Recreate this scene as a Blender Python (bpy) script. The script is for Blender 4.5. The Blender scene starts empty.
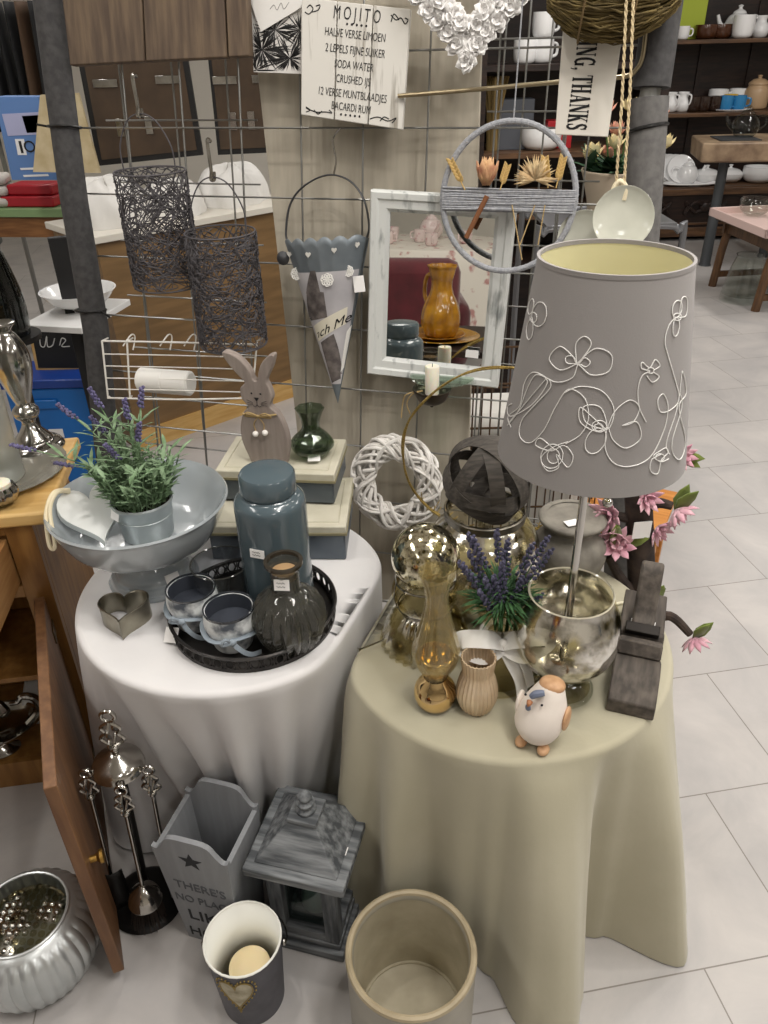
import bpy, bmesh, math, random
from mathutils import Vector, Matrix
PI = math.pi; R = math.radians
C = bpy.context.scene.collection
sc = bpy.context.scene
random.seed(7)
# ------------------------------------------------------------------ camera
FPX, PITCH, ROLL, CH = 770.0, R(31.5), R(-1.5), 1.65
FWD = Vector((0, math.cos(PITCH), -math.sin(PITCH)))
_r = Vector((1, 0, 0)); _u = _r.cross(FWD)
RT = math.cos(ROLL)*_r + math.sin(ROLL)*_u
UP = -math.sin(ROLL)*_r + math.cos(ROLL)*_u
CAM = Vector((0, 0, CH))
cd = bpy.data.cameras.new('camera'); cam = bpy.data.objects.new('camera', cd); C.objects.link(cam)
cam.matrix_world = Matrix(((RT.x, UP.x, -FWD.x, 0), (RT.y, UP.y, -FWD.y, 0), (RT.z, UP.z, -FWD.z, CH), (0, 0, 0, 1)))
cd.sensor_fit = 'VERTICAL'; cd.sensor_height = 36; cd.lens = FPX/1024*36; cd.clip_start = .02; cd.clip_end = 60
sc.camera = cam
def ray(x, y): return RT*((x-384)/FPX) + UP*((512-y)/FPX) + FWD
def onz(x, y, z):                      # the point of the photograph's pixel on a level plane
    d = ray(x, y); return CAM + d*((z-CH)/d.z)
def ony(x, y, Y):
    d = ray(x, y); return CAM + d*(Y/d.y)
def proj(p):
    v = Vector(p)-CAM; z = v.dot(FWD); return 384+FPX*v.dot(RT)/z, 512-FPX*v.dot(UP)/z
def zat(p, y):
    lo, hi = -1., 4.
    for _ in range(40):
        m = (lo+hi)/2
        if proj((p[0], p[1], m))[1] > y: lo = m
        else: hi = m
    return lo
# ------------------------------------------------------------------ materials
def lin(h):
    if not isinstance(h, str): return tuple(h)+(1,) if len(h) == 3 else h
    h = h.lstrip('#'); v = [int(h[i:i+2], 16)/255 for i in (0, 2, 4)]
    return tuple(c/12.92 if c <= .04045 else ((c+.055)/1.055)**2.4 for c in v)+(1,)
MATS = {}
def mat(name, col, rough=.6, metal=0, col2=None, scale=20, detail=4, stretch=None, bump=0, bscale=None, trans=0, ior=1.45, spec=.5,
        lo=.35, hi=.65, sheen=0, alpha=1, emit=None, sss=0, coat=0, mottle=None):
    if name in MATS: return MATS[name]
    m = bpy.data.materials.new(name); m.use_nodes = True; nt = m.node_tree; n = nt.nodes; l = nt.links
    b = n['Principled BSDF']; b.inputs['Base Color'].default_value = lin(col)
    b.inputs['Roughness'].default_value = rough; b.inputs['Metallic'].default_value = metal
    b.inputs['Transmission Weight'].default_value = trans; b.inputs['IOR'].default_value = ior
    b.inputs['Specular IOR Level'].default_value = spec; b.inputs['Coat Weight'].default_value = coat
    b.inputs['Sheen Weight'].default_value = sheen; b.inputs['Alpha'].default_value = alpha
    if sss:
        b.inputs['Subsurface Weight'].default_value = sss; b.inputs['Subsurface Radius'].default_value = (.02, .012, .006); b.inputs['Subsurface Scale'].default_value = .5
    if emit:
        b.inputs['Emission Color'].default_value = lin(emit[0]); b.inputs['Emission Strength'].default_value = emit[1]
    if col2 or bump or mottle:
        tc = n.new('ShaderNodeTexCoord'); mp = n.new('ShaderNodeMapping'); l.new(tc.outputs['Object'], mp.inputs['Vector'])
        if stretch: mp.inputs['Scale'].default_value = stretch
        nz = n.new('ShaderNodeTexNoise'); nz.inputs['Scale'].default_value = scale; nz.inputs['Detail'].default_value = detail
        l.new(mp.outputs['Vector'], nz.inputs['Vector'])
        if col2:
            rp = n.new('ShaderNodeValToRGB'); rp.color_ramp.elements[0].position = lo; rp.color_ramp.elements[1].position = hi
            rp.color_ramp.elements[0].color = lin(col); rp.color_ramp.elements[1].color = lin(col2)
            l.new(nz.outputs['Fac'], rp.inputs['Fac']); l.new(rp.outputs['Color'], b.inputs['Base Color'])
        if mottle:                     # (rough_lo, rough_hi)
            mr = n.new('ShaderNodeMapRange'); mr.inputs['To Min'].default_value = mottle[0]; mr.inputs['To Max'].default_value = mottle[1]
            mr.inputs['From Min'].default_value = .35; mr.inputs['From Max'].default_value = .65
            l.new(nz.outputs['Fac'], mr.inputs['Value']); l.new(mr.outputs['Result'], b.inputs['Roughness'])
        if bump:
            n2 = nz
            if bscale:
                n2 = n.new('ShaderNodeTexNoise'); n2.inputs['Scale'].default_value = bscale; n2.inputs['Detail'].default_value = 4
                l.new(mp.outputs['Vector'], n2.inputs['Vector'])
            bp = n.new('ShaderNodeBump'); bp.inputs['Strength'].default_value = bump; bp.inputs['Distance'].default_value = .004
            l.new(n2.outputs['Fac'], bp.inputs['Height']); l.new(bp.outputs['Normal'], b.inputs['Normal'])
    MATS[name] = m; return m
def mercury(name, silver, dark, clear=.25, scale=26, rough=.12):
    """silvered 'mercury' glass: a mirror coat with worn see-through speckles"""
    if name in MATS: return MATS[name]
    m = bpy.data.materials.new(name); m.use_nodes = True; nt = m.node_tree; n = nt.nodes; l = nt.links
    b = n['Principled BSDF']; b.inputs['Metallic'].default_value = 1; b.inputs['Roughness'].default_value = rough
    tc = n.new('ShaderNodeTexCoord'); nz = n.new('ShaderNodeTexNoise'); nz.inputs['Scale'].default_value = scale; nz.inputs['Detail'].default_value = 8
    nz.inputs['Roughness'].default_value = .7
    l.new(tc.outputs['Object'], nz.inputs['Vector'])
    rp = n.new('ShaderNodeValToRGB'); e = rp.color_ramp.elements; e[0].position = .36; e[0].color = lin(dark); e[1].position = .52; e[1].color = lin(silver)
    l.new(nz.outputs['Fac'], rp.inputs['Fac']); l.new(rp.outputs['Color'], b.inputs['Base Color'])
    g = n.new('ShaderNodeBsdfTransparent'); g.inputs['Color'].default_value = lin('#f4f1e6')
    n3 = n.new('ShaderNodeTexNoise'); n3.inputs['Scale'].default_value = scale*.55; n3.inputs['Detail'].default_value = 6
    l.new(tc.outputs['Object'], n3.inputs['Vector'])
    mr = n.new('ShaderNodeMapRange'); mr.inputs['From Min'].default_value = .62-clear*.5; mr.inputs['From Max'].default_value = .75-clear*.5
    l.new(n3.outputs['Fac'], mr.inputs['Value'])
    mx = n.new('ShaderNodeMixShader'); l.new(mr.outputs['Result'], mx.inputs['Fac']); l.new(b.outputs[0], mx.inputs[1]); l.new(g.outputs[0], mx.inputs[2])
    l.new(mx.outputs[0], n['Material Output'].inputs['Surface'])
    MATS[name] = m; return m
def wood(name, c1, c2, axis='z', scale=6, rough=.5, bump=.15, str_=9, planks=0):
    st = {'x': (1, str_, str_), 'y': (str_, 1, str_), 'z': (str_, str_, 1)}[axis]
    return mat(name, c1, rough, col2=c2, scale=scale, detail=8, stretch=st, bump=bump, lo=.38, hi=.66)
def glass(name, col='#ffffff', rough=.02, gloss=.9, haze=0, hcol='#8d8d88'):
    """thin-walled glass: see-through with a Fresnel mirror coat"""
    if name in MATS: return MATS[name]
    m = bpy.data.materials.new(name); m.use_nodes = True; nt = m.node_tree; n = nt.nodes; l = nt.links; n.remove(n['Principled BSDF'])
    tr = n.new('ShaderNodeBsdfTransparent'); tr.inputs['Color'].default_value = lin(col)
    gl = n.new('ShaderNodeBsdfGlossy'); gl.inputs['Roughness'].default_value = rough; gl.inputs['Color'].default_value = (gloss, gloss, gloss, 1)
    lw = n.new('ShaderNodeLayerWeight'); lw.inputs['Blend'].default_value = .5; pw = n.new('ShaderNodeMath'); pw.operation = 'POWER'; pw.inputs[1].default_value = 3.0; l.new(lw.outputs['Facing'], pw.inputs[0]); ad = n.new('ShaderNodeMath'); ad.operation = 'MULTIPLY_ADD'; ad.inputs[1].default_value = .6; ad.inputs[2].default_value = .045; l.new(pw.outputs[0], ad.inputs[0])
    mx = n.new('ShaderNodeMixShader'); l.new(ad.outputs[0], mx.inputs['Fac']); l.new(tr.outputs[0], mx.inputs[1]); l.new(gl.outputs[0], mx.inputs[2])
    out = mx.outputs[0]
    if haze:
        df = n.new('ShaderNodeBsdfDiffuse'); df.inputs['Color'].default_value = lin(hcol); m2 = n.new('ShaderNodeMixShader'); m2.inputs['Fac'].default_value = haze
        l.new(out, m2.inputs[1]); l.new(df.outputs[0], m2.inputs[2]); out = m2.outputs[0]
    l.new(out, n['Material Output'].inputs['Surface']); MATS[name] = m; return m
# ------------------------------------------------------------------ geometry
class M:
    def __init__(s): s.b = bmesh.new()
    def box(s, c, d, rot=None, taper=1):
        hx, hy, hz = d[0]/2, d[1]/2, d[2]/2; vs = []
        for z, k in ((-hz, 1), (hz, taper)):
            for x, y in ((-hx, -hy), (hx, -hy), (hx, hy), (-hx, hy)):
                p = Vector((x*k, y*k, z))
                if rot: p = rot @ p
                vs.append(s.b.verts.new(p+Vector(c)))
        for f in ((3, 2, 1, 0), (4, 5, 6, 7), (0, 1, 5, 4), (1, 2, 6, 5), (2, 3, 7, 6), (3, 0, 4, 7)): s.b.faces.new([vs[i] for i in f])
        return s
    def lathe(s, prof, seg=48, c=(0, 0, 0), rib=None, mtx=None, deform=None):
        c = Vector(c); rings = []
        for i, (r, z) in enumerate(prof):
            if r < 1e-5: pts = [(0, 0, z)]
            else:
                pts = []
                for k in range(seg):
                    a = 2*PI*k/seg; rr = r
                    if rib:
                        amp = rib[1](z) if callable(rib[1]) else rib[1]
                        rr = r*(1+amp*(abs(math.sin(rib[0]*a/2))-.6 if len(rib) > 2 else math.cos(rib[0]*a)))
                    pts.append((rr*math.cos(a), rr*math.sin(a), z))
            ring = []
            for p in pts:
                p = Vector(p)
                if deform: p = Vector(deform(p))
                if mtx: p = mtx @ p
                ring.append(s.b.verts.new(p+c))
            rings.append(ring)
        for A, B in zip(rings, rings[1:]):
            if len(A) == 1 and len(B) == 1: continue
            for k in range(seg):
                k2 = (k+1) % seg
                if len(A) == 1: s.b.faces.new((A[0], B[k2], B[k]))
                elif len(B) == 1: s.b.faces.new((A[k], A[k2], B[0]))
                else: s.b.faces.new((A[k], A[k2], B[k2], B[k]))
        return s
    def tube(s, pts, r=.003, seg=6, closed=False, flat=None):
        pts = [Vector(p) for p in pts]; n = len(pts); rad = r if callable(r) else (lambda t: r)
        if n < 2: return s
        rings = []; prev = None
        for i, p in enumerate(pts):
            a = pts[(i-1) % n] if (closed or i > 0) else p
            b = pts[(i+1) % n] if (closed or i < n-1) else p
            t = (b-a)
            if t.length < 1e-9: t = Vector((0, 0, 1))
            t.normalize()
            if prev is None:
                q = Vector((0, 0, 1)) if abs(t.z) < .9 else Vector((1, 0, 0)); u = t.cross(q).normalized()
            else:
                u = prev - t*prev.dot(t)
                u = u.normalized() if u.length > 1e-6 else t.orthogonal().normalized()
            prev = u; v = t.cross(u); rr = rad(i/(n-1)); f = flat or 1
            rings.append([s.b.verts.new(p+u*(rr*math.cos(2*PI*k/seg))+v*(rr*f*math.sin(2*PI*k/seg))) for k in range(seg)])
        m = n if closed else n-1
        for i in range(m):
            A, B = rings[i], rings[(i+1) % n]
            for k in range(seg): s.b.faces.new((A[k], A[(k+1) % seg], B[(k+1) % seg], B[k]))
        if not closed:
            s.b.faces.new(rings[0][::-1]); s.b.faces.new(rings[-1])
        return s
    def prism(s, pts, y0, y1, mtx=None):
        """outline in X-Z extruded along Y"""
        A = []; B = []
        for x, z in pts:
            a, b = Vector((x, y0, z)), Vector((x, y1, z))
            if mtx: a, b = mtx @ a, mtx @ b
            A.append(s.b.verts.new(a)); B.append(s.b.verts.new(b))
        n = len(pts); fs = [s.b.faces.new(A), s.b.faces.new(B[::-1])]
        for i in range(n): s.b.faces.new((A[i], B[i], B[(i+1) % n], A[(i+1) % n]))
        return s
    def sph(s, c, r, u=20, v=12, mtx=None):
        r = (r, r, r) if not hasattr(r, '__len__') else r
        pr = [(math.sin(PI*i/v) if 0 < i < v else 0, -math.cos(PI*i/v)) for i in range(v+1)]
        sm = Matrix.Diagonal((r[0], r[1], r[2])).to_3x3()
        return s.lathe(pr, u, c, mtx=(mtx @ sm) if mtx else sm)
    def grid(s, fn, nu, nv, cu=False, cv=False):
        V = [[s.b.verts.new(fn(i/(nu if cu else nu-1), j/(nv if cv else nv-1))) for j in range(nv)] for i in range(nu)]
        for i in range(nu if cu else nu-1):
            for j in range(nv if cv else nv-1):
                s.b.faces.new((V[i][j], V[(i+1) % nu][j], V[(i+1) % nu][(j+1) % nv], V[i][(j+1) % nv]))
        return s
    def leaf(s, p, d, w, l, n=(0, 0, 1), curl=.2, th=.0006):
        """a pointed leaf with some thickness"""
        p, d, n = Vector(p), Vector(d).normalized(), Vector(n); t = d.cross(n)
        t = t.normalized() if t.length > 1e-5 else d.orthogonal().normalized(); n = t.cross(d).normalized()
        c = []
        for f, k in ((0, .25), (.35, 1), (.7, .75), (1, 0)):
            q = p+d*(l*f)+n*(curl*l*f*f)
            if k: c.append((s.b.verts.new(q-t*(w/2*k)), s.b.verts.new(q+n*(-w*.12)), s.b.verts.new(q+t*(w/2*k))))
            else: c.append((s.b.verts.new(q),))
        for A, B in zip(c, c[1:]):
            if len(B) == 3: s.b.faces.new((A[0], A[1], B[1], B[0])); s.b.faces.new((A[1], A[2], B[2], B[1]))
            else: s.b.faces.new((A[0], A[1], B[0])); s.b.faces.new((A[1], A[2], B[0]))
        return s
    def build(s, name, m, parent=None, sharp=35, bevel=0, sub=0, flat=False, solid=0):
        bmesh.ops.recalc_face_normals(s.b, faces=s.b.faces)
        me = bpy.data.meshes.new(name); s.b.to_mesh(me); s.b.free()
        for p in me.polygons: p.use_smooth = not flat
        if not flat: me.set_sharp_from_angle(angle=R(sharp))
        o = bpy.data.objects.new(name, me); C.objects.link(o)
        if m: me.materials.append(m)
        if parent: o.parent = parent
        if solid:
            k = o.modifiers.new('solid', 'SOLIDIFY'); k.thickness = solid; k.offset = 0
        if bevel:
            k = o.modifiers.new('bevel', 'BEVEL'); k.width = bevel; k.segments = 2; k.limit_method = 'ANGLE'; k.angle_limit = R(40)
        if sub:
            k = o.modifiers.new('sub', 'SUBSURF'); k.levels = sub; k.render_levels = sub
        return o
def thing(name, label, cat, loc=(0, 0, 0), rz=0, group=None, mtx=None):
    o = bpy.data.objects.new(name, None); C.objects.link(o); o.empty_display_size = .03
    if mtx is not None: o.matrix_world = mtx
    else: o.location = loc; o.rotation_euler = (0, 0, rz)
    o['label'] = label; o['category'] = cat
    if group: o['group'] = group
    return o
def tag(o, label, cat, group=None, loc=None, rz=None, mtx=None, kind=None):
    o['label'] = label; o['category'] = cat
    if group: o['group'] = group
    if kind: o['kind'] = kind
    if loc is not None: o.location = loc
    if rz is not None: o.rotation_euler = (0, 0, rz)
    if mtx is not None: o.matrix_world = mtx
    return o
def struct(name, m_, mt, **k):
    o = m_.build(name, mt, **k); o['kind'] = 'structure'; return o
def dup(root, loc=None, rz=None, label=None, group=None, mtx=None, scale=None):
    r = root.copy(); C.objects.link(r)
    if mtx is not None: r.matrix_world = mtx
    if loc is not None: r.location = loc
    if rz is not None: r.rotation_euler = (0, 0, rz)
    if scale: r.scale = (scale,)*3 if not hasattr(scale, '__len__') else scale
    if label: r['label'] = label
    if group: r['group'] = group
    for ch in list(root.children):
        c = ch.copy(); C.objects.link(c); c.parent = r
        for g in list(ch.children):
            d = g.copy(); C.objects.link(d); d.parent = c
    return r
def cr(pts, n=8, closed=False):
    """Catmull-Rom through points (any dimension)"""
    P = [Vector(p) for p in pts]; out = []; N = len(P)
    for i in range(N if closed else N-1):
        a, b, c, d = (P[(i-1) % N], P[i], P[(i+1) % N], P[(i+2) % N]) if closed else (P[max(i-1, 0)], P[i], P[i+1], P[min(i+2, N-1)])
        for k in range(n):
            t = k/n; out.append(.5*((2*b)+(c-a)*t+(2*a-5*b+4*c-d)*t*t+(3*b-a-3*c+d)*t**3))
    if not closed: out.append(P[-1])
    return out
def prof(pts, n=6): return [(max(p.x, 0), p.y) for p in cr([(a, b) for a, b in pts], n)]
def shell(outer, t=.003, bottom=None):
    """closed glass wall: outer profile (bottom to top, from the axis), then the inside back down"""
    ins = [(max(r-t, 0), z) for r, z in outer if r > t*1.5]
    bz = (bottom if bottom is not None else outer[0][1]+t*1.5)
    ins = [(r, z) for r, z in ins if z > bz]
    o = list(outer)
    if o[0][0] > 0: o = [(0, o[0][1])]+o
    return o + ins[::-1] + [(0, bz)]
def text(s, size, m_, parent, loc, sx=1, name='lettering', align='CENTER', ext=.0006, rot=None, offset=0, spacing=1):
    cu = bpy.data.curves.new('t', 'FONT'); cu.body = s; cu.size = size; cu.align_x = align; cu.align_y = 'CENTER'; cu.extrude = ext; cu.offset = offset; cu.space_character = spacing
    cu.resolution_u = 3
    t = bpy.data.objects.new('t', cu); C.objects.link(t); dg = bpy.context.evaluated_depsgraph_get(); dg.update()
    me = bpy.data.meshes.new_from_object(t.evaluated_get(dg)); bpy.data.objects.remove(t)
    rm = (rot or Matrix.Rotation(PI/2, 4, 'X'))
    me.transform(Matrix.Translation(loc) @ rm @ Matrix.Diagonal((sx, 1, 1, 1)))
    me.name = name; me.materials.clear(); me.materials.append(m_)
    o = bpy.data.objects.new(name, me); C.objects.link(o); o.parent = parent
    return o
def rz3(a): return Matrix.Rotation(a, 3, 'Z')
def rx3(a): return Matrix.Rotation(a, 3, 'X')
def ry3(a): return Matrix.Rotation(a, 3, 'Y')
def circ(r, z=0, n=32, a0=0, a1=2*PI, close=False): return [(r*math.cos(a0+(a1-a0)*k/(n if not close else n-1)), r*math.sin(a0+(a1-a0)*k/(n if not close else n-1)), z) for k in range(n)]
# ------------------------------------------------------------------ shared materials
TAG = mat('price_tag_paper', '#f2f0ee', .6)
SILVER = mat('polished_silver', '#c9c7c2', .14, 1, col2='#8d8a85', scale=9)
STEEL = mat('wire_steel', '#8f8f8c', .35, .9)
DARKWOOD = wood('dark_wood', '#1d1310', '#31211a', 'x', rough=.45)
CLEAR = glass('clear_glass', '#f4f6f4')
WHITE_CH = mat('white_china', '#eeeeee', .15, coat=.5)
BLACK = mat('black_metal', '#161514', .4, .3)
CANDLE = mat('candle_wax', '#efe9d6', .5, sss=.4)
INK = mat('black_ink', '#1a1a1c', .7)
# ------------------------------------------------------------------ the display grid's plane (it leans back)
GN = Vector((.27, 1, -.176)).normalized(); GP = Vector((0, 1.85, 1.2))
GX = Vector((1, -.27, 0)).normalized(); GU = GX.cross(GN)
YAW = math.atan2(GX.y, GX.x)
def onG(x, y, off=0):
    P = GP-GN*off; d = ray(x, y); return CAM + d*((P-CAM).dot(GN)/d.dot(GN))
def gm(p, roll=0):
    m = Matrix(((GX.x, GN.x, GU.x, p[0]), (GX.y, GN.y, GU.y, p[1]), (GX.z, GN.z, GU.z, p[2]), (0, 0, 0, 1)))
    return m @ Matrix.Rotation(roll, 4, 'Y')
def ym(p, roll=0): return Matrix.Translation(p) @ Matrix.Rotation(YAW, 4, 'Z') @ Matrix.Rotation(roll, 4, 'Y')
# ------------------------------------------------------------------ setting
def floor_mat():
    m = bpy.data.materials.new('floor_tiles'); m.use_nodes = True; nt = m.node_tree; n = nt.nodes; l = nt.links; b = n['Principled BSDF']
    tc = n.new('ShaderNodeTexCoord'); mp = n.new('ShaderNodeMapping'); mp.vector_type = 'POINT'; mp.inputs['Rotation'].default_value = (0, 0, -R(8.9))
    l.new(tc.outputs['Object'], mp.inputs['Vector'])
    sx = n.new('ShaderNodeSeparateXYZ'); l.new(mp.outputs['Vector'], sx.inputs[0])
    def mth(op, a, b_=0, c=None):
        k = n.new('ShaderNodeMath'); k.operation = op
        for i, v in enumerate((a, b_, c)):
            if v is None: continue
            if isinstance(v, (int, float)): k.inputs[i].default_value = v
            else: l.new(v, k.inputs[i])
        return k.outputs[0]
    yy = mth('DIVIDE', mth('SUBTRACT', sx.outputs['Y'], .746), .3985)
    row = mth('FLOOR', yy); fy = mth('SUBTRACT', yy, row)
    xx = mth('DIVIDE', mth('SUBTRACT', sx.outputs['X'], mth('MULTIPLY_ADD', row, .226, .197)), .79)
    col = mth('FLOOR', xx); fx = mth('SUBTRACT', xx, col)
    gy = mth('MULTIPLY', mth('MINIMUM', fy, mth('SUBTRACT', 1, fy)), .3985)
    gx = mth('MULTIPLY', mth('MINIMUM', fx, mth('SUBTRACT', 1, fx)), .79)
    g = mth('LESS_THAN', mth('MINIMUM', gx, gy), .0016)
    cb = n.new('ShaderNodeCombineXYZ'); l.new(row, cb.inputs[0]); l.new(col, cb.inputs[1])
    wn = n.new('ShaderNodeTexWhiteNoise'); l.new(cb.outputs[0], wn.inputs['Vector'])
    nz = n.new('ShaderNodeTexNoise'); nz.inputs['Scale'].default_value = 3.2; nz.inputs['Detail'].default_value = 7; nz.inputs['Roughness'].default_value = .62; nz.inputs['Distortion'].default_value = .6
    l.new(mp.outputs['Vector'], nz.inputs['Vector'])
    f = mth('ADD', nz.outputs['Fac'], mth('MULTIPLY', mth('SUBTRACT', wn.outputs['Value'], .5), .10))
    rp = n.new('ShaderNodeValToRGB'); e = rp.color_ramp.elements; e[0].position = .3; e[0].color = lin('#a5a2a1'); e[1].position = .7; e[1].color = lin('#bdb8b4')
    l.new(f, rp.inputs['Fac'])
    mx = n.new('ShaderNodeMixRGB'); l.new(g, mx.inputs['Fac']); l.new(rp.outputs['Color'], mx.inputs[1]); mx.inputs[2].default_value = lin('#7f7973')
    l.new(mx.outputs[0], b.inputs['Base Color']); b.inputs['Roughness'].default_value = .42
    return m
struct('floor', M().box((1.5, 3, -.05), (13, 17, .1)), floor_mat(), flat=True)
WALL = mat('wall_paint', '#dcd7cd', .8)
struct('wall_back', M().box((1.5, 9.05, 1.5), (13, .1, 3.0)), WALL, flat=True)
struct('wall_left', M().box((-4.55, 3, 1.5), (.1, 12, 3.0)), WALL, flat=True)
struct('wall_right', M().box((7.55, 3, 1.5), (.1, 12, 3.0)), WALL, flat=True)
struct('wall_front', M().box((1.5, -4.05, 1.5), (13, .1, 3.0)), WALL, flat=True)
struct('ceiling', M().box((1.5, 2.5, 3.02), (13, 14, .04)), mat('ceiling_white', '#e4e1da', .9), flat=True)
# ------------------------------------------------------------------ light
def area(x, y, w, h, e, col=(1, .95, .88), z=2.93):
    ld = bpy.data.lights.new('ceiling_lamp', 'AREA'); ld.shape = 'RECTANGLE'; ld.size = w; ld.size_y = h; ld.energy = e; ld.color = col
    o = bpy.data.objects.new('ceiling_lamp', ld); C.objects.link(o); o.location = (x, y, z)
for y, ky in ((-1.6, .62), (.7, 1.1), (3.0, 1.0), (5.4, 1.0)):
    for x, kx in ((-1.9, .72), (.75, 1.0), (3.4, 1.3)):
        area(x, y, .3, 1.2, 16*kx*ky, (1, .97, .93))
for x, y in ((.35, .55), (1.3, 1.3), (-.5, 1.3), (.9, .0), (1.6, 2.2)):
    area(x, y, .09, .09, 4.5, (1, .95, .88))
w = bpy.data.worlds.new('world'); sc.world = w; w.use_nodes = True
w.node_tree.nodes['Background'].inputs['Color'].default_value = (.92, .95, 1, 1); w.node_tree.nodes['Background'].inputs['Strength'].default_value = .07
sc.view_settings.view_transform = 'Standard'; sc.view_settings.look = 'None'; sc.view_settings.gamma = 1; sc.view_settings.use_curve_mapping = False
sc.view_settings.exposure = .70
try:
    sc.cycles.use_denoising = True; sc.cycles.max_bounces = 14; sc.cycles.transmission_bounces = 12; sc.cycles.transparent_max_bounces = 16
    sc.cycles.sample_clamp_indirect = 6; sc.cycles.caustics_refractive = True; sc.cycles.caustics_reflective = False
except Exception: pass
# ------------------------------------------------------------------ tables and cloths
ZW, ZB = .66, .60
WC, WR = Vector((-.326, 1.334)), .328
BC, BR = Vector((.238, 1.224)), .338
LA, LB = Vector((.006, 1.379)), Vector((-.128, 1.037))        # where the two cloths meet
LD = (LA-LB).normalized(); LN = Vector((LD.y, -LD.x))             # LN points to the beige side
def cloth(name, c, rad, z, side, gap, hem, zhem, m, wr, seg=260, seed=1, pleats=()):
    rng = random.Random(seed)
    ph = [rng.uniform(0, 6.28) for _ in range(8)]
    keys = sorted(hem)
    def h(deg):
        deg = (deg+180) % 360-180
        ks = keys+[keys[0]+360]
        if deg < keys[0]: deg += 360
        for a, b in zip(ks, ks[1:]):
            if a <= deg <= b:
                t = (deg-a)/(b-a); t = t*t*(3-2*t); return hem[a]*(1-t)+hem[b if b in hem else b-360]*t
    s0 = side*((c-LB).dot(LN))-gap                                # distance from centre to the cut
    def rho(a):
        d = Vector((math.cos(a), math.sin(a))); k = -side*d.dot(LN)
        if k > .05:
            q = s0/k; p = 22
            return (rad**-p+q**-p)**(-1/p), 1 if q < rad else 0
        return rad, 0
    b = M(); rings = []
    def ring(fn): rings.append([b.b.verts.new(fn(2*PI*k/seg)) for k in range(seg)])
    for f in (.3, .6, .85, .96):
        ring(lambda a: Vector((c.x+math.cos(a)*rho(a)[0]*f, c.y+math.sin(a)*rho(a)[0]*f, z)))
    for k in range(4):
        q = PI/2*k/3
        ring(lambda a: Vector((c.x+math.cos(a)*(rho(a)[0]-.012*(1-math.sin(q))), c.y+math.sin(a)*(rho(a)[0]-.012*(1-math.sin(q))), z-.012*(1-math.cos(q)))))
    NV = 26
    for j in range(1, NV+1):
        t = j/NV
        def fn(a):
            r, cut = rho(a); deg = math.degrees(a)
            off = h(deg)*t**wr+sum(am*math.exp(-(((deg-dg+180) % 360-180)/wd)**2) for dg, wd, am in pleats)*min(1, t*2.2)**.8
            off += .006*math.sin(9*a+ph[0]+2*t)*t+.003*math.sin(23*a+ph[1]-3*t)*t+.002*math.sin(41*a+ph[2])*t
            off += .004*math.sin(5*a+7*t+ph[3])*t*(1-t)
            x, y = c.x+math.cos(a)*(r+off), c.y+math.sin(a)*(r+off)
            d = side*((Vector((x, y))-LB).dot(LN))                # keep to its own side of the seam while the tops overlap it
            lim = gap-(.0 if t < .12 else 0)
            if (Vector((x, y))-LB).dot(LD) > -.02 and d < lim:
                e = (lim-d)*side; x += LN.x*e; y += LN.y*e
            zh = zhem(deg); return Vector((x, y, (z-.012)*(1-t)+zh*t))
        ring(fn)
    cen = b.b.verts.new((c.x, c.y, z))
    for k in range(seg): b.b.faces.new((cen, rings[0][k], rings[0][(k+1) % seg]))
    for A, B in zip(rings, rings[1:]):
        for k in range(seg): b.b.faces.new((A[k], B[k], B[(k+1) % seg], A[(k+1) % seg]))
    return b.build(name, m, sharp=180)
def fabric(name, c1, c2):
    m = mat(name, c1, .85, col2=c2, scale=5, bump=.12, bscale=60, sheen=.2); return m
hemW = {-172: .02, -158: .05, -146: .0, -140: -.06, -131: -.165, -123: -.15, -114: -.195, -105: -.165, -96: -.20, -88: -.15, -79: -.19, -70: -.145, -60: -.18, -48: -.14, -36: -.10, -20: -.02, 0: 0, 40: .0, 90: .0, 120: .02, 150: .03}
wc = cloth('white_tablecloth', WC, WR, ZW, -1, .004, hemW, lambda d: .012, fabric('white_cloth', '#e2e0df', '#dad8d8'), .95, seed=3, pleats=((-122, 6, .016), (-112, 4, -.012), (-101, 5, .014), (-92, 4, -.016), (-84, 5, .018), (-75, 4, -.014), (-66, 5, .016), (-150, 7, .014)))
tag(wc, 'white cloth draped over the round table on the left', 'tablecloth')
hemB = {-178: .13, -166: .12, -155: .06, -146: .055, -137: .03, -128: .05, -120: -.005, -112: -.01, -105: .0, -97: .06, -88: .15, -79: .155, -73: .11, -65: .015, -56: .03, -45: .155, -32: .13, -18: .04, 0: .03, 20: .03, 50: -.02, 90: -.03, 120: -.02, 150: .0}
bc = cloth('beige_tablecloth', BC, BR, ZB, 1, .008, hemB, lambda d: .004+.05*math.exp(-((d+104)/9)**2)+.035*math.exp(-((d+62)/7)**2), fabric('beige_cloth', '#b4ae98', '#aca68f'), .8, seed=5, pleats=((-152, 6, .022), (-142, 5, -.018), (-131, 5, .02), (-119, 5, -.012), (-110, 5, .006), (-97, 5, -.02), (-83, 7, .022), (-64, 6, -.03), (-45, 7, .024), (-25, 6, -.012)))
tag(bc, 'sage beige cloth draped over the round table on the right', 'tablecloth')
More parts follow.
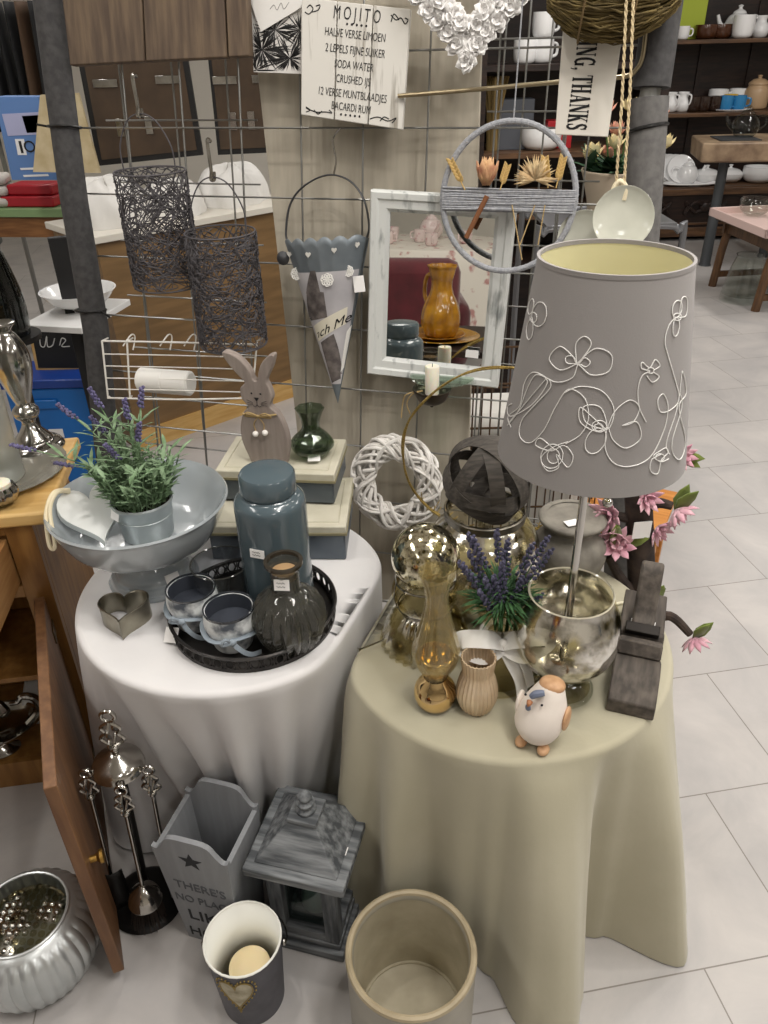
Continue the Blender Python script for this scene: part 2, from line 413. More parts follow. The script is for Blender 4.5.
def under_table(c, z, r, label):
    t = thing('round_table', label, 'table', (c[0], c[1], 0))
    mt = wood('plain_pine', '#a87f52', '#8a643c', 'x')
    M().lathe([(0, z-.035), (r-.005, z-.035), (r, z-.03), (r, z-.014), (r-.004, z-.008), (0, z-.008)], 64).build('tabletop', mt, t)
    M().lathe(prof([(.035, .05), (.04, .15), (.028, .3), (.04, .45), (.05, z-.036)]), 24).build('pedestal', mt, t)
    for k in range(3):
        a = 2*PI*k/3+PI/2
        M().tube([(0, 0, .1), (.09*math.cos(a), .09*math.sin(a), .08), (.18*math.cos(a), .18*math.sin(a), .014)], .014, 8).build('foot', mt, t)
under_table(WC+Vector((-.05, .015)), ZW, .2, 'round wooden pedestal table under the white cloth')
under_table(BC+Vector((.035, 0)), ZB, .25, 'round wooden pedestal table under the sage beige cloth')
# ================================================================== on the white table
def ribbon(pts, w, up=(0, 0, 1), th=.0008):
    """a flat band following points"""
    P = [Vector(p) for p in pts]; b = M(); prev = None; n = len(P); rows = []
    for i, p in enumerate(P):
        t = (P[min(i+1, n-1)]-P[max(i-1, 0)]).normalized(); u = Vector(up); s = t.cross(u)
        s = s.normalized() if s.length > 1e-4 else t.orthogonal().normalized(); nn = s.cross(t)
        rows.append([b.b.verts.new(p+s*w/2+nn*th), b.b.verts.new(p-s*w/2+nn*th), b.b.verts.new(p-s*w/2-nn*th), b.b.verts.new(p+s*w/2-nn*th)])
    for A, B in zip(rows, rows[1:]):
        for k in range(4): b.b.faces.new((A[k], A[(k+1) % 4], B[(k+1) % 4], B[k]))
    b.b.faces.new(rows[0]); b.b.faces.new(rows[-1][::-1])
    return b
def tagcard(parent, p, w, h, n=(0, -1, .6), lines=2, roll=0):
    """a small white price card facing n, with a couple of pen strokes"""
    n = Vector(n).normalized(); x = Vector((0, 0, 1)).cross(n).normalized(); y = n.cross(x); mt = Matrix((x, y, n)).transposed() @ Matrix.Rotation(roll, 3, 'Z')
    o = M().box(p, (w, h, .0012), rot=mt).build('price_tag', TAG, parent, flat=True)
    b = M()
    for k in range(lines):
        q = Vector(p)+mt @ Vector((-.05*w, h*(.18-.34*k), .0009))
        pts = [q+mt @ Vector(((i/8-.5)*w*.55, math.sin(i*2.3+k)*h*.08, 0)) for i in range(9)]
        b.tube(pts, w*.018, 4)
    b.build('pen_marks', INK, o)
    return o
GREYC = mat('grey_glazed_ceramic', '#adb3b6', .16, coat=.6, col2='#a3aaae', scale=4)
P = onz(155, 578, ZW)
t = thing('footed_bowl', 'large grey glazed footed bowl at the back left of the white table', 'bowl', P, .2)
outer = prof([(.092, 0), (.095, .008), (.090, .014), (.086, .024), (.078, .028), (.074, .038), (.060, .048), (.050, .064), (.049, .074), (.060, .080), (.105, .092), (.143, .118), (.166, .158), (.178, .19), (.182, .198)], 5)
inner = prof([(.179, .202), (.164, .178), (.140, .140), (.110, .120), (.05, .116), (0, .115)], 5)
M().lathe([(0, .0)]+outer+inner, 96, rib=(10, lambda z: .010 if z < .19 else .002)).build('bowl_body', GREYC, t)
M().lathe([(.087, .004), (.093, .006), (.093, .012), (.087, .014)], 64).build('foot_ring', GREYC, t)
tagcard(t, (.045, -.067, .04), .03, .02, (.4, -.8, .5), 0)
# lavender
ZINC = mat('galvanised_zinc', '#a9b1b3', .36, .75, col2='#bcc3c4', scale=14, bump=.05)
LG = mat('lavender_leaf', '#64805a', .7, col2='#90a886', scale=30)
LP = mat('lavender_bloom', '#4d4868', .8, col2='#726d92', scale=120)
Pp = Vector((onz(148, 528, ZW+.13).x, onz(148, 528, ZW+.13).y, ZW+.119))
t = thing('potted_lavender', 'lavender plant in a small zinc pot standing in the grey bowl', 'plant', Pp)
pot = M().lathe([(0, 0), (.05, 0), (.052, .004), (.058, .07), (.062, .078), (.0635, .082), (.0615, .086), (.056, .08), (.049, .01), (0, .008)], 48).build('pot', ZINC, t)
M().lathe([(.0555, .048), (.0572, .05), (.0557, .052)], 48).build('pot_bead', ZINC, pot)
tagcard(pot, (-.045, -.043, .07), .026, .02, (-.6, -.7, .3), 0)
M().lathe([(0, .07), (.0545, .068)], 32).build('soil', mat('dark_soil', '#2a241d', .95, bump=.5), t, solid=.004)
rng = random.Random(4); b = M()
for k in range(150):
    a = rng.uniform(0, 6.28); r = .05*math.sqrt(rng.random()); lean = Vector((math.cos(a)*r*9, math.sin(a)*r*9, 1)).normalized()
    h = rng.uniform(.05, .11); p0 = Vector((math.cos(a)*r, math.sin(a)*r, .07)); p1 = p0+lean*h
    b.tube([p0, (p0+p1)/2+Vector((rng.uniform(-.006, .006), rng.uniform(-.006, .006), 0)), p1], .0011, 4)
    for j in range(6):
        q = p0.lerp(p1, .25+.75*j/5); a2 = rng.uniform(0, 6.28)
        b.leaf(q, Vector((math.cos(a2), math.sin(a2), .8)), rng.uniform(.006, .010), rng.uniform(.02, .042), curl=-.25)
tips = [(-.20, -.02, .215), (-.14, .01, .16), (-.115, .02, .27), (-.065, .03, .235), (-.05, .01, .30), (.0, .02, .27), (.03, .03, .29), (.025, -.01, .235), (-.03, -.02, .20)]
for x, y, z in tips:
    p0 = Vector((x*.12, y*.2, .07)); p1 = Vector((x, y, z)); mid = (p0+p1)/2+Vector((-x*.15, 0, .02)); st = cr([p0, mid, p1], 8)
    b.tube(st, .0013, 5)
    for j in (6, 8, 10, 11):
        for sgn in (0, 2.1, 4.2): b.leaf(st[j], Vector((math.cos(sgn+j), math.sin(sgn+j), 1.0)), .008, .05, curl=-.3)
    d = (st[-1]-st[-4]).normalized()
    fl = M()
    for j in range(22):
        q = p1+d*(-.018+.042*j/22); a2 = j*2.4; rr = .0048*(1-.5*j/22)
        fl.sph(q+Vector((math.cos(a2)*rr, math.sin(a2)*rr, 0)), .0036, 6, 4)
    fl.build('flower_spike', LP, t)
b.build('foliage', LG, t)
# white heart with a rope loop
hc = onz(93, 512, ZW+.175); HW = mat('white_plaster', '#e9ebe8', .55, bump=.1)
t = thing('hanging_heart', 'thick white plaster heart with a cream rope loop lying in the grey bowl', 'ornament',
          mtx=Matrix.Translation(hc) @ Matrix.Rotation(R(24), 4, 'Y') @ Matrix.Rotation(R(-58), 4, 'X') @ Matrix.Rotation(R(-38), 4, 'Y'))
def heart(s, n=40):
    o = []
    for k in range(n):
        a = 2*PI*k/n; o.append((s*.9*math.sin(a)**3, s*(13*math.cos(a)-5*math.cos(2*a)-2*math.cos(3*a)-math.cos(4*a))/16))
    return o
M().prism(heart(.072), -.013, .013).build('heart', HW, t, bevel=.006)
ro = M().tube(cr([(-.03, -.014, .055), (-.062, -.03, .05), (-.088, -.03, .01), (-.1, -.02, -.045), (-.097, -.016, -.06), (-.09, -.02, -.05), (-.08, -.035, .012), (-.058, -.038, .044), (-.032, -.016, .05)], 8), .0042, 8).build('rope_loop', mat('cream_cord', '#e6d9ba', .8, bump=.3, bscale=300), t)
# heart cutter
P = onz(127, 622, ZW)
tin = mat('tarnished_tin', '#8c8678', .33, .95, col2='#aaa595', scale=18)
hp = [Vector((x, y, 0)) for x, y in heart(.054, 64)]
b = M()
n = len(hp); rows = []
for k, p in enumerate(hp):
    q = p*.965; rows.append([b.b.verts.new((p.x, p.y, 0)), b.b.verts.new((p.x, p.y, .046)), b.b.verts.new((q.x, q.y, .046)), b.b.verts.new((q.x, q.y, 0))])
for k in range(n):
    A, B = rows[k], rows[(k+1) % n]
    for i in range(4): b.b.faces.new((A[i], A[(i+1) % 4], B[(i+1) % 4], B[i]))
t = thing('heart_cutter', 'empty heart shaped tin cutter on the left edge of the white table', 'cookie cutter', P, R(8))
b.build('band', tin, t, sharp=50)
M().tube([p+Vector((0, 0, .046)) for p in hp], .0016, 6, closed=True).build('rolled_rim', tin, t)
# tray
TP = onz(255, 617, ZW); TRM = mat('dark_tin', '#2a2827', .38, .7, col2='#3b3836', scale=20)
t = thing('round_tray', 'round dark tin tray with an openwork rim carrying glassware', 'tray', TP)
M().lathe([(0, 0), (.158, 0), (.160, .003), (.157, .0045), (0, .0045)], 80).build('tray_base', TRM, t)
b = M(); b.lathe([(.158, .001), (.163, .001), (.164, .010), (.159, .010)], 96); b.lathe([(.1605, .031), (.1655, .031), (.168, .037), (.165, .039), (.1605, .036)], 96)
for k in range(44):
    a = 2*PI*k/44; cx, cy = .1625*math.cos(a), .1625*math.sin(a); tx, ty = -math.sin(a), math.cos(a)
    b.tube([(cx+tx*.0085*math.cos(q), cy+ty*.0085*math.cos(q), .0205+.0115*math.sin(q)) for q in [2*PI*i/12 for i in range(12)]], .0018, 5, closed=True)
    a2 = a+PI/44; cx, cy = .1625*math.cos(a2), .1625*math.sin(a2)
    b.tube([(cx, cy, .008), (cx, cy, .033)], .0016, 5)
b.build('openwork_rim', TRM, t)
TZ = ZW+.0046
SMOKE = glass('smoky_glass', '#d9dbde', haze=.06); SMOKE2 = glass('dark_smoky_glass', '#cfcfcb', haze=.16, hcol='#77766f')
DARKG = mat('dark_candle_interior', '#3b3f48', .5)
P = onz(226, 601, TZ)
t = thing('smoky_tumbler', 'tall smoky grey glass tumbler at the back of the dark tray', 'glass', P)
M().lathe(shell(prof([(.044, 0), (.05, .006), (.056, .05), (.060, .098)], 5), .003, .006), 48).build('tumbler', SMOKE, t)
M().lathe([(.0585, .0965), (.0605, .098), (.0585, .0995), (.0565, .098)], 48).build('rim', SMOKE2, t)
br = M()
for k in range(3):
    br.tube(cr([(-.02, -.056, .045), (-.005+.01*k, -.06, .06-.02*k), (.015, -.061, .045), (.025+.004*k, -.062, .025)], 6), .0009, 5)
br.build('white_thread', mat('white_thread', '#eeeeee', .8), t)
FUR = mat('white_marbled_glaze', '#dfe2e2', .45, col2='#4e545d', scale=26, detail=6, lo=.47, hi=.66)
RIB = mat('pale_blue_ribbon', '#8f9aa4', .5, sheen=.3)
for i, (px, py, lab) in enumerate(((197, 622, 'marbled white candle jar with a blue ribbon at the left end of the tray'), (234, 642, 'marbled white candle jar with a ribbon bow at the front of the tray'))):
    P = onz(px, py, TZ)
    t = thing('candle_jar', lab, 'candle jar', P, .4*i, group='marbled candle jars on the tray')
    M().lathe(shell(prof([(.032, 0), (.037, .004), (.043, .03), (.050, .054), (.049, .074), (.0475, .084)], 5), .0035, .008), 56).build('jar', FUR, t)
    M().lathe([(.0465, .0835), (.0485, .0835), (.0485, .087), (.0455, .087), (.0452, .0835)], 56).build('glass_rim', mat('dark_glass_rim', '#2e3136', .1, coat=1), t)
    M().lathe([(0, .05), (.044, .05), (.0447, .083), (.0443, .083), (.0436, .051), (0, .0512)], 48).build('dark_lining', DARKG, t)
    b = M()
    ribbon([(.0535*math.cos(a), .0535*math.sin(a), .045+.004*math.sin(3*a)) for a in [R(150+k*12) for k in range(21)]], .010, (0, 0, 1)).build('ribbon_band', RIB, t)
    ribbon(cr([(-.012, -.054, .047), (.0, -.062, .030), (.018, -.062, .012), (.04, -.052, .003)], 6), .009, (0, -1, .4)).build('ribbon_tail', RIB, t)
    kn = M().sph((-.012, -.0565, .047), (.009, .006, .007), 12, 8); kn.tube(cr([(-.012, -.056, .047), (-.025, -.062, .062), (-.032, -.06, .05), (-.012, -.057, .045)], 6), .003, 6); kn.build('knot', RIB, t)
    if i == 0: tagcard(t, (-.038, -.052, .012), .032, .03, (-.5, -.7, .8), 0, .3)
# ribbed pumpkin-shaped vase
P = onz(292, 641, TZ)
t = thing('ribbed_bottle_vase', 'smoky ribbed glass bottle vase with a short neck at the right of the tray', 'vase', P)
M().lathe(shell(prof([(.040, 0), (.048, .004), (.062, .032), (.068, .062), (.062, .092), (.043, .116), (.0285, .128), (.0265, .14), (.027, .166), (.031, .180), (.0345, .185)], 5), .003, .008), 120, rib=(20, lambda z: .05 if .004 < z < .112 else 0)).build('bottle', SMOKE2, t)
M().lathe([(.032, .183), (.0355, .184), (.0355, .19), (.029, .19), (.028, .184)], 40).build('lip', mat('bronze_rim', '#4f483e', .2, .6), t)
M().lathe([(0, .155), (.0235, .155), (.0235, .168), (0, .168)], 24).build('cork', mat('cork', '#a98a64', .9, bump=.4), t)
tagcard(t, (-.003, -.0275, .155), .028, .022, (-.1, -1, .15), 2)
# lidded jar
P = onz(281, 598, TZ)
JAR = mat('blue_grey_glaze', '#4f5d64', .2, coat=.5, col2='#566369', scale=5)
t = thing('lidded_jar', 'tall blue grey ceramic jar with a flat lid behind the tray', 'jar', P)
JH = zat(P, 470)-TZ; JS = zat(P, 492)-TZ; JC = JS+.004
M().lathe(prof([(.063, 0), (.069, .004)], 2)+[(.0695, .02), (.0695, JS-.034)]+prof([(.0695, JS-.03), (.068, JS-.014), (.060, JS-.004), (.054, JS)], 4)+[(.052, JS+.002), (0, JS+.002)], 64).build('jar_body', JAR, t)
M().lathe([(0, JS+.002), (.0505, JS+.002), (.053, JS+.005), (.0545, JS+.009), (.0535, JH-.008), (.050, JH-.003), (.04, JH-.001), (0, JH)], 64).build('lid', JAR, t)
tagcard(t, (-.024, -.0668, JS*.62), .030, .018, (-.35, -1, .1), 2)
# two metal boxes with cream lids
BOXM = mat('grey_zinc_sheet', '#59616a', .4, .6, col2='#6d747b', scale=9)
CREAM = mat('cream_painted_lid', '#cfcab8', .6, col2='#b5b09a', scale=16, lo=.3, hi=.8)
A, B_ = onz(346, 561, ZW), None
zl = zat(A, 527)
L0, L1 = onz(205, 527, zl), onz(346, 527, zl); dv = L1-L0; ang = math.atan2(dv.y, dv.x); Wd = dv.length-.008
def metal_box(name, label, fr, z0, wd, dp, h, ang):
    """fr: front right foot"""
    t = thing(name, label, 'box', (fr[0], fr[1], z0), ang, 'grey metal boxes with cream lids')
    M().box((-wd/2, dp/2, (h-.024)/2+.0), (wd, dp, h-.024)).build('box_body', BOXM, t, bevel=.004)
    l = M().box((-wd/2, dp/2, h-.0115), (wd+.008, dp+.008, .023)).build('lid', CREAM, t, bevel=.003)
    b = M(); x0, x1, y0, y1 = -wd+.014, -.014, .014, dp-.014
    b.tube([(x0, y0, h), (x1, y0, h), (x1, y1, h), (x0, y1, h)], .003, 6, closed=True); b.build('lid_moulding', CREAM, l)
    M().box((-wd/2, dp/2, h-.02), (wd+.011, dp+.011, .006)).build('lid_trim', mat('rusty_lid_edge', '#8b8466', .6), l)
    return t
fr = L1-Vector((math.cos(ang), math.sin(ang), 0))*.004+Vector((-math.sin(ang), math.cos(ang), 0))*.004
metal_box('metal_box', 'larger grey metal box with a cream lid, bottom of its stack', fr, ZW, Wd, .215, zl-ZW+.001, ang)
zl += .004
u0 = onz(334.7, 504, zl+.001); zu = zat(u0, 474); U0 = onz(215, 470, zu)
wd2 = (Vector((U0.x, U0.y))-Vector((u0.x, u0.y))).length
metal_box('metal_box', 'smaller grey metal box with a cream lid, on top of the larger box', u0, zl+.001, wd2-.004, .17, zu-zl, math.atan2(u0.y-U0.y, u0.x-U0.x))
ZT = zu+.004
# wooden bunny
p0 = onz(270, 461, ZT); S = (p0-CAM).dot(FWD)/FPX
BUN = wood('grey_washed_wood', '#8b7f78', '#9a8f87', 'z', scale=9, rough=.8)
t = thing('wooden_bunny', 'flat grey wooden rabbit figure with a straw bow standing on the upper box', 'figurine', (p0.x, p0.y, ZT), R(-14))
kz = (zat(p0, 352)-ZT)/(461-352)
def pz(pts): return [((x-270)*S, (461-y)*kz) for x, y in pts]
body = cr(pz([(252, 461), (245, 440), (245, 425), (250, 410), (256, 404), (250, 396), (250, 386), (255, 380), (248, 372), (240, 362), (236, 354), (240, 352.5), (251, 357), (261, 368), (264, 377), (268, 377), (270, 370), (274, 361), (281, 354), (287, 353), (284, 364), (277, 377), (279, 384), (281, 393), (278, 402), (285, 409), (291, 423), (293, 440), (289, 461)]), 5)
M().prism([(p.x, p.y) for p in body], -.011, .011).build('bunny_body', BUN, t, bevel=.002)
f = M()
for x, y in ((261, 390), (270, 390)): f.sph((pz([(x, y)])[0][0], -.0113, pz([(x, y)])[0][1]), (.0022, .001, .0022), 10, 6)
f.build('eye', INK, t)
f = M()
q = lambda x, y: (pz([(x, y)])[0][0], -.0117, pz([(x, y)])[0][1])
f.prism([(q(263, 394)[0], q(0, 394)[2]), (q(268, 394)[0], q(0, 394)[2]), (q(265.5, 397.5)[0], q(0, 397.5)[2])], -.0122, -.0108)
for s_ in (-1, 1):
    f.tube([q(265.5, 397), q(265.5, 401), q(265.5+2*s_, 403), q(265.5+4*s_, 402)], .0006, 4)
    for k in (-1, 0, 1): f.tube([q(265.5+4*s_, 400+k), q(265.5+10*s_, 399+2.5*k)], .0004, 4)
f.build('face', INK, t)
STRAW = mat('natural_straw', '#b59b6c', .8, bump=.3, bscale=200)
f = M()
f.tube([q(249, 411)]+[Vector(q(x, y))+Vector((0, -.001, 0)) for x, y in ((258, 411.5), (266, 412), (275, 411), (284, 409))], .002, 6)
for s_ in (-1, 1):
    f.tube(cr([q(265, 412), Vector(q(265+9*s_, 408))+Vector((0, -.006, 0)), q(265+13*s_, 413), q(265, 413)], 6), .0016, 6)
    f.tube(cr([q(265, 413), q(265+5*s_, 420), q(265+4*s_, 428)], 6), .0012, 6)
f.build('straw_bow', STRAW, t)
for x, y in ((261, 430), (271, 428)): M().sph(Vector(q(x, y))+Vector((0, -.004, 0)), .0068, 14, 10).build('white_bead', mat('white_bead', '#efeae4', .5), t)
# dark green vase
p0 = onz(313, 454, ZT)
hh = zat(p0, 408)-ZT
t = thing('bud_vase', 'small dark green glass vase with a frilled neck on the upper box', 'vase', p0, 0)
k = hh
pr = [(.022*k/.1, 0), (.031*k/.1, .006), (.043*k/.1, .2*k), (.038*k/.1, .36*k), (.02*k/.1, .55*k), (.0175*k/.1, .68*k), (.022*k/.1, .86*k), (.028*k/.1, k)]
M().lathe(shell(prof(pr, 5), .003, .01), 64, rib=(8, lambda z: .02+.05*max(0, z/k-.6))).build('vase_body', glass('dark_green_glass', '#bcc7b8', haze=.06, hcol='#5c6a58'), t)
tagcard(t, (.006, -.043, .012), .028, .016, (0, -.7, .8), 1)
# ================================================================== on the beige table
MERC = mercury('champagne_mercury_glass', '#e9e3c9', '#948a66', .2, 150)
MERC2 = mercury('worn_mercury_glass', '#f0eee8', '#bfbbb0', .32, 22)
SILVERED = mercury('silvered_glass', '#b5b09f', '#6b6558', .3, 30)
AMBERG = glass('pale_amber_glass', '#e3dbb9')
GOLD = mat('gold_mirror_glass', '#e3c795', .07, 1, col2='#d9b983', scale=12)
# ---- lamp
LP0 = onz(559, 686, ZB)
t = thing('table_lamp', 'table lamp with a mercury glass goblet base and grey embroidered shade', 'lamp', LP0)
def hz(y, x=None): return zat(LP0, y)-ZB
zr, zm = hz(592), hz(640)
gob = prof([(.060, 0), (.063, .004), (.058, .010), (.035, .020), (.025, .034), (.030, .048), (.06, .062), (.086, .095), (.0945, .135), (.090, .175), (.078, .207), (.0735, .222)], 5)
cut = next(i for i, p in enumerate(gob) if p[1] > .047); M().lathe(shell([(0, .052)]+gob[cut:], .0028, .056), 64).build('goblet_bowl', MERC2, t)
M().lathe([(0, 0)]+gob[:cut+1]+[(0, .052)], 64).build('goblet_foot', glass('grey_clear_glass', '#eef0ec'), t)
M().lathe([(0, .010), (.05, .008), (.056, .0085), (.03, .0225), (.021, .034), (0, .04)], 48).build('foot_tint', mercury('foot_silvering', '#eeeee9', '#c9c9c2', .4, 30), t)
M().lathe([(.0725, .221), (.0745, .223), (.0725, .225), (.0705, .223)], 64).build('goblet_rim', mat('clear_rim', '#cfc9b4', .1, 0, coat=1), t)
zb_, zt_ = hz(452), hz(257)
CHR = mat('chrome', '#c9c7c3', .12, 1)
M().lathe([(0, .053), (.028, .053), (.028, .06), (.007, .064), (.0065, zb_+.12), (.012, zb_+.125), (.012, zb_+.16), (0, zb_+.16)], 24).build('lamp_pole', CHR, t)
M().lathe([(0, zb_+.16), (.014, zb_+.165), (.022, zb_+.19), (.026, zb_+.215), (.018, zb_+.24), (0, zb_+.247)], 24).build('light_bulb', mat('frosted_bulb', '#f2efe6', .3), t)
def shade_k(x0, x1, y, z):                     # radius whose silhouette spans the two sides
    c = Vector((LP0.x, LP0.y, ZB+z)); return (x1-x0)/2*(c-CAM).dot(FWD)/FPX*.985
rb, rt = shade_k(502, 687, 452, zb_), shade_k(536, 691, 257, zt_)
SH = mat('grey_shade_fabric', '#8e8a88', .85, bump=.08, bscale=500, sheen=.1)
def cone(z): return rb+(rt-rb)*(z-zb_)/(zt_-zb_)
shd = M().lathe([(rb, zb_), (rt, zt_), (rt-.0015, zt_), (rb-.0015, zb_), (rb, zb_)], 96).build('lamp_shade', SH, t)
M().lathe([(rb-.0016, zb_+.002), (rt-.0016, zt_-.003), (rt-.0026, zt_-.003), (rb-.0026, zb_+.002)], 96).build('shade_lining', mat('cream_shade_lining', '#e2dcb2', .7), shd)
M().lathe([(rt-.003, zt_-.004), (rt+.0012, zt_-.004), (rt+.0012, zt_+.002), (rt-.003, zt_+.002), (rt-.003, zt_-.004)], 96).build('shade_trim', SH, shd)
b = M(); b.lathe([(.013, zb_+.10), (.016, zb_+.10), (.016, zb_+.104), (.013, zb_+.104)], 24)
for k in range(3): b.tube([(.014*math.cos(2.1*k), .014*math.sin(2.1*k), zb_+.102), ((rb-.004)*math.cos(2.1*k), (rb-.004)*math.sin(2.1*k), zb_+.008)], .0016, 6)
b.build('shade_carrier', mat('white_wire', '#e6e4de', .4), t)
def on_cone(px, py, lift=.001):
    o = CAM-Vector((LP0.x, LP0.y, ZB)); d = ray(px, py); k = (rt-rb)/(zt_-zb_); A0 = rb-k*zb_
    a = d.x**2+d.y**2-(k*d.z)**2; bq = 2*(o.x*d.x+o.y*d.y-k*d.z*(A0+k*o.z)); c = o.x**2+o.y**2-(A0+k*o.z)**2
    D = bq*bq-4*a*c
    if D < 0: return None
    s = (-bq-math.sqrt(D))/(2*a); p = o+d*s; q = Vector((p.x, p.y, 0)).normalized(); return p+q*lift
def zz(pts): return [(490+x/2.7626, 190+y/2.7626) for x, y in pts]
def loop(cx, cy, rx, ry, a=0, n=9): return [(cx+rx*math.cos(2*PI*i/n)*math.cos(a)-ry*math.sin(2*PI*i/n)*math.sin(a), cy+rx*math.cos(2*PI*i/n)*math.sin(a)+ry*math.sin(2*PI*i/n)*math.cos(a)) for i in range(n+1)]
ST = [
 [(240, 480), (195, 497), (165, 465), (195, 432), (235, 465), (240, 480), (238, 425), (262, 404), (280, 425), (255, 465), (240, 480), (290, 438), (335, 455), (328, 500), (280, 510), (245, 482), (215, 478), (210, 462), (228, 458), (242, 480), (262, 463), (277, 475), (265, 488), (244, 482), (228, 518), (182, 530), (125, 503), (98, 530), (84, 595), (52, 625), (60, 655)],
 [(56, 640), (90, 600), (140, 540), (160, 520), (168, 545), (128, 590), (90, 635), (84, 680), (112, 698), (150, 662), (182, 598), (218, 550), (262, 575), (272, 630), (250, 675), (210, 700)],
 [(50, 650), (80, 610), (108, 540), (130, 510), (160, 530), (120, 590), (60, 625), (50, 600), (62, 590)],
 [(205, 560), (250, 542), (310, 555), (342, 605), (325, 660), (285, 628), (250, 600), (250, 640), (290, 665), (322, 655), (305, 600), (260, 598), (265, 640), (310, 660)],
 loop(302, 652, 20, 16), loop(300, 655, 12, 10), loop(292, 692, 26, 38, .5),
 [(325, 655), (345, 610), (385, 580), (412, 600), (395, 640), (365, 650), (405, 640), (415, 685), (375, 712), (340, 690), (325, 655), (318, 710), (340, 752), (385, 763), (440, 738), (478, 665), (490, 600), (478, 563), (462, 580), (470, 612), (500, 605), (520, 570), (497, 480), (482, 420), (492, 375), (510, 352)],
 [(178, 715), (140, 685), (128, 705), (170, 720), (205, 705), (230, 735), (215, 765), (185, 730), (190, 765), (160, 775), (142, 740), (175, 710), (215, 695)], loop(176, 735, 17, 20), loop(172, 735, 30, 34, .4),
 [(430, 640), (412, 600), (408, 550), (420, 512), (440, 500), (418, 492), (420, 475), (440, 490), (455, 468), (468, 485), (450, 500), (466, 515), (448, 530), (432, 512)], loop(443, 498, 9, 8),
 loop(515, 328, 13, 24, .2), loop(512, 378, 9, 26, .1), loop(516, 350, 11, 10), [(520, 352), (528, 300), (542, 300), (540, 345), (520, 352)],
 [(522, 560), (528, 600), (502, 690), (505, 730), (525, 742), (538, 690), (520, 600), (540, 560), (530, 500), (522, 560)], [(522, 560), (510, 620), (485, 700), (495, 730)],
 [(470, 730), (445, 745), (442, 775), (462, 782), (472, 745), (490, 725), (484, 712), (465, 722), (450, 735), (470, 750), (492, 742)], loop(468, 738, 12, 10),
 loop(138, 343, 20, 34, .15), loop(122, 352, 9, 14), loop(112, 385, 9, 28, .1), loop(115, 322, 7, 22, .2)]
b = M()
for s_ in ST:
    P3 = [on_cone(*p) for p in zz([(q.x, q.y) for q in cr(s_, 8)])]
    P3 = [p for p in P3 if p]
    if len(P3) > 3: b.tube(P3, .00075, 5)
b.build('embroidery', mat('white_cord_embroidery', '#e4e2df', .7), shd)
M().tube(cr([(.02, .05, .004), (.06, .10, .004), (.12, .2, .004), (.19, .24, .004), (.235, .2, .004)], 8), .0035, 8).build('cord', mat('cream_cable', '#e6dfc4', .5), t)
ch = M(); c0 = onz(604, 530, ZB+.12)
for k in range(22): ch.sph((.05, .03, zb_+.06-.0075*k), .0034, 8, 6)
ch.build('pull_chain', mat('grey_bead_chain', '#57585a', .25, .8), t); M().sph((.05, .03, zb_+.06-.0075*22-.006), .009, 14, 10).build('chain_ball', CHR, t)
# ---- chicken
CHK = mat('white_stoneware', '#e7ddd3', .6, bump=.08, bscale=80); ORG = mat('ochre_glaze', '#b58a63', .5, col2='#caa27c', scale=60)
P = onz(537, 738, ZB); t = thing('hen_figurine', 'small white ceramic hen with orange feet at the front of the beige table', 'figurine', P, R(-30))
hh = zat(P, 683)-ZB
bodyp = prof([(.0, .006), (.026, .010), (.039, .028), (.042, .047), (.038, .068), (.030, .086), (.024, .098), (.016, .108), (0, .1115)], 5)
def lean(p): k = max(0, p[2]-.045)/.07; return (p[0]+.010*k, p[1]*.98-.002+.012*k, p[2])
sc_ = hh/.1115
M().lathe([(r, z*sc_) for r, z in bodyp], 40, deform=lean).build('hen_body', CHK, t)
M().sph((.012, .013, .1035*sc_), (.0225, .020, .0115), 20, 10).build('crown', ORG, t)
BL = mat('slate_blue_glaze', '#6b7488', .5)
M().tube(cr([(-.012, -.024, .098*sc_), (-.004, -.021, .104*sc_), (.008, -.016, .107*sc_)], 5), lambda q: .0045+.002*math.sin(PI*q), 8).build('comb', BL, t)
M().lathe([(0, 0), (.0055, 0), (.004, .006), (0, .012)], 12, mtx=rx3(R(100)), c=(-.012, -.026, .090*sc_)).build('beak', mat('brown_beak', '#a8714c', .5), t)
M().sph((-.013, -.030, .081*sc_), (.005, .003, .0075), 12, 8).build('wattle', BL, t)
for dx in (.006, -.026): M().sph((dx+.002, -.0245 if dx > 0 else -.014, .090*sc_), .0022, 10, 8).build('eye', INK, t)
for s_ in (-1, 1):
    M().sph((.0415*s_+.003, .006, .055*sc_), (.006, .019, .024), 16, 10).build('wing', ORG if s_ > 0 else CHK, t)
    M().sph((.02*s_, -.026, .0075), (.0105, .014, .0075), 16, 10).build('foot', ORG, t)
# ---- slim vase with gold foot
P = onz(435, 703, ZB); t = thing('slim_vase', 'tall fluted pale glass vase standing behind the gold ball foot', 'vase', P)
G = zat(P, 572)-ZB
pr = prof([(.012, .0), (.030, .003), (.0385, .022), (.037, .042), (.026, .06), (.0215, .068)], 5)
M().lathe([(0, 0)]+pr+[(0, .068)], 48).build('gold_foot', GOLD, t)
t['label'] = 'tall slim fluted glass vase with a mirror gold ball foot'
up = prof([(.0205, .068), (.024, .078), (.037, .105), (.042, .132), (.036, .162), (.025, .205), (.0195, .238), (.021, .265), (.027, .286), (.0315, G)], 5)
M().lathe(shell(up, .002, .072), 72, rib=(12, .03)).build('fluted_body', glass('champagne_glass', '#f3edd8', .06, 1, haze=.10, hcol='#c9bd94'), t)
M().lathe(shell(prof([(.0, .074), (.022, .078), (.034, .105), (.035, .118), (.032, .122)], 4), .002), 40).build('gold_inner', mat('gold_tinted', '#dcc692', .12, .9), t)
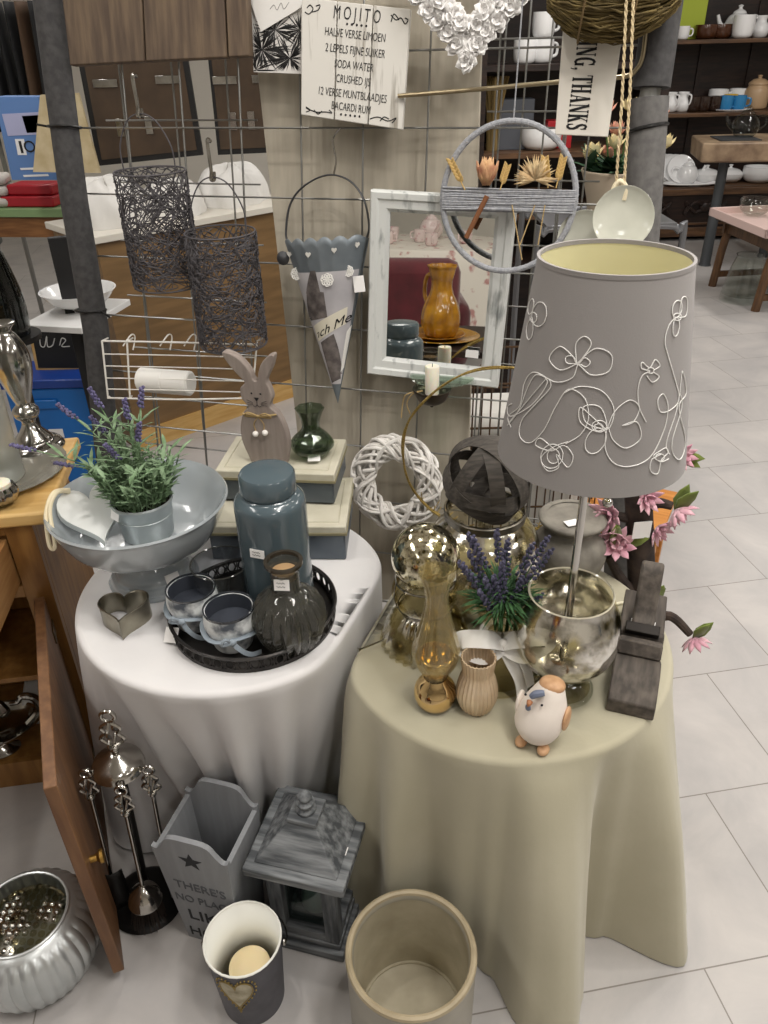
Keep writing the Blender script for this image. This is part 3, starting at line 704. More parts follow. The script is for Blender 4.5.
# ---- ribbed bud vase
P = onz(476, 706, ZB); t = thing('ribbed_bud_vase', 'small blush ribbed glass vase between the gold foot and the hen', 'vase', P)
G = zat(P, 657)-ZB
M().lathe(shell(prof([(.022, 0), (.028, .003), (.036, .026), (.037, .044), (.032, .070), (.0275, .085), (.0285, .098), (.031, G)], 5), .0028, .006), 120, rib=(26, .035)).build('vase_body', mat('blush_ribbed_glass', '#d8c3a6', .25, .2, col2='#c6ab8b', scale=20, coat=.5), t)
# ---- bowed vase with lavender
P = onz(497, 676, ZB); t = thing('footed_glass_vase', 'clear footed glass vase wearing a white bow and holding artificial lavender', 'vase', P)
M().lathe(shell(prof([(.055, 0), (.063, .003), (.060, .010), (.045, .026), (.034, .055), (.028, .085), (.026, .112), (.028, .128), (.040, .146), (.047, .166), (.045, .184)], 5), .0025, .012), 56).build('vase_body', mercury('lightly_silvered_glass', '#e3dfd3', '#b5ae9c', .7, 20), t)
BOW = mat('white_satin', '#eceae6', .45, sheen=.4)
bw = M()
bw2 = ribbon([(.0305*math.cos(a), .0305*math.sin(a), .112) for a in [2*PI*k/24 for k in range(25)]], .016).build('ribbon_band', BOW, t)
for s_ in (-1, 1):
    ribbon(cr([(.0, -.031, .112), (.03*s_, -.048, .134), (.072*s_, -.036, .126), (.078*s_, -.032, .108), (.036*s_, -.048, .096), (0, -.033, .110)], 8), .034, (0, -.5, .8)).build('bow_loop', BOW, t)
ribbon(cr([(0, -.033, .11), (.012, -.046, .085), (.03, -.058, .05), (.036, -.068, .018)], 6), .026, (.7, -1, .4)).build('ribbon_tail', BOW, t)
ribbon(cr([(0, -.033, .11), (.028, -.040, .095), (.045, -.052, .06), (.052, -.06, .03)], 6), .02, (.8, -1, .4)).build('ribbon_tail', BOW, t)
M().sph((0, -.035, .112), (.011, .008, .011), 14, 10).build('knot', BOW, t)
lt = thing('lavender_bunch', 'bunch of artificial dark lavender standing in the clear bowed vase', 'flowers', P+Vector((0, 0, .05)))
b = M(); fl = M(); rng = random.Random(11)
spk = 0
for k in range(19):
    a = rng.uniform(0, 6.28); r = rng.uniform(.01, .085); h = rng.uniform(.19, .30)-r*.6
    p1 = Vector((math.cos(a)*r-.012, math.sin(a)*r*.7, h)); p0 = Vector((math.cos(a)*.008, math.sin(a)*.008, .01)); mid = Vector((math.cos(a)*r*.3, math.sin(a)*r*.3, h*.55))
    st = cr([p0, mid, p1], 8); b.tube(st, .0011, 5); d = (st[-1]-st[-3]).normalized(); f = M()
    for j in range(30):
        q = p1+d*(-.055+.07*j/30); a2 = j*2.4; rr = .0068*(1-.6*j/30)
        f.sph(q+Vector((math.cos(a2)*rr, math.sin(a2)*rr, 0)), .0036, 5, 4)
    f.build('flower_spike', mat('dark_lavender_bloom', '#444358', .9, col2='#6b6a84', scale=160), lt)
for k in range(300):
    a = rng.uniform(0, 6.28); r = .036*math.sqrt(rng.random()); z = rng.uniform(.115, .165)
    b.leaf((math.cos(a)*r, math.sin(a)*r, z), (math.cos(a)*1.0, math.sin(a)*1.0, rng.uniform(-.1, 1.2)), .004, rng.uniform(.03, .055), curl=-.2)
b.build('foliage', mat('dark_green_leaf', '#2f5232', .7, col2='#4f7a4a', scale=60), lt)
# ---- bell jar holder with mercury ball
P = onz(425, 640, ZB); t = thing('bell_candle_holder', 'fluted clear glass bell shaped holder behind the slim vase', 'candle holder', P)
FL = mercury('fluted_silvered_glass', '#e9e8e2', '#bdb9ad', .55, 24)
M().lathe(shell(prof([(.085, 0), (.088, .004), (.085, .022), (.075, .052), (.063, .074), (.052, .088), (.050, .098), (.060, .112), (.064, .128), (.060, .146), (.0565, .156)], 5), .003, .006), 180, rib=(30, lambda z: .045 if z < .085 or z > .10 else 0)).build('glass_body', FL, t)
b = M(); b.tube(circ(.0545, .094), .0016, 6, closed=True); b.tube(circ(.058, .156), .0022, 6, closed=True)
b.tube([(.057*math.cos(a), .057*math.sin(a), .155+.05*0) for a in (R(200), R(200.5))], .002, 5); b.build('wire_band', SILVER, t)
b = M(); b.tube(cr([(-.056, -.01, .094), (-.062, -.02, .13), (-.058, -.016, .158)], 6), .0013, 6); b.build('wire_handle', SILVER, t); b = M(); b.tube([(-.086, -.02, .02), (-.13, -.045, .02), (-.136, -.048, .02)], lambda q: .0022+.003*(q > .8), 8); b.build('spigot', SILVER, t)
rb_ = .066; zc = .156+.052
tag(M().sph((0, 0, 0), rb_, 40, 24).build('glass_ball', MERC, None), 'speckled gold mercury glass ball resting on the fluted holder', 'ornament', loc=P+Vector((0, 0, zc)))
sp = bpy.data.objects['glass_ball']; o = M().box((.046, -.049, -.016), (.022, .0012, .02), rot=rz3(.7)).build('price_tag', TAG, sp, flat=True)
# ---- big jar and woven ball
P = onz(480, 600, ZB); t = thing('mercury_jar', 'large round mercury glass jar in the middle of the beige table', 'jar', P)
M().lathe(shell(prof([(.080, 0), (.088, .006), (.112, .05), (.124, .10), (.122, .14), (.104, .185), (.084, .207), (.077, .216), (.078, .232), (.082, .238)], 5), .003, .008), 72).build('jar_body', MERC2, t)
M().lathe([(.079, .218), (.083, .219), (.084, .234), (.080, .236), (.079, .218)], 64).build('metal_collar', mat('pewter', '#77736a', .3, .9), t)
BALLC = P+Vector((.004, .006, .238+.060)); RB = .085
t = thing('woven_ball', 'dark grey ball of woven wood strips sitting on the mercury jar', 'ornament', BALLC)
STR = wood('grey_veneer', '#403c38', '#59534d', 'x', scale=18, rough=.75)
for k, (ax, off) in enumerate((((1, .1, .1), .0), ((.2, 1, .2), .004), ((.1, .15, 1), -.002), ((1, 1, .3), .002), ((-1, .8, .5), -.004), ((.5, -.3, 1), .003))):
    n = Vector(ax).normalized(); u = n.orthogonal().normalized(); v = n.cross(u); b = M(); N = 48; hw = .0145; rows = []
    dsp = n*(.025*math.sin(k*2.1))
    for i in range(N):
        a = 2*PI*i/N; r_ = math.sqrt(RB**2-dsp.length**2)+.0018*math.sin(4*a+k*1.7)+off*.6; d = u*math.cos(a)+v*math.sin(a)
        rows.append([b.b.verts.new(d*(r_+x)+n*(y)+dsp) for x, y in ((.0008, -hw), (.0008, hw), (-.0008, hw), (-.0008, -hw))])
    for i in range(N):
        A, B = rows[i], rows[(i+1) % N]
        for j in range(4): b.b.faces.new((A[j], A[(j+1) % 4], B[(j+1) % 4], B[j]))
    b.build('woven_strip', STR, t, sharp=50)
# ---- stone vase
P = onz(566, 572, ZB); t = thing('stone_vase', 'grey stone urn vase with a flat rim behind the lamp', 'vase', P)
M().lathe(shell(prof([(.060, 0), (.066, .006), (.082, .05), (.080, .085), (.062, .108), (.052, .120), (.056, .130), (.072, .142), (.0735, .150), (.068, .154)], 5), .012, .01), 56).build('vase_body', mat('weathered_stone', '#6f6a62', .85, col2='#8a857b', scale=22, bump=.35), t)
o = M().box((-.02, -.03, .1558), (.03, .022, .001)).build('price_tag', TAG, t, flat=True); o.rotation_euler = (0, 0, .3)
M().lathe([(0, .148), (.062, .148), (.0625, .1515), (0, .1515)], 40).build('flat_top', mat('weathered_stone', '#000000'), t)
# ---- wooden plane
pf = onz(629, 716, ZB); pb = onz(644, 600, ZB); d = pb-pf; L = .30; az = math.atan2(d.y, d.x)-PI/2
t = thing('wooden_plane', 'old dark wooden hand plane at the right edge of the beige table', 'hand plane', pf, az)
OW = wood('old_dark_wood', '#433d38', '#625a52', 'y', scale=7, rough=.75, bump=.3)
k = .083
# body: bevelled toe, open throat, wedge bed
b = M(); mt = Matrix.Rotation(PI/2, 4, 'Z')
side = [(0, 0), (L, 0), (L, .062), (.165, .062), (.165, .072), (.150, .074), (.132, .040), (.125, .040), (.090, .062), (.055, .062), (.0, .030)]
b.prism([(-x, z) for x, z in side][::-1], -k/2, k/2, mtx=Matrix.Rotation(-PI/2, 4, 'Z')).build('plane_body', OW, t, bevel=.003)
M().box((0, .112, .068), (k-.004, .036, .030), rot=rx3(R(-28))).build('wedge_block', OW, t, bevel=.004)
M().box((0, .150, .081), (k-.02, .022, .014), rot=rx3(R(18))).build('cutting_iron', mat('dark_iron', '#26221f', .5, .6), t, bevel=.002)
tg = tagcard(t, (0, .172, .0745), .045, .022, (0, -.5, 1), 1)
pr = [(.165, .062), (.205, .062), (.222, .09), (.236, .135), (.252, .165), (.240, .178), (.222, .168), (.205, .13), (.185, .095), (.165, .082)]
M().prism([(-p.x, p.y) for p in cr(pr, 4, True)][::-1], -.021, .021, mtx=Matrix.Rotation(-PI/2, 4, 'Z')).build('handle', OW, t, bevel=.005)
# ---- gold glitter hoop and the wire bin behind
GL = mat('gold_glitter', '#b49a58', .45, .8, col2='#7d6a38', scale=300, bump=.6)
c0 = Vector((.30, 1.56, .775)); t = None
b = M(); rng = random.Random(3)
for k in range(3):
    pts = [(.235*math.cos(a)*(1+.012*math.sin(7*a+k)), .006*math.sin(5*a+2*k), .215*math.sin(a)*(1+.012*math.cos(6*a+k))) for a in [2*PI*i/90 for i in range(90)]]
    b.tube(pts, .0022, 5, closed=True)
for i in range(260):
    a = rng.uniform(0, 6.28); q = Vector((.235*math.cos(a), 0, .215*math.sin(a)))
    if math.sin(a) < -.55 or (math.cos(a) > -.2 and math.sin(a) < .4):
        b.tube([q, q+Vector((rng.gauss(0, .012), rng.gauss(0, .010), rng.gauss(0, .014)))], .0012, 4)
tag(b.build('glitter_hoop', GL), 'large thin gold glitter hoop leaning behind the woven ball', 'hoop', loc=(c0.x-.02, c0.y+.03, ZB+.222), rz=R(-6))
# ================================================================== the wire grid and what hangs on it
class Loc:
    """local frame on the grid plane: X right, Y away, Z up"""
    def __init__(s, px, py, off=0, mtx=None): s.off = off; s.o = onG(px, py, off); s.m = mtx or gm(s.o); s.i = s.m.inverted()
    def __call__(s, px, py, y=0):
        d = ray(px, py); di = s.i.to_3x3() @ d; oi = s.i @ CAM; k = (y-oi.y)/di.y; q = oi+di*k; return Vector((q.x, y, q.z))
def build_grid(name, label, L, u0, u1, v0, v1, su, sv, rad=.0024, du=0, dv=0):
    b = M()
    k = math.ceil((u0-du)/su)
    while du+k*su <= u1:
        b.tube([(du+k*su, .0024, v0), (du+k*su, .0024, v1)], rad, 6); k += 1
    k = math.ceil((v0-dv)/sv)
    while dv+k*sv <= v1:
        b.tube([(u0, -.0024, dv+k*sv), (u1, -.0024, dv+k*sv)], rad, 6); k += 1
    o = b.build(name, STEEL); o.matrix_world = L.m; tag(o, label, 'wire grid'); return o
L0_ = Loc(300.5, 128)
uL = L0_(60, 128).x; uR = L0_(652, 128).x; vF = -L0_.o.z/GU.z+.012
build_grid('wire_grid', 'grey steel wire grid panel standing behind the two tables, holding the decorations', L0_, uL, uR, vF, .36, .1465, .1475)
m2 = gm(L0_.o+GN*.16); m2 = m2 @ Matrix.Rotation(R(2), 4, 'X')
L2_ = Loc(0, 0, mtx=m2)
build_grid('wire_grid', 'second wire grid panel close behind the left end of the first', L2_, uL+.03, -.17, -1.40, .36, .1465, .1475, du=.045, dv=.03)
m3 = gm(L0_.o+GN*.20); L3_ = Loc(0, 0, mtx=m3)
build_grid('wire_grid', 'narrow dense wire grid panel standing behind the yarn hoop', L3_, L0_(474, 128).x, L0_(606, 128).x, -1.40, .36, .052, .1475, du=.01, dv=.05)
FOAM = mat('grey_pipe_foam', '#3d3c3d', .95, col2='#4b4a4a', scale=60, bump=.3); FOAM2 = mat('lighter_pipe_foam', '#5b5958', .95, col2='#6a6866', scale=60, bump=.3)
def rod(pts, r, name, m, parent, seg=20): return M().tube(pts, r, seg).build(name, m, parent)
t = thing('padded_post', 'dark grey foam padded post at the left end of the wire grid', 'post', mtx=gm(onG(75, 200, .03)))
L = Loc(75, 200, .03); a, b_ = L(40, -60), L(106, 440); zf = -L.o.z/GU.z
bot = b_+(b_-a)/(a.z-b_.z)*(b_.z-zf-.015)
rod([a, L(74, 200), L(96, 330), b_, bot], .033, 'foam_sleeve', FOAM, t)
rod([bot+Vector((0, 0, .0)), bot+Vector((0, 0, .014))], .045, 'foot_cap', BLACK, t)
for py in (127, 310):
    c = L(40+66*(py+60)/500+(2 if py > 200 else 0), py); b = M(); b.tube([c+Vector((.038*math.cos(q), .038*math.sin(q), .0)) for q in [2*PI*k/20 for k in range(20)]], .003, 6, closed=True); b.tube([c+Vector((-.036 if py < 200 else .036, -.012, 0)), c+Vector((-.062 if py < 200 else .066, -.02, .004 if py < 200 else -.012))], .003, 6); b.build('cable_tie', BLACK, t)
t = thing('padded_post', 'grey foam padded post with a split joint at the right end of the wire grid', 'post', mtx=gm(onG(645, 120, .02)))
L = Loc(645, 120, .02)
a, j, b_ = L(672, -60), L(651, 88), L(641, 240); zf = -L.o.z/GU.z; bot = b_+(b_-j)/(j.z-b_.z)*(b_.z-zf-.015)
rod([a, j], .037, 'foam_sleeve', FOAM, t); rod([L(650, 98), b_, bot], .037, 'foam_sleeve', FOAM2, t)
rod([j, L(649, 100)], .02, 'steel_tube', STEEL, t); rod([bot, bot+Vector((0, 0, .014))], .045, 'foot_cap', BLACK, t)
c = L(647, 128); M().tube([c+Vector((.039*math.cos(q), .039*math.sin(q), .008*math.cos(q))) for q in [2*PI*k/20 for k in range(20)]], .0035, 6, closed=True).build('cable_tie', BLACK, t)
# board behind the grid
L = Loc(360, 250, -.05); pts = [L(246, -30), L(299, 450), L(302, 600), L(466, 600), L(469, 440), L(484, -30)]
bd = M().prism([(p.x, p.z) for p in pts], 0, .018).build('backing_board', wood('pale_grey_board', '#a79f90', '#b7af9f', 'z', scale=5, rough=.8, bump=.05), bevel=.002)
tag(bd, 'tall pale beige board leaning behind the wire grid', 'board', mtx=L.m)
# brass rail
L = Loc(500, 90, .05)
rr = M().tube(cr([L(398, 96), L(470, 90), L(560, 82), L(622, 77), L(636, 70), L(643, 55), L(647, 20), L(652, -30)], 6), .0045, 10).build('brass_rail', mat('dull_brass', '#a2957a', .3, .9))
tag(rr, 'thin brass rod running across the grid under the rose heart', 'rod', mtx=L.m)
# ---- barn wood sign
L = Loc(160, 30, .04)
BARN = wood('brown_barn_wood', '#53453a', '#6f5e4c', 'z', scale=7, rough=.7, bump=.25)
b = M()
xs = [(65, 147), (148.5, 229), (230.5, 252)]
for (x0, x1) in xs:
    y0 = 66-(x0-73)*.05; y1 = 66-(x1-73)*.05
    q = [L(x0+(8 if x0 < 70 else 0), y0), L(x1, y1), L(x1-6, -70), L(x0-8 if x0 < 70 else x0-6, -70)]
    b.prism([(p.x, p.z) for p in q], -.012, .012)
t = thing('wooden_plank_sign', 'brown wooden plank board hung at the top left of the grid', 'board', mtx=L.m)
b.build('planks', BARN, t, bevel=.003)
M().box((L(150, 10).x, .018, L(150, 10).z), (.30, .012, .03)).build('back_batten', BARN, t)
# ---- wire lanterns
LW = mat('dark_grey_wire', '#565356', .7, .2)
def wire_lantern(label, cx, cyt, cyb, wpx, seed, hook):
    pc = onG(cx, (cyt+cyb)/2, .11); s = (pc-CAM).dot(FWD)/FPX; r = wpx*s/2-.003
    zt, zb = zat(pc, cyt), zat(pc, cyb); h = zt-zb; t = thing('wire_lantern', label, 'lantern', (pc.x, pc.y, zb), YAW, 'tangled wire lanterns on the grid')
    rng = random.Random(seed); b = M()
    for k in range(380):
        a = rng.uniform(0, 6.28); z = rng.uniform(.004, h-.004); da = rng.choice((-1, 1))*rng.uniform(.6, 1.6); sl = rng.gauss(0, h*.28); w_ = rng.uniform(0, 6.28); pts = []
        for i in range(13):
            q = i/12; zz_ = z+sl*q+.012*math.sin(w_+5*q); zz_ = abs(zz_); zz_ = h-abs(h-zz_); rr = r+.003*math.sin(w_*3+i)
            pts.append((rr*math.cos(a+da*q), rr*math.sin(a+da*q), min(max(zz_, 0), h)))
        b.tube(pts, .00125, 4)
    for z in (0, h): b.tube(circ(r, z), .0022, 5, closed=True)
    for k in range(16):
        a, a2 = rng.uniform(0, 6.28), rng.uniform(0, 6.28); b.tube([(r*math.cos(a), r*math.sin(a), .002), (r*math.cos(a2), r*math.sin(a2), .002)], .00125, 4)
    b.build('wire_body', LW, t)
    M().tube(cr([(-r*.82, 0, h), (-r*.8, 0, h+.05), (-r*.45, 0, h+.10), (0, 0, h+.115), (r*.45, 0, h+.10), (r*.8, 0, h+.05), (r*.82, 0, h)], 6), .0016, 6).build('handle', LW, t)
    if hook:
        M().tube(cr([(0, .01, h+.185), (0, .0, h+.19), (0, -.006, h+.18), (0, -.004, h+.13), (0, -.01, h+.112), (0, .006, h+.11), (0, .008, h+.125)], 5), .004, 8).build('hook', SILVER, t)
wire_lantern('dark tangled wire lantern under the brown plank sign', 159, 171, 284, 70, 1, True)
wire_lantern('dark tangled wire lantern hanging lower, nearer the metal cone', 227, 232, 343, 70, 2, True)
# ---- white wire rack with a candle
WWIRE = mat('white_coated_wire', '#e9e6df', .4)
L = Loc(180, 370, .03); t = thing('wire_rack', 'white coated wire letter rack hooked on the grid behind the bunny', 'rack', mtx=L.m)
b = M(); D = -.05
for py, y in ((341, D), (354, D*.9), (366, D*.7), (378, D*.8), (389, D), (398, D)):
    b.tube(cr([L(102+(py-341)*.1, py, y), L(180, py+1.5, y), L(255, py+3.5 if py < 395 else py, y)], 3), .0017 if py not in (341, 398) else .0026, 6)
for xt, xb in ((102, 108), (127, 130), (257, 252)):
    b.tube([L(xt, 341, D), L(xb, 398, D)], .0024, 6); b.tube([L(xb, 398, D), L(xb+2, 396, 0)], .002, 6); b.tube([L(xt, 341, D), L(xt+6, 338, 0)], .002, 6)
for px in (135, 172, 196): b.tube(cr([L(px-12, 346, D), L(px-4, 335, -.02), L(px, 337, -.008), L(px-2, 350, -.02)], 5), .0018, 6)
b.build('wire_frame', WWIRE, t)
s = (L.o-CAM).dot(FWD)/FPX
c = L(165.5, 381.5, -.012); hl = (194-137)*s/2; rr = .032
pr = [(0, -hl), (rr*.86, -hl), (rr, -hl+.004), (rr, -.0012), (rr*.97, 0), (rr, .0012), (rr, hl-.004), (rr*.86, hl), (0, hl)]
o = M().lathe(pr, 32, mtx=ry3(PI/2)).build('pillar_candle', mat('white_wax', '#eeece7', .5)); tag(o, 'short white pillar candle lying in the white wire rack', 'candle', mtx=L.m @ Matrix.Translation((c.x, c.y, c.z)))
# ---- mojito sign
L = Loc(356, 65, .035); TL, TR, BR_, BL_ = L(303, -2), L(411, 10), L(403, 130), L(302, 115)
t = thing('recipe_sign', 'white painted plank sign with a cocktail recipe in black letters', 'sign', mtx=L.m)
WP = mat('white_distressed_paint', '#d6d3cc', .75, col2='#8f887c', scale=5, stretch=(14, 14, 1.2), detail=8, lo=.58, hi=.74)
b = M()
for k in range(3):
    f0, f1 = (0, .338, .671)[k], (.326, .659, 1)[k]
    q = [TL.lerp(TR, f0), TL.lerp(TR, f1), BL_.lerp(BR_, f1), BL_.lerp(BR_, f0)]
    b.prism([(p.x, p.z) for p in q][::-1], -.007, .007)
b.build('planks', WP, t, bevel=.0015)
xa = (TR-TL).normalized(); Wd_ = (TR-TL).length; Hd = (TL-BL_).length
roll = math.atan2(xa.z, xa.x); rotm = Matrix.Rotation(PI/2, 4, 'X'); rotm = Matrix.Rotation(-roll, 4, 'Y') @ rotm
def sgn(px, py, s_, size, sx): text(s_, size, INK, t, L(px, py, -.0076), sx=sx, rot=rotm, ext=.0004, offset=-.0002)
sgn(357, 15, 'M O J I T O', .034, .62)
for k in range(5): pass
for s_, px, py, sz, sx in (('HALVE VERSE LIMOEN', 355, 35, .022, .62), ('2 LEPELS FIJNE SUIKER', 355, 51, .022, .62), ('SODA WATER', 354, 66, .022, .62), ('CRUSHED IJS', 353, 80.5, .022, .62), ('12 VERSE MUNTBLAADJES', 352, 95, .022, .62), ('BACARDI RUM', 351, 108, .022, .62)): sgn(px, py, s_, sz, sx)
b = M()
for i in range(5):
    for px, py in ((347+i*4.8, 24+i*.5), (341+i*4.6, 114.5+i*.5)): b.sph(L(px, py, -.0074), (.0026, .0008, .0026), 5, 4)
for pts in ([(305, 12), (309, 14), (313, 9), (310, 5), (307, 8)], [(312, 12), (318, 10), (320, 5), (316, 6)], [(391, 15), (396, 20), (401, 18), (405, 24), (408, 20), (405, 18)], [(391, 22), (394, 14), (399, 20)],
            [(306, 107), (310, 110), (306, 112)], [(306, 108), (316, 112), (326, 112), (332, 113), (329, 110)], [(370, 119), (378, 117), (388, 121), (396, 118), (392, 123)], [(314, 110), (318, 114), (322, 111)], [(380, 121), (384, 117), (389, 119)]):
    s2 = M(); s2.tube(cr([L(x, y, -.0074) for x, y in pts], 5), .0011, 4); s2.build('scroll', INK, t)
b.build('dotted_row', INK, t)
# ---- palm picture and white paper
L = Loc(275, 40, .014); t = thing('palm_print', 'black and white palm leaf print beside the recipe sign', 'picture', mtx=L.m)
q = [L(250, -20), L(302, -20), L(302, 74), L(254, 72)]; M().prism([(p.x, p.z) for p in q][::-1], -.002, .002).build('print_sheet', mat('print_paper', '#d6d3cf', .7), t)
b = M(); rng = random.Random(9)
for (cx, cy, n, l) in ((262, 50, 26, 34), (290, 58, 24, 30), (275, 30, 18, 30), (256, 70, 12, 24), (300, 30, 14, 26)):
    for k in range(n*3):
        a = rng.uniform(0, 6.28); x1, y1 = cx+math.cos(a)*l*rng.uniform(.5, 1), cy+math.sin(a)*l*rng.uniform(.5, 1)
        x1 = min(max(x1, 253), 301); y1 = min(max(y1, -10), 71); p0, p1 = L(cx, cy, -.0022), L(x1, y1, -.0022); d = (p1-p0); nn = Vector((-d.z, 0, d.x)).normalized()*.0013
        v = [b.b.verts.new(p0), b.b.verts.new(p0.lerp(p1, .5)+nn), b.b.verts.new(p1), b.b.verts.new(p0.lerp(p1, .5)-nn)]; b.b.faces.new(v)
b.build('palm_leaves', mat('print_black', '#2b2a2a', .7), t, solid=.0004)
L = Loc(275, 10, .022); t = thing('paper_sheet', 'white paper sheet pinned at the very top beside the plank sign', 'paper', mtx=L.m)
q = [L(243, -20), L(261, 32), L(304, 6), L(304, -20)]; M().prism([(p.x, p.z) for p in q], -.001, .001).build('sheet', mat('white_paper', '#dedcd8', .7), t)
M().tube(cr([L(270, 9, -.0014), L(274, 5, -.0014), L(277, 10, -.0014), L(281, 3, -.0014), L(284, 9, -.0014), L(289, 2, -.0014)], 6), .0006, 4).build('pencil_marks', mat('pencil', '#8f8c8a', .7), t)
# ---- metal cone wall pocket
L = Loc(327, 300, .03); t = thing('metal_wall_pocket', 'grey metal cone wall pocket printed with an old French picture', 'wall pocket', mtx=L.m)
a, b_, tip = L(287, 243), L(369, 238), L(338, 403); zt_c = (a.z+b_.z)/2; wl = a.x; wr_ = b_.x
def cone_pt(u, v, lift=0, rag=0):            # u -1..1 across, v 0 top..1 tip
    l, r_ = Vector((a.x, 0, a.z)).lerp(Vector((tip.x, 0, tip.z)), v), Vector((b_.x, 0, b_.z)).lerp(Vector((tip.x, 0, tip.z)), v)
    p = l.lerp(r_, (u+1)/2); w_ = (r_.x-l.x)/2; return Vector((p.x, -(.75*w_*math.sqrt(max(0, 1-u*u*.985)))-lift, p.z+rag*(1-v)))
GZ = mat('blue_grey_metal', '#6d757b', .5, .3, col2='#7d8489', scale=14, bump=.05)
def scal(u): return .010*abs(math.sin((u+1)*PI*3.0))
b = M(); NU = 49
b.grid(lambda i, j: cone_pt(-1+2*i, min(j, 1), 0, scal(-1+2*i)), NU, 24); b.build('cone_body', GZ, t, solid=.0012)
b = M(); V = [(a.x, .001, a.z), (b_.x, .001, b_.z), (tip.x, .001, tip.z)]; b.prism([(v[0], v[2]) for v in V][::-1], .0, .0015); b.build('back_plate', GZ, t)
def patch(name, poly, m, lift, n=10):
    """a small printed patch, given by picture corners u,v (4 points)"""
    q = [Vector((x, y)) for x, y in poly]; b = M()
    def fn(i, j):
        p = q[0].lerp(q[1], i).lerp(q[3].lerp(q[2], i), j); return cone_pt(p.x, p.y, lift)
    b.grid(fn, n, n); return b.build(name, m, pp)
def uvp(px, py):
    v = 0
    l = L(px, py); v = (zt_c-l.z)/(zt_c-tip.z); c0 = Vector((a.x, 0, a.z)).lerp(Vector((tip.x, 0, tip.z)), v); c1 = Vector((b_.x, 0, b_.z)).lerp(Vector((tip.x, 0, tip.z)), v)
    return (max(-1, min(1, (l.x-c0.x)/max(1e-4, c1.x-c0.x)*2-1)), v)
pp = M().grid(lambda i, j: cone_pt(-1+2*i, .17+.70*j, .0009), 33, 24).build('printed_paper', mat('lilac_grey_print', '#c3c0c2', .7, col2='#a9a6aa', scale=12), t)
DK = mat('sepia_print', '#4a4443', .7, col2='#78706d', scale=40); CP = mat('cream_print', '#dcd6c4', .7); LACE = mat('white_lace', '#ebe9e4', .8)
patch('picture_figure', [uvp(313, 285), uvp(331, 290), uvp(333, 315), uvp(309, 318)], DK, .0013)
patch('picture_figure', [uvp(319, 268), uvp(324, 268), uvp(328, 292), uvp(312, 290)], DK, .0014)
patch('picture_figure', [uvp(324, 340), uvp(338, 332), uvp(343, 378), uvp(333, 382)], DK, .0013)
patch('cream_banner', [uvp(312, 325), uvp(358, 305), uvp(356, 322), uvp(317, 341)], CP, .0016)
patch('cream_edge', [uvp(349, 332), uvp(355, 326), uvp(347, 368), uvp(342, 372)], LACE, .0015)
tx = text('nch Me', .030, INK, pp, (0, 0, 0), sx=.8, ext=.0001, rot=Matrix.Identity(4), name='script_lettering')
w0 = min(v.co.x for v in tx.data.vertices); w1 = max(v.co.x for v in tx.data.vertices)
q0, q1 = L(319, 334), L(354, 315)
for v in tx.data.vertices:
    f = (v.co.x+v.co.y*.25-w0)/(w1-w0); p = q0.lerp(q1, f); z = p.z+v.co.y*1.0
    vv = (zt_c-z)/(zt_c-tip.z); c0 = Vector((a.x, 0, a.z)).lerp(Vector((tip.x, 0, tip.z)), vv); c1 = Vector((b_.x, 0, b_.z)).lerp(Vector((tip.x, 0, tip.z)), vv)
    u = (p.x-c0.x)/(c1.x-c0.x)*2-1; y = -(.75*(c1.x-c0.x)/2*math.sqrt(max(0, 1-u*u*.985)))-.0022; v.co = Vector((p.x, y, z))
for (cx, cy, rr) in ((302, 270, .013), (335, 278, .014), (354, 272, .011)):
    b = M()
    for k in range(8):
        q = uvp(cx, cy); p = cone_pt(q[0], q[1], .0025); n = 12; r1 = rr*.42
        cc = p+Vector((rr*.62*math.cos(k*PI/4), 0, rr*.62*math.sin(k*PI/4))); b.tube([cc+Vector((r1*math.cos(s_), 0, r1*math.sin(s_))) for s_ in [2*PI*i/10 for i in range(10)]], .0016, 5, closed=True)
    b.sph(p, (rr*.25, .001, rr*.25), 8, 5); b.build('lace_flower', LACE, t)
for (cx, cy) in ((295, 250), (318, 252), (343, 250), (362, 247)):
    q = uvp(cx, cy); p = cone_pt(q[0], q[1], .0); hp_ = heart(.007, 20); b = M(); b.prism([(x+p.x, z+p.z) for x, z in hp_], p.y-.003, p.y-.001); b.build('heart_cutout', mat('heart_light', '#c9c6c0', .8), t)
M().tube(cr([a+Vector((.004, -.004, 0)), L(286, 232), L(290, 205), L(304, 186), L(328, 175), L(350, 181), L(364, 200), L(369, 225), b_+Vector((-.004, -.004, 0))], 8), .0058, 8, flat=.35).build('handle', mat('dark_iron_strap', '#5f6063', .5, .7), t)
M().lathe([(0, -.004), (.013, 0), (.016, .006), (.008, .012), (0, .014)], 16, c=L(284, 258, -.01), mtx=rx3(PI/2)).build('pivot_knob', mat('dark_iron_strap', '#000'), t)
M().box(L(359, 284, -.035), (.026, .0012, .036), rot=ry3(R(-8))).build('price_tag', TAG, t, flat=True)
M().tube(cr([L(334, 174, -.004), L(336, 160), L(333, 140), L(340, 128)], 5), .002, 6).build('hook', SILVER, t)
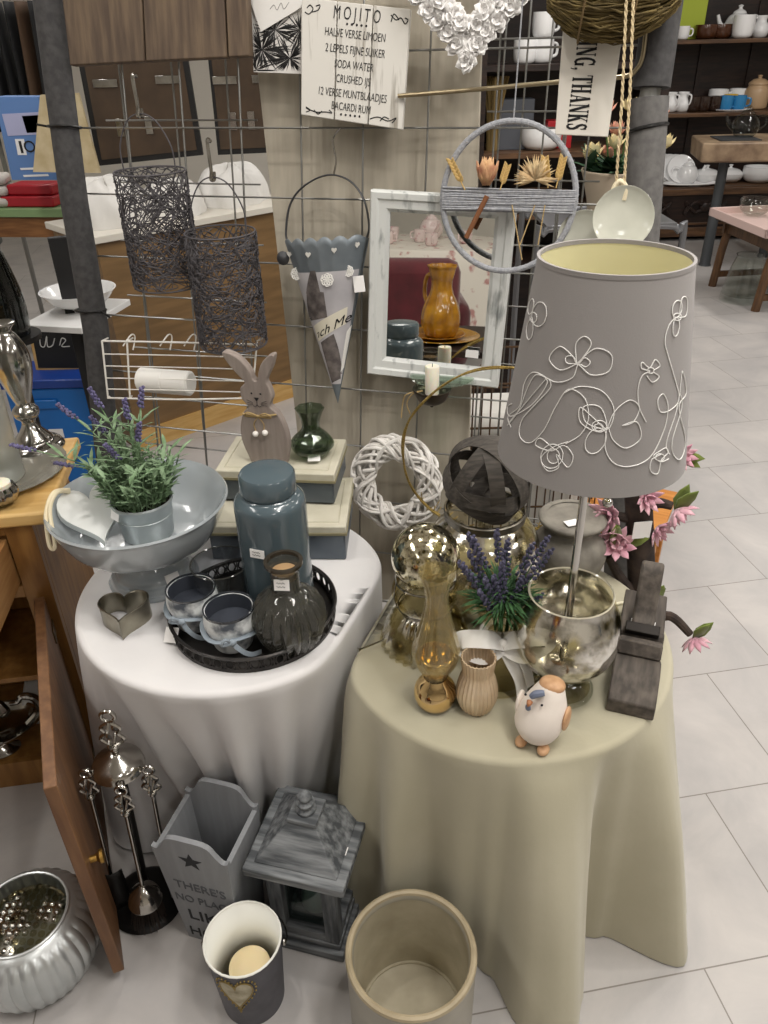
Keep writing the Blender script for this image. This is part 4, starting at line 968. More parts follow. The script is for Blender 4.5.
# ---- mirror
MN = Vector((.27, 1, -.06)).normalized(); MU = GX.cross(MN); mc = onG(444, 285, .035)
mm = Matrix(((GX.x, MN.x, MU.x, mc.x), (GX.y, MN.y, MU.y, mc.y), (GX.z, MN.z, MU.z, mc.z), (0, 0, 0, 1))) @ Matrix.Rotation(R(2.2), 4, 'Y')
L = Loc(0, 0, mtx=mm); cs = [L(370, 187), L(517, 200), L(499, 386), L(370, 373)]
hw = ((cs[1].x-cs[0].x)+(cs[2].x-cs[3].x))/4; hh = ((cs[0].z-cs[3].z)+(cs[1].z-cs[2].z))/4; cx, cz = sum(c.x for c in cs)/4, sum(c.z for c in cs)/4
t = thing('framed_mirror', 'rectangular mirror in a distressed white wooden frame on the grid', 'mirror', mtx=mm)
DW = mat('distressed_white_frame', '#d3d5d2', .6, col2='#8f9392', scale=7, stretch=(7, 7, 2), detail=9, lo=.56, hi=.70, bump=.2)
def frame(hw, hh, prof_, cx, cz):
    b = M(); rows = []
    for sx, sz in ((-1, -1), (1, -1), (1, 1), (-1, 1)):
        rows.append([b.b.verts.new((cx+sx*(hw-i), y, cz+sz*(hh-i))) for i, y in prof_])
    n = len(prof_)
    for k in range(4):
        A, B = rows[k], rows[(k+1) % 4]
        for i in range(n): b.b.faces.new((A[i], A[(i+1) % n], B[(i+1) % n], B[i]))
    return b
frame(hw, hh, [(0, .012), (0, -.012), (.004, -.018), (.016, -.016), (.020, -.012), (.036, -.010), (.040, -.006), (.044, -.002), (.044, .012)], cx, cz).build('frame', DW, t, sharp=25)
M().box((cx, .002, cz), (2*(hw-.042), .004, 2*(hh-.042))).build('mirror_glass', mat('mirror_silvering', '#e8e8e4', .012, 1), t)
M().box((cx, .010, cz), (2*hw-.01, .004, 2*hh-.01)).build('back_panel', mat('brown_board', '#6f5a42', .8), t)
M().box(L(472, 354, -.013), (.030, .0015, .018)).build('price_tag', TAG, t, flat=True)
# ---- candle holder under the mirror
pc = onG(432, 392, .085); S_ = (pc-CAM).dot(FWD)/FPX
t = thing('wall_candle_holder', 'dark metal candle dish on an arm below the mirror', 'candle holder', mtx=ym(pc))
rd = 19*S_; BRZ = mat('dark_bronze', '#3c342a', .35, .7)
M().lathe(prof([(0, -.030), (.014, -.029), (rd*.7, -.020), (rd, .004), (rd*1.02, .010), (rd*.93, .008), (rd*.6, -.002), (0, -.004)], 4), 40).build('dish', BRZ, t)
M().tube(cr([(0, .0, -.028), (0, .03, -.030), (0, .07, -.01), (0, .082, .03)], 6), .004, 8).build('arm', BRZ, t)
M().sph((0, 0, -.034), .005, 12, 8).build('finial', BRZ, t)
M().lathe([(0, 0), (31*S_, 0), (33*S_, .002), (31*S_, .004), (0, .004)], 48, c=(.012, .066, .014)).build('glass_plate', glass('pale_green_glass', '#dbe6dc'), t)
for k in range(2):
    M().tube(cr([(-.02, -.012, .006), (-.045-.012*k, -.016, -.004), (-.058-.01*k, -.012, -.03), (-.05-.022*k, -.012, -.055-.012*k)], 6), .0016, 5).build('raffia_strand', STRAW, t)
zc_ = zat(pc, 366)-pc.z
o = M().lathe([(0, -.003), (.0165, -.003), (.0165, zc_-.002), (.0155, zc_), (.010, zc_-.001), (0, zc_-.002)], 28).build('candle', CANDLE); tag(o, 'short white candle standing in the dark dish below the mirror', 'candle', mtx=ym(pc))
M().tube([(0, 0, zc_-.003), (.0005, 0, zc_+.006)], .0009, 6).build('wick', INK, o)
# ---- wicker wreath
pc = onG(396, 483, .055); S_ = (pc-CAM).dot(FWD)/FPX; Rm = 35*S_; rm = 12.5*S_
WK = wood('whitewashed_wicker', '#eeebe6', '#dcd7d1', 'z', scale=6, rough=.8)
b = M(); rng = random.Random(21)
for k in range(34):
    ph, tw, rr = rng.uniform(0, 6.28), rng.choice((-3, -2, 2, 3, 4)), rm*rng.uniform(.55, 1.0); a0 = rng.uniform(0, 6.28); sp = rng.uniform(3.5, 6.2); pts = []
    for i in range(60):
        a = a0+sp*i/59; q = ph+tw*a
        pts.append(((Rm+rr*math.cos(q))*math.cos(a)*.99, rr*math.sin(q)*.75, (Rm+rr*math.cos(q))*math.sin(a)*1.06))
    b.tube(pts, rng.uniform(.0034, .0050), 7)
o = b.build('wicker_wreath', WK); tag(o, 'whitewashed wicker wreath hanging low on the grid beside the woven ball', 'wreath', mtx=gm(pc))
# ---- yarn hoop with dried flowers
pc = onG(508, 196, .10); L = Loc(508, 196, .10); t = thing('dried_flower_hoop', 'grey yarn wrapped hoop with dried flowers over the mirror corner', 'wreath', mtx=L.m)
YARN = mat('grey_yarn', '#8b8d92', .9, col2='#a2a3a7', scale=150, bump=.4); S_ = (pc-CAM).dot(FWD)/FPX
rx_, rz_ = 66*S_, abs(L(508, 121).z-L(508, 271).z)/2; cz_ = (L(508, 121).z+L(508, 271).z)/2
b = M(); rr = [(rx_*math.cos(a), 0, cz_+rz_*math.sin(a)) for a in [2*PI*k/72 for k in range(72)]]
b.tube(rr, .0062, 10, closed=True)
for k in range(0, 72):
    p, q = Vector(rr[k]), Vector(rr[(k+1) % 72]); d = (q-p).normalized(); u = Vector((0, 1, 0)); v = d.cross(u); b.tube([p.lerp(q, f/8)+u*.0062*math.cos(2*PI*f/8)+v*.0062*math.sin(2*PI*f/8) for f in range(9)], .0009, 4)
b.build('hoop', YARN, t)
b = M(); rng = random.Random(2)
for k in range(17):
    z = L(508, 190).z+(L(508, 211).z-L(508, 190).z)*k/16; xx = rx_*math.sqrt(max(0, 1-((z-cz_)/rz_)**2))
    for y in (-.0075, .0075): b.tube([(-xx, y, z+rng.gauss(0, .0012)), (0, y+rng.gauss(0, .001), z+rng.gauss(0, .002)), (xx, y, z+rng.gauss(0, .0012))], .0021, 5)
b.build('yarn_band', YARN, t)
b = M(); c = L(487, 172, -.012)
for ring, (n, r_, l, w_) in enumerate(((4, .004, .024, .018), (6, .009, .03, .022), (8, .013, .03, .024))):
    for k in range(n):
        a = 2*PI*k/n+ring; b.leaf(c+Vector((math.cos(a)*r_*.4, math.sin(a)*r_*.4, -.024+.004*(2-ring))), (math.cos(a)*.30*(ring+.3), math.sin(a)*.30*(ring+.3), 1), w_, l*1.6, n=(-math.cos(a), -math.sin(a), .3), curl=.22)
b.build('dried_rose', mat('dried_rose_petal', '#a56e55', .85, col2='#c9a276', scale=40), t, solid=.0008)
b = M(); c = L(535, 180, -.012)
for k in range(90):
    a = rng.uniform(-.35, PI+.35); e = rng.uniform(-.7, .7); d = Vector((math.cos(a), e*.6, math.sin(a))).normalized(); b.leaf(c, d, .0045, rng.uniform(.028, .05), n=(0, -1, 0), curl=rng.uniform(-.2, .2))
b.build('dried_thistle', mat('pale_thistle', '#b89a72', .9, col2='#d9c39a', scale=60), t, solid=.0004)
for (x0, y0, x1, y1) in ((465, 190, 451, 162), (500, 190, 507, 168), (556, 188, 563, 160), (548, 188, 545, 160)):
    b = M(); p0, p1 = L(x0, y0, -.01), L(x1, y1, -.01); b.tube([p0, p1], .0012, 5)
    for k in range(12):
        p = p0.lerp(p1, .25+.75*k/12); s_ = (-1)**k; b.leaf(p, (p1-p0).normalized()+Vector((.5*s_, -.2, 0)), .008, .017, n=(0, -1, 0), curl=.1)
    b.build('wheat_ear', mat('dry_wheat', '#c4a468', .85), t, solid=.0004)
b = M(); b.tube([L(487, 196, -.014), L(466, 238, -.014)], .0052, 8); b.build('cinnamon_stick', mat('cinnamon', '#7a4e30', .8), t)
b = M()
for (x0, y0, x1, y1) in ((535, 205, 520, 245), (512, 205, 522, 260), (545, 205, 538, 245)): b.tube([L(x0, y0, -.012), L(x1, y1, -.012)], .0013, 5)
b.build('straw_stems', STRAW, t)
M().tube([(0, 0, cz_+rz_), (.0, .005, cz_+rz_+.34)], .0016, 6).build('hanging_cord', YARN, t)
# ---- white rose heart
L = Loc(470, 5, .07); t = thing('rose_heart', 'white heart wreath made of many paper roses at the top of the grid', 'wreath', mtx=L.m)
S_ = (L.o-CAM).dot(FWD)/FPX; ROSE = mat('white_foam_rose', '#f1efed', .8)
def rose(rng):
    b = M(); r_ = .0195
    for ring, (n, l, w_, up) in enumerate(((7, .024, .021, .12), (6, .021, .019, .45), (4, .015, .015, 1.1))):
        for k in range(n):
            a = 2*PI*(k+.4*ring)/n+rng.uniform(-.25, .25); o_ = Vector((math.cos(a), 0, math.sin(a)))
            b.leaf(o_*.003+Vector((0, -.004*ring, 0)), o_*1.0+Vector((0, -up-rng.uniform(0, .25), 0)), w_, l*rng.uniform(.85, 1.1), n=(-o_.x*up, -1, -o_.z*up), curl=.25 if ring == 0 else .1)
    b.sph((0, .002, 0), (r_*.7, .008, r_*.7), 10, 6); return b
rng = random.Random(5); protos = [rose(rng).build('rose', ROSE, t, solid=.0008) for _ in range(3)]
spots = []; sc_h = 62*S_/.9/1.0
tipz = L(470, 72).z; sc_h *= 1.15
for sclx, n, y in ((1.0, 30, 0), (.74, 24, -.010), (.50, 16, -.004)):
    for k in range(n):
        a = 2*PI*(k+.5)/n; x, z = .9*math.sin(a)**3, (13*math.cos(a)-5*math.cos(2*a)-2*math.cos(3*a)-math.cos(4*a))/16
        spots.append((x*sc_h*sclx*.86, y, (z+1.06)*sc_h*1.05-1.06*sc_h*1.05*(sclx)*0+ (z+1.06)*0, sclx))
kept = []
for sclx, n, y in ((.92, 40, 0), (.66, 28, -.008)):
    for k in range(n):
        a = 2*PI*(k+.5)/n; x, z = .9*math.sin(a)**3, (13*math.cos(a)-5*math.cos(2*a)-2*math.cos(3*a)-math.cos(4*a))/16
        p = Vector((x*sc_h*sclx*1.0, y, tipz+.02+(z*sclx+1.06)*sc_h*.98-.02))
        if all((Vector((p.x, p.z))-Vector((q.x, q.z))).length > .0235 for q in kept): kept.append(p)
for i, p in enumerate(kept[:95]):
    o = protos[i % 3] if i < 3 else protos[i % 3].copy()
    if i >= 3: C.objects.link(o); o.parent = t
    o.location = p; o.rotation_euler = (rng.uniform(-.35, .35), rng.uniform(0, 6), rng.uniform(-.35, .35))
b = M(); b.tube([(.9*math.sin(a)**3*sc_h*.8, .008, tipz+(z_*.8+1.06)*sc_h*.98) for a, z_ in [(2*PI*k/48, (13*math.cos(2*PI*k/48)-5*math.cos(4*PI*k/48)-2*math.cos(6*PI*k/48)-math.cos(8*PI*k/48))/16) for k in range(48)]], .020, 8, closed=True); b.build('heart_base', ROSE, t)
# ---- twig nest
pc = onG(615, -15, .12); S_ = (pc-CAM).dot(FWD)/FPX; rx_, rz_ = 64*S_, 50*S_
TW = wood('olive_twigs', '#54472a', '#7c6b40', 'x', scale=14, rough=.85)
b = M(); rng = random.Random(8)
t = thing('twig_basket', 'bundle of brown twigs bound with cord at the top right of the grid', 'basket', mtx=ym(pc))
for k in range(560):
    ph = rng.uniform(0, 6.28); q = rng.uniform(.75, 1.0); z0 = math.sin(ph)*rz_*q; y0 = math.cos(ph)*rz_*q*.8; w_ = rng.uniform(.55, 1.0); x0 = rng.uniform(-.3, .3)*rx_; pts = []
    for i in range(8):
        s_ = -1+2*i/7; x = x0+s_*rx_*w_; x = max(-rx_*1.02, min(rx_*1.02, x)); k_ = math.sqrt(max(.12, 1-(x/rx_/1.08)**2)); pts.append((x, y0*k_+rng.gauss(0, .002), z0*k_+rng.gauss(0, .003)))
    b.tube(pts, rng.uniform(.0012, .0024), 5)
b.build('twigs', TW, t); M().sph((0, 0, 0), (rx_*.82, rz_*.6, rz_*.74), 20, 12).build('twig_core', TW, t)
for x in (-.045, .045):
    k_ = math.sqrt(1-(x/rx_)**2); M().tube([(x+.012*math.sin(a), rz_*.84*k_*math.cos(a), rz_*1.06*k_*math.sin(a)) for a in [2*PI*i/36 for i in range(36)]], .0022, 6, closed=True).build('binding_cord', mat('brown_cord', '#6f5b3c', .85), t)
# ---- sign with serif letters
L = Loc(590, 88, .06); q = [L(563, 30), L(622, 37), L(608, 137), L(555, 134.5)]
t = thing('word_sign', 'cream panel with black serif letters turned sideways under the twigs', 'sign', mtx=L.m)
M().prism([(p.x, p.z) for p in q][::-1], -.004, .004).build('sign_panel', mat('cream_panel', '#d9d4ca', .7), t, bevel=.001)
def stroke(b, pts, w, y=-.0044):
    P = [Vector((x, z)) for x, z in pts]; n = len(P); rows = []
    for i, p in enumerate(P):
        d = (P[min(i+1, n-1)]-P[max(i-1, 0)]).normalized(); nn = Vector((-d.y, d.x)); k = w(i/(n-1)) if callable(w) else w; rows.append((p+nn*k/2, p-nn*k/2))
    for (a0, a1), (b0, b1) in zip(rows, rows[1:]):
        v = [b.b.verts.new(XF(p)) for p in (a0, a1, b1, b0)]; b.b.faces.new(v)
TH, TN = .20, .065
GL_ = {
 'T': (.62, [([(.31, 0), (.31, 1)], TH), ([(.0, .965), (.62, .965)], TN), ([(.03, 1), (.03, .72)], TN), ([(.59, 1), (.59, .72)], TN), ([(.15, .02), (.47, .02)], TN)]),
 'H': (.74, [([(.16, 0), (.16, 1)], TH), ([(.58, 0), (.58, 1)], TH), ([(.16, .5), (.58, .5)], TN)]+[([(x-.16, y), (x+.16, y)], TN) for x in (.16, .58) for y in (.03, .97)]),
 'A': (.72, [([(.12, 0), (.34, 1)], TN), ([(.36, 1), (.58, 0)], TH), ([(.18, .32), (.5, .32)], TN), ([(.0, .03), (.24, .03)], TN), ([(.44, .03), (.72, .03)], TN)]),
 'N': (.76, [([(.12, 0), (.12, 1)], TN), ([(.14, .98), (.60, .04)], TH), ([(.64, 0), (.64, 1)], TN), ([(0, .03), (.24, .03)], TN), ([(0, .97), (.2, .97)], TN), ([(.52, .97), (.76, .97)], TN)]),
 'K': (.74, [([(.16, 0), (.16, 1)], TH), ([(.2, .42), (.56, .98)], TN), ([(.32, .6), (.60, .02)], TH), ([(.0, .03), (.32, .03)], TN), ([(0, .97), (.32, .97)], TN), ([(.44, .97), (.7, .97)], TN), ([(.44, .03), (.74, .03)], TN)]),
 'I': (.34, [([(.17, 0), (.17, 1)], TH), ([(0, .03), (.34, .03)], TN), ([(0, .97), (.34, .97)], TN)]),
 'S': (.52, [([(.45, .80), (.38, .93), (.26, .98), (.12, .92), (.08, .76), (.16, .6), (.32, .48), (.42, .34), (.42, .16), (.32, .04), (.2, .01), (.08, .08), (.04, .22)], lambda q: .07+.12*math.sin(PI*q)), ([(.45, 1), (.45, .70)], TN), ([(.04, 0), (.04, .3)], TN)]),
 'G': (.70, [([(.58, .78), (.5, .93), (.36, .98), (.2, .9), (.11, .7), (.1, .5), (.11, .3), (.2, .1), (.36, .02), (.52, .08), (.56, .2)], lambda q: .06+.13*math.sin(PI*q)), ([(.56, 0), (.56, .42)], TH*.9), ([(.42, .42), (.70, .42)], TN), ([(.59, 1), (.59, .70)], TN)]),
 ',': (.24, [([(.12, .16), (.12, .02)], .17), ([(.17, .04), (.13, -.1), (.06, -.17)], .06)]), ' ': (.26, [])}
s0, s1 = L(589, 30), L(576, 133); dcol = (s1-s0); Lw = dcol.length; dx = Vector((dcol.x, dcol.z)).normalized(); up_ = Vector((-dx.y, dx.x))
word = 'NG, THANKS'; tot = sum(GL_[c][0]+.09 for c in word); kx = .91*Lw/tot; ky = 21*S_
pen = s0.copy(); b = M(); off = .06*Lw
word = 'ING, THANKS'; kx = .87*Lw/(tot+GL_['I'][0]+.09); adv = .11*Lw
for c in word:
    for pts, w_ in GL_[c][1]:
        def XF(p): q_ = Vector((s0.x, s0.z))+dx*(adv+p.x*kx)+up_*((p.y-.5)*ky); return Vector((q_.x, -.0046, q_.y))
        if c == 'I' and adv < -.01: pts = [(x, z) for x, z in pts]
        stroke(b, pts, w_)
    adv += (GL_[c][0]+.09)*kx
b.build('lettering', INK, t, solid=.0006)
# ---- shell discs on rope
L = Loc(620, 200, .13); t = thing('shell_hanging', 'two pearly white shell discs hanging on a jute rope above the lamp', 'ornament', mtx=ym(L.o))
L = Loc(0, 0, mtx=ym(onG(620, 200, .13))); S_ = (onG(620, 200, .13)-CAM).dot(FWD)/FPX
PEARL = mat('pearly_shell', '#b3b4a6', .16, col2='#c6c6b9', scale=10, coat=.3)
for k, (x0, x1) in enumerate(((627, 616), (634, 624))):
    b = M(); P_ = [L(x0, -20), L((x0+x1)/2+1, 90), L(x1, 186)]
    for h in range(2): b.tube([p+Vector((.0016*math.cos(i*1.1+PI*h), .0016*math.sin(i*1.1+PI*h), 0)) for i, p in enumerate(cr(P_, 40))], .0017, 5)
    b.build('rope', mat('jute_rope', '#d3c09a', .85), t)
M().tube(cr([L(612, 200), L(614, 188), L(620, 181), L(626, 188), L(624, 200)], 5), .005, 8).build('knot', mat('cream_cord', '#000'), t)
def disc(c, r_, tl):
    return M().lathe(prof([(0, 0), (r_*.5, .002), (r_*.85, .008), (r_, .014), (r_*1.005, .0155), (r_*.84, .010), (r_*.5, .0045), (0, .003)], 4), 40, c=c, mtx=rz3(tl) @ rx3(R(78)))
disc(L(622, 218, -.004), 29.5*S_, .15).build('shell_disc', PEARL, t); disc(L(585, 238, .03), 27*S_, -.2).build('shell_disc', PEARL, t)
# ================================================================== pine cabinet on the left and what stands on it
ZC = .82
PINE = wood('honey_pine', '#c79d5c', '#d9b577', 'x', scale=5, rough=.4, bump=.06); PINE_D = wood('aged_pine', '#7a5429', '#936a38', 'z', scale=5, rough=.45, bump=.08)
PINE_R = wood('reddish_pine', '#64442c', '#7b583a', 'z', scale=6, rough=.5, bump=.08); PINE_Y = wood('drawer_pine', '#8b6238', '#a2794a', 'y', scale=6, rough=.55)
cor = onz(47, 512, ZC); CA = R(8)
t = thing('pine_cabinet', 'honey pine cabinet with an open drawer and door at the left edge', 'cabinet', (cor.x, cor.y, 0), CA)
ct = t
M().box((-.36, .185, ZC-.016), (.72, .37, .032)).build('cabinet_top', PINE, t, bevel=.006)
b = M(); bx = lambda x0, x1, y0, y1, z0, z1: b.box(((x0+x1)/2, (y0+y1)/2, (z0+z1)/2), (x1-x0, y1-y0, z1-z0))
bx(-.062, -.042, .03, .34, .0, ZC-.032); bx(-.69, -.67, .03, .34, 0, ZC-.032); bx(-.67, -.062, .325, .34, 0, ZC-.032)
bx(-.67, -.062, .03, .32, .06, .08); bx(-.67, -.062, .03, .32, .60, .62); bx(-.67, -.062, .04, .32, .33, .345)
b.build('carcass', PINE_D, t, bevel=.001)
b = M(); bx(-.10, -.0421, .012, .0299, 0, ZC-.032); bx(-.69, -.64, .012, .0299, 0, ZC-.032); bx(-.64, -.10, .012, .0299, ZC-.055, ZC-.032); bx(-.64, -.10, .012, .0299, .60, .63); bx(-.64, -.10, .012, .0299, .0, .085)
b.build('face_frame', PINE_D, t, bevel=.001)
d = None
b = M(); bx(-.117, -.104, -.22, .12, .636, .752); bx(-.636, -.623, -.22, .12, .636, .752); bx(-.623, -.117, .107, .12, .636, .74); bx(-.623, -.117, -.22, .107, .64, .648)
d = b.build('drawer', PINE_Y, t, bevel=.001); M().box((-.37, -.23, .694), (.55, .02, .125)).build('drawer_front', PINE_D, d, bevel=.003)
M().lathe([(0, 0), (.007, 0), (.007, .012), (.015, .018), (.015, .026), (0, .03)], 16, c=(-.37, -.24, .694), mtx=rx3(PI/2)).build('drawer_knob', mat('brass', '#a98545', .3, .9), d)
free = onz(119, 972, .03); inv = Matrix.Rotation(-CA, 3, 'Z'); fl_ = inv @ (free-Vector((cor.x, cor.y, 0))); hg = Vector((-.072, .006, 0)); dv = fl_-hg; dl = math.hypot(dv.x, dv.y)
D_ = bpy.data.objects.new('door', None)
b = M(); b.box((dl/2, 0, .03+.285), (dl, .022, .57)); do = b.build('door', PINE_R, t, bevel=.002); do.location = (hg.x, hg.y, 0); do.rotation_euler = (0, 0, math.atan2(dv.y, dv.x))
for z in (.10, .52): M().box((.03, .0125, z), (.05, .003, .035)).build('hinge', mat('dull_hinge', '#5c4a30', .45, .7), do)
M().lathe([(0, 0), (.007, 0), (.007, .012), (.014, .018), (.014, .024), (0, .028)], 16, c=(dl-.05, .011, .33), mtx=rx3(-PI/2)).build('knob', mat('brass', '#000'), do)
loc = lambda x, y, z: Vector((cor.x, cor.y, 0))+Matrix.Rotation(CA, 3, 'Z') @ Vector((x, y, z))
# inside: silver dishes and a pile of napkins
p = loc(-.31, .07, .0805); t = thing('silver_serving_dish', 'polished silver swan shaped serving dish on the cabinet floor', 'dish', p, R(15))
M().lathe(prof([(0, 0), (.05, .0), (.035, .012), (.02, .03), (.05, .045), (.10, .075), (.115, .09), (.112, .092), (.08, .07), (0, .05)], 4), 40, mtx=Matrix.Diagonal((1.0, .7, 1)).to_3x3()).build('dish_bowl', SILVER, t)
M().tube(cr([(.09, 0, .07), (.125, 0, .11), (.12, 0, .15), (.095, 0, .165), (.08, 0, .15), (.06, 0, .148)], 6), lambda q: .012*(1-.7*q)+.002, 10).build('swan_neck', SILVER, t)
for s_ in (-1, 1): M().tube(cr([(.05*s_*.4, .06*s_, .07), (-.02, .085*s_, .12), (-.09, .07*s_, .15)], 6), lambda q: .016*(1-q)+.002, 8).build('wing', SILVER, t)
for k in range(4):
    o = M().box((0, 0, .012), (.15, .12, .022)).build('folded_napkin', mat('grey_white_linen', '#c9c7c4', .9, bump=.2), None, bevel=.009)
    tag(o, ('folded pale napkin at the bottom of the pile inside the cabinet', 'folded pale napkin second from the bottom of the pile', 'folded pale napkin third from the bottom of the pile', 'folded pale napkin topmost of the pile inside the cabinet')[k], 'napkin', 'napkins in the cabinet', loc=loc(-.185, .20, .0805+.0245*k), rz=CA+.05*k)
# on top
FROST = mat('frosted_glass', '#c9cbc4', .35, trans=.75, ior=1.3)
p = onz(2, 474, ZC); t = thing('glass_plate', 'clear ribbed glass plate on the pine cabinet top', 'plate', p)
M().lathe(prof([(0, .002), (.09, 0), (.118, .006), (.142, .014), (.143, .017), (.117, .0095), (.09, .005), (0, .006)], 3), 96, rib=(60, .006)).build('plate_body', mat('grey_pressed_glass', '#b5b2a6', .2, trans=.6, ior=1.4), t)
p2 = onz(-2, 478, ZC+.006); t = thing('frosted_cylinder', 'tall frosted glass cylinder on the glass plate', 'candle glass', p2)
M().lathe(shell([(.055, 0), (.058, .004), (.06, .26), (.06, .264)], .004, .008), 48).build('glass_tube', FROST, t)
p3 = onz(36, 447, ZC); t = thing('silver_candlestick', 'tall polished silver candlestick at the back of the pine cabinet', 'candlestick', p3)
M().lathe(prof([(0, 0), (.062, 0), (.066, .006), (.06, .014), (.045, .02), (.040, .03), (.024, .05), (.016, .07), (.028, .085), (.03, .10), (.018, .115), (.022, .13), (.034, .17), (.042, .21), (.040, .245), (.028, .275), (.018, .29), (.024, .30), (.03, .31), (.012, .312), (0, .312)], 4), 40).build('candlestick_body', SILVER, t)
p4 = onz(3, 502, ZC+.008); t = thing('silver_votive', 'small embossed silver votive cup with a white candle on the glass plate', 'candle holder', p4)
M().lathe(shell(prof([(.018, 0), (.03, .008), (.036, .024), (.031, .04)], 4), .002, .004), 60, rib=(14, .04)).build('votive_cup', SILVER, t)
M().lathe([(0, .012), (.027, .012), (.026, .046), (.018, .05), (0, .05)], 28).build('tea_candle', CANDLE, t)
# ================================================================== on the floor
# ---- fireplace companion set
CHROME = mat('polished_nickel', '#b6b3ad', .15, 1); bp = onz(148, 900, 0)
t = thing('fireplace_stand', 'black and chrome fireplace tool stand between the pine cabinet and white table', 'tool stand', mtx=Matrix.Translation(bp) @ Matrix.Rotation(R(3), 4, 'Y'))
TH_ = zat(bp, 712)
M().lathe(prof([(0, 0), (.075, 0), (.078, .008), (.06, .016), (.02, .022), (0, .024)], 4), 40).build('stand_base', BLACK, t)
M().lathe([(.010, .02), (.010, TH_-.14), (0, TH_-.14)], 16).build('stand_pole', BLACK, t)
M().lathe(prof([(0, TH_-.105), (.012, TH_-.108), (.022, TH_-.115), (.044, TH_-.13), (.05, TH_-.145), (.046, TH_-.15), (0, TH_-.148)], 4), 32).build('crown', CHROME, t)
def ornate(p, s=1):
    b = M(); x, y, z = p
    b.tube([(x+.013*s*math.cos(q), y, z+.013*s*math.sin(q)) for q in [2*PI*k/16 for k in range(16)]], .004*s, 8, closed=True)
    for k in range(4):
        a = k*PI/2; b.tube(cr([(x, y, z-.015*s), (x+.018*s*math.cos(a), y+.018*s*math.sin(a), z-.03*s), (x+.012*s*math.cos(a), y+.012*s*math.sin(a), z-.045*s), (x+.022*s*math.cos(a), y+.022*s*math.sin(a), z-.06*s), (x, y, z-.08*s)], 5), .0038*s, 6)
    b.sph((x, y, z-.085*s), .010*s, 12, 8); return b
ornate((0, 0, TH_-.012)).build('ornate_handle', CHROME, t)
for k, a in enumerate((R(-70), R(200), R(-10))): M().tube(cr([(0, 0, TH_-.14), (.05*math.cos(a), .05*math.sin(a), TH_-.145), (.055*math.cos(a), .055*math.sin(a), TH_-.135)], 4), .003, 6).build('hook', CHROME, t)
def tool(name, label, a, kind):
    t = thing(name, label, 'fireplace tool', mtx=Matrix.Translation(bp) @ Matrix.Rotation(R(3), 4, 'Y') @ Matrix.Translation((.062*math.cos(a), .062*math.sin(a), .028)), group='hanging fireplace tools')
    z0 = TH_-.175; ornate((0, 0, z0), .8).build('ornate_handle', CHROME, t)
    M().lathe([(0, .10), (.0042, .10), (.0042, z0-.07), (0, z0-.07)], 12).build('shaft', CHROME, t)
    if kind == 'brush':
        M().lathe(prof([(0, .118), (.010, .115), (.028, .095), (.034, .078), (.033, .066), (0, .066)], 4), 32).build('brush_dome', CHROME, t)
        b = M(); rng = random.Random(3)
        for k in range(160):
            q, r_ = rng.uniform(0, 6.28), .03*math.sqrt(rng.random()); b.tube([(r_*math.cos(q), r_*math.sin(q), .067), (r_*1.35*math.cos(q), r_*1.35*math.sin(q), .0+rng.uniform(0, .01))], .0009, 3)
        b.build('bristles', mat('dark_bristle', '#2a1f18', .8), t)
    elif kind == 'shovel':
        M().grid(lambda i, j: Vector(((i-.5)*.07*(1-.25*j), -.016+.016*abs(2*i-1)**2+.0*j, .0+.12*j)), 9, 7).build('scoop', BLACK, t, solid=.002)
    else:
        M().tube(cr([(0, 0, .11), (0, 0, .02), (.004, 0, .004), (.018, 0, .012)], 5), .004, 8).build('poker_tip', BLACK, t)
tool('fireplace_brush', 'fireplace brush with dark bristles and a chrome dome', R(-70), 'brush')
tool('fireplace_shovel', 'black fireplace shovel hanging at the cabinet side of the tool stand', R(200), 'shovel')
tool('fireplace_poker', 'slim fireplace poker hanging at the table side of the tool stand', R(-10), 'poker')
# ---- house shaped candle box
f0, f1 = onz(189, 936, 0), onz(249, 956, 0); ha = math.atan2(f1.y-f0.y, f1.x-f0.x)+R(2); HWd = .127
t = thing('wooden_candle_box', 'grey wooden candle box with a star and lettering cut into the front', 'box', f0, ha)
GP_ = wood('grey_painted_wood', '#85878a', '#8f9194', 'z', scale=6, rough=.65); HK = .048; HD = .115
hsh = zat(f0, 841); hpk = hsh+.040
def taper(b, hz=hsh):
    for v in b.b.verts:
        k = v.co.z/hz; v.co.x += (v.co.x/HWd-.5)*.036*k; v.co.y += (v.co.y/HD-.5)*.03*k
    return b
def hpanel(): return [(0, 0), (HWd, 0), (HWd, hsh)]+[(p.x, p.y) for p in cr([(HWd, hsh), (HWd*.93, hsh-.004), (HWd*.85, hsh+.012), (HWd*.78, hpk-.008), (HWd*.68, hpk), (HWd*.5, hpk+.001), (HWd*.32, hpk), (HWd*.22, hpk-.008), (HWd*.15, hsh+.012), (HWd*.07, hsh-.004), (0, hsh)], 4)][1:]
fp = taper(M().prism(hpanel(), 0, .008)).build('front_panel', GP_, t)
taper(M().prism(hpanel(), HD-.008, HD)).build('back_panel', GP_, t)
for x0, x1 in ((0, .008), (HWd-.008, HWd)): taper(M().box(((x0+x1)/2, HD/2, (hsh-.012)/2+.0), (x1-x0, HD-.016, hsh-.012))).build('side_panel', GP_, t)
M().box((HWd/2, HD/2, .007), (HWd-.016, HD-.016, .010)).build('bottom_panel', GP_, t)
CUT = mat('cutout_shade', '#2b2c2f', .9); CUT2 = mat('cutout_shade_pale', '#595b5f', .9)  # dark flat shapes: shade inside the cut star and letters, put into colour
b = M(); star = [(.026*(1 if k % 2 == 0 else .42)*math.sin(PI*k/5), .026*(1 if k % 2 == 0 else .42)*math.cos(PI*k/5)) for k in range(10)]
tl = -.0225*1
b.prism([(HWd*.5+x, hsh-.022+z) for x, z in star], -.0008, .0004)
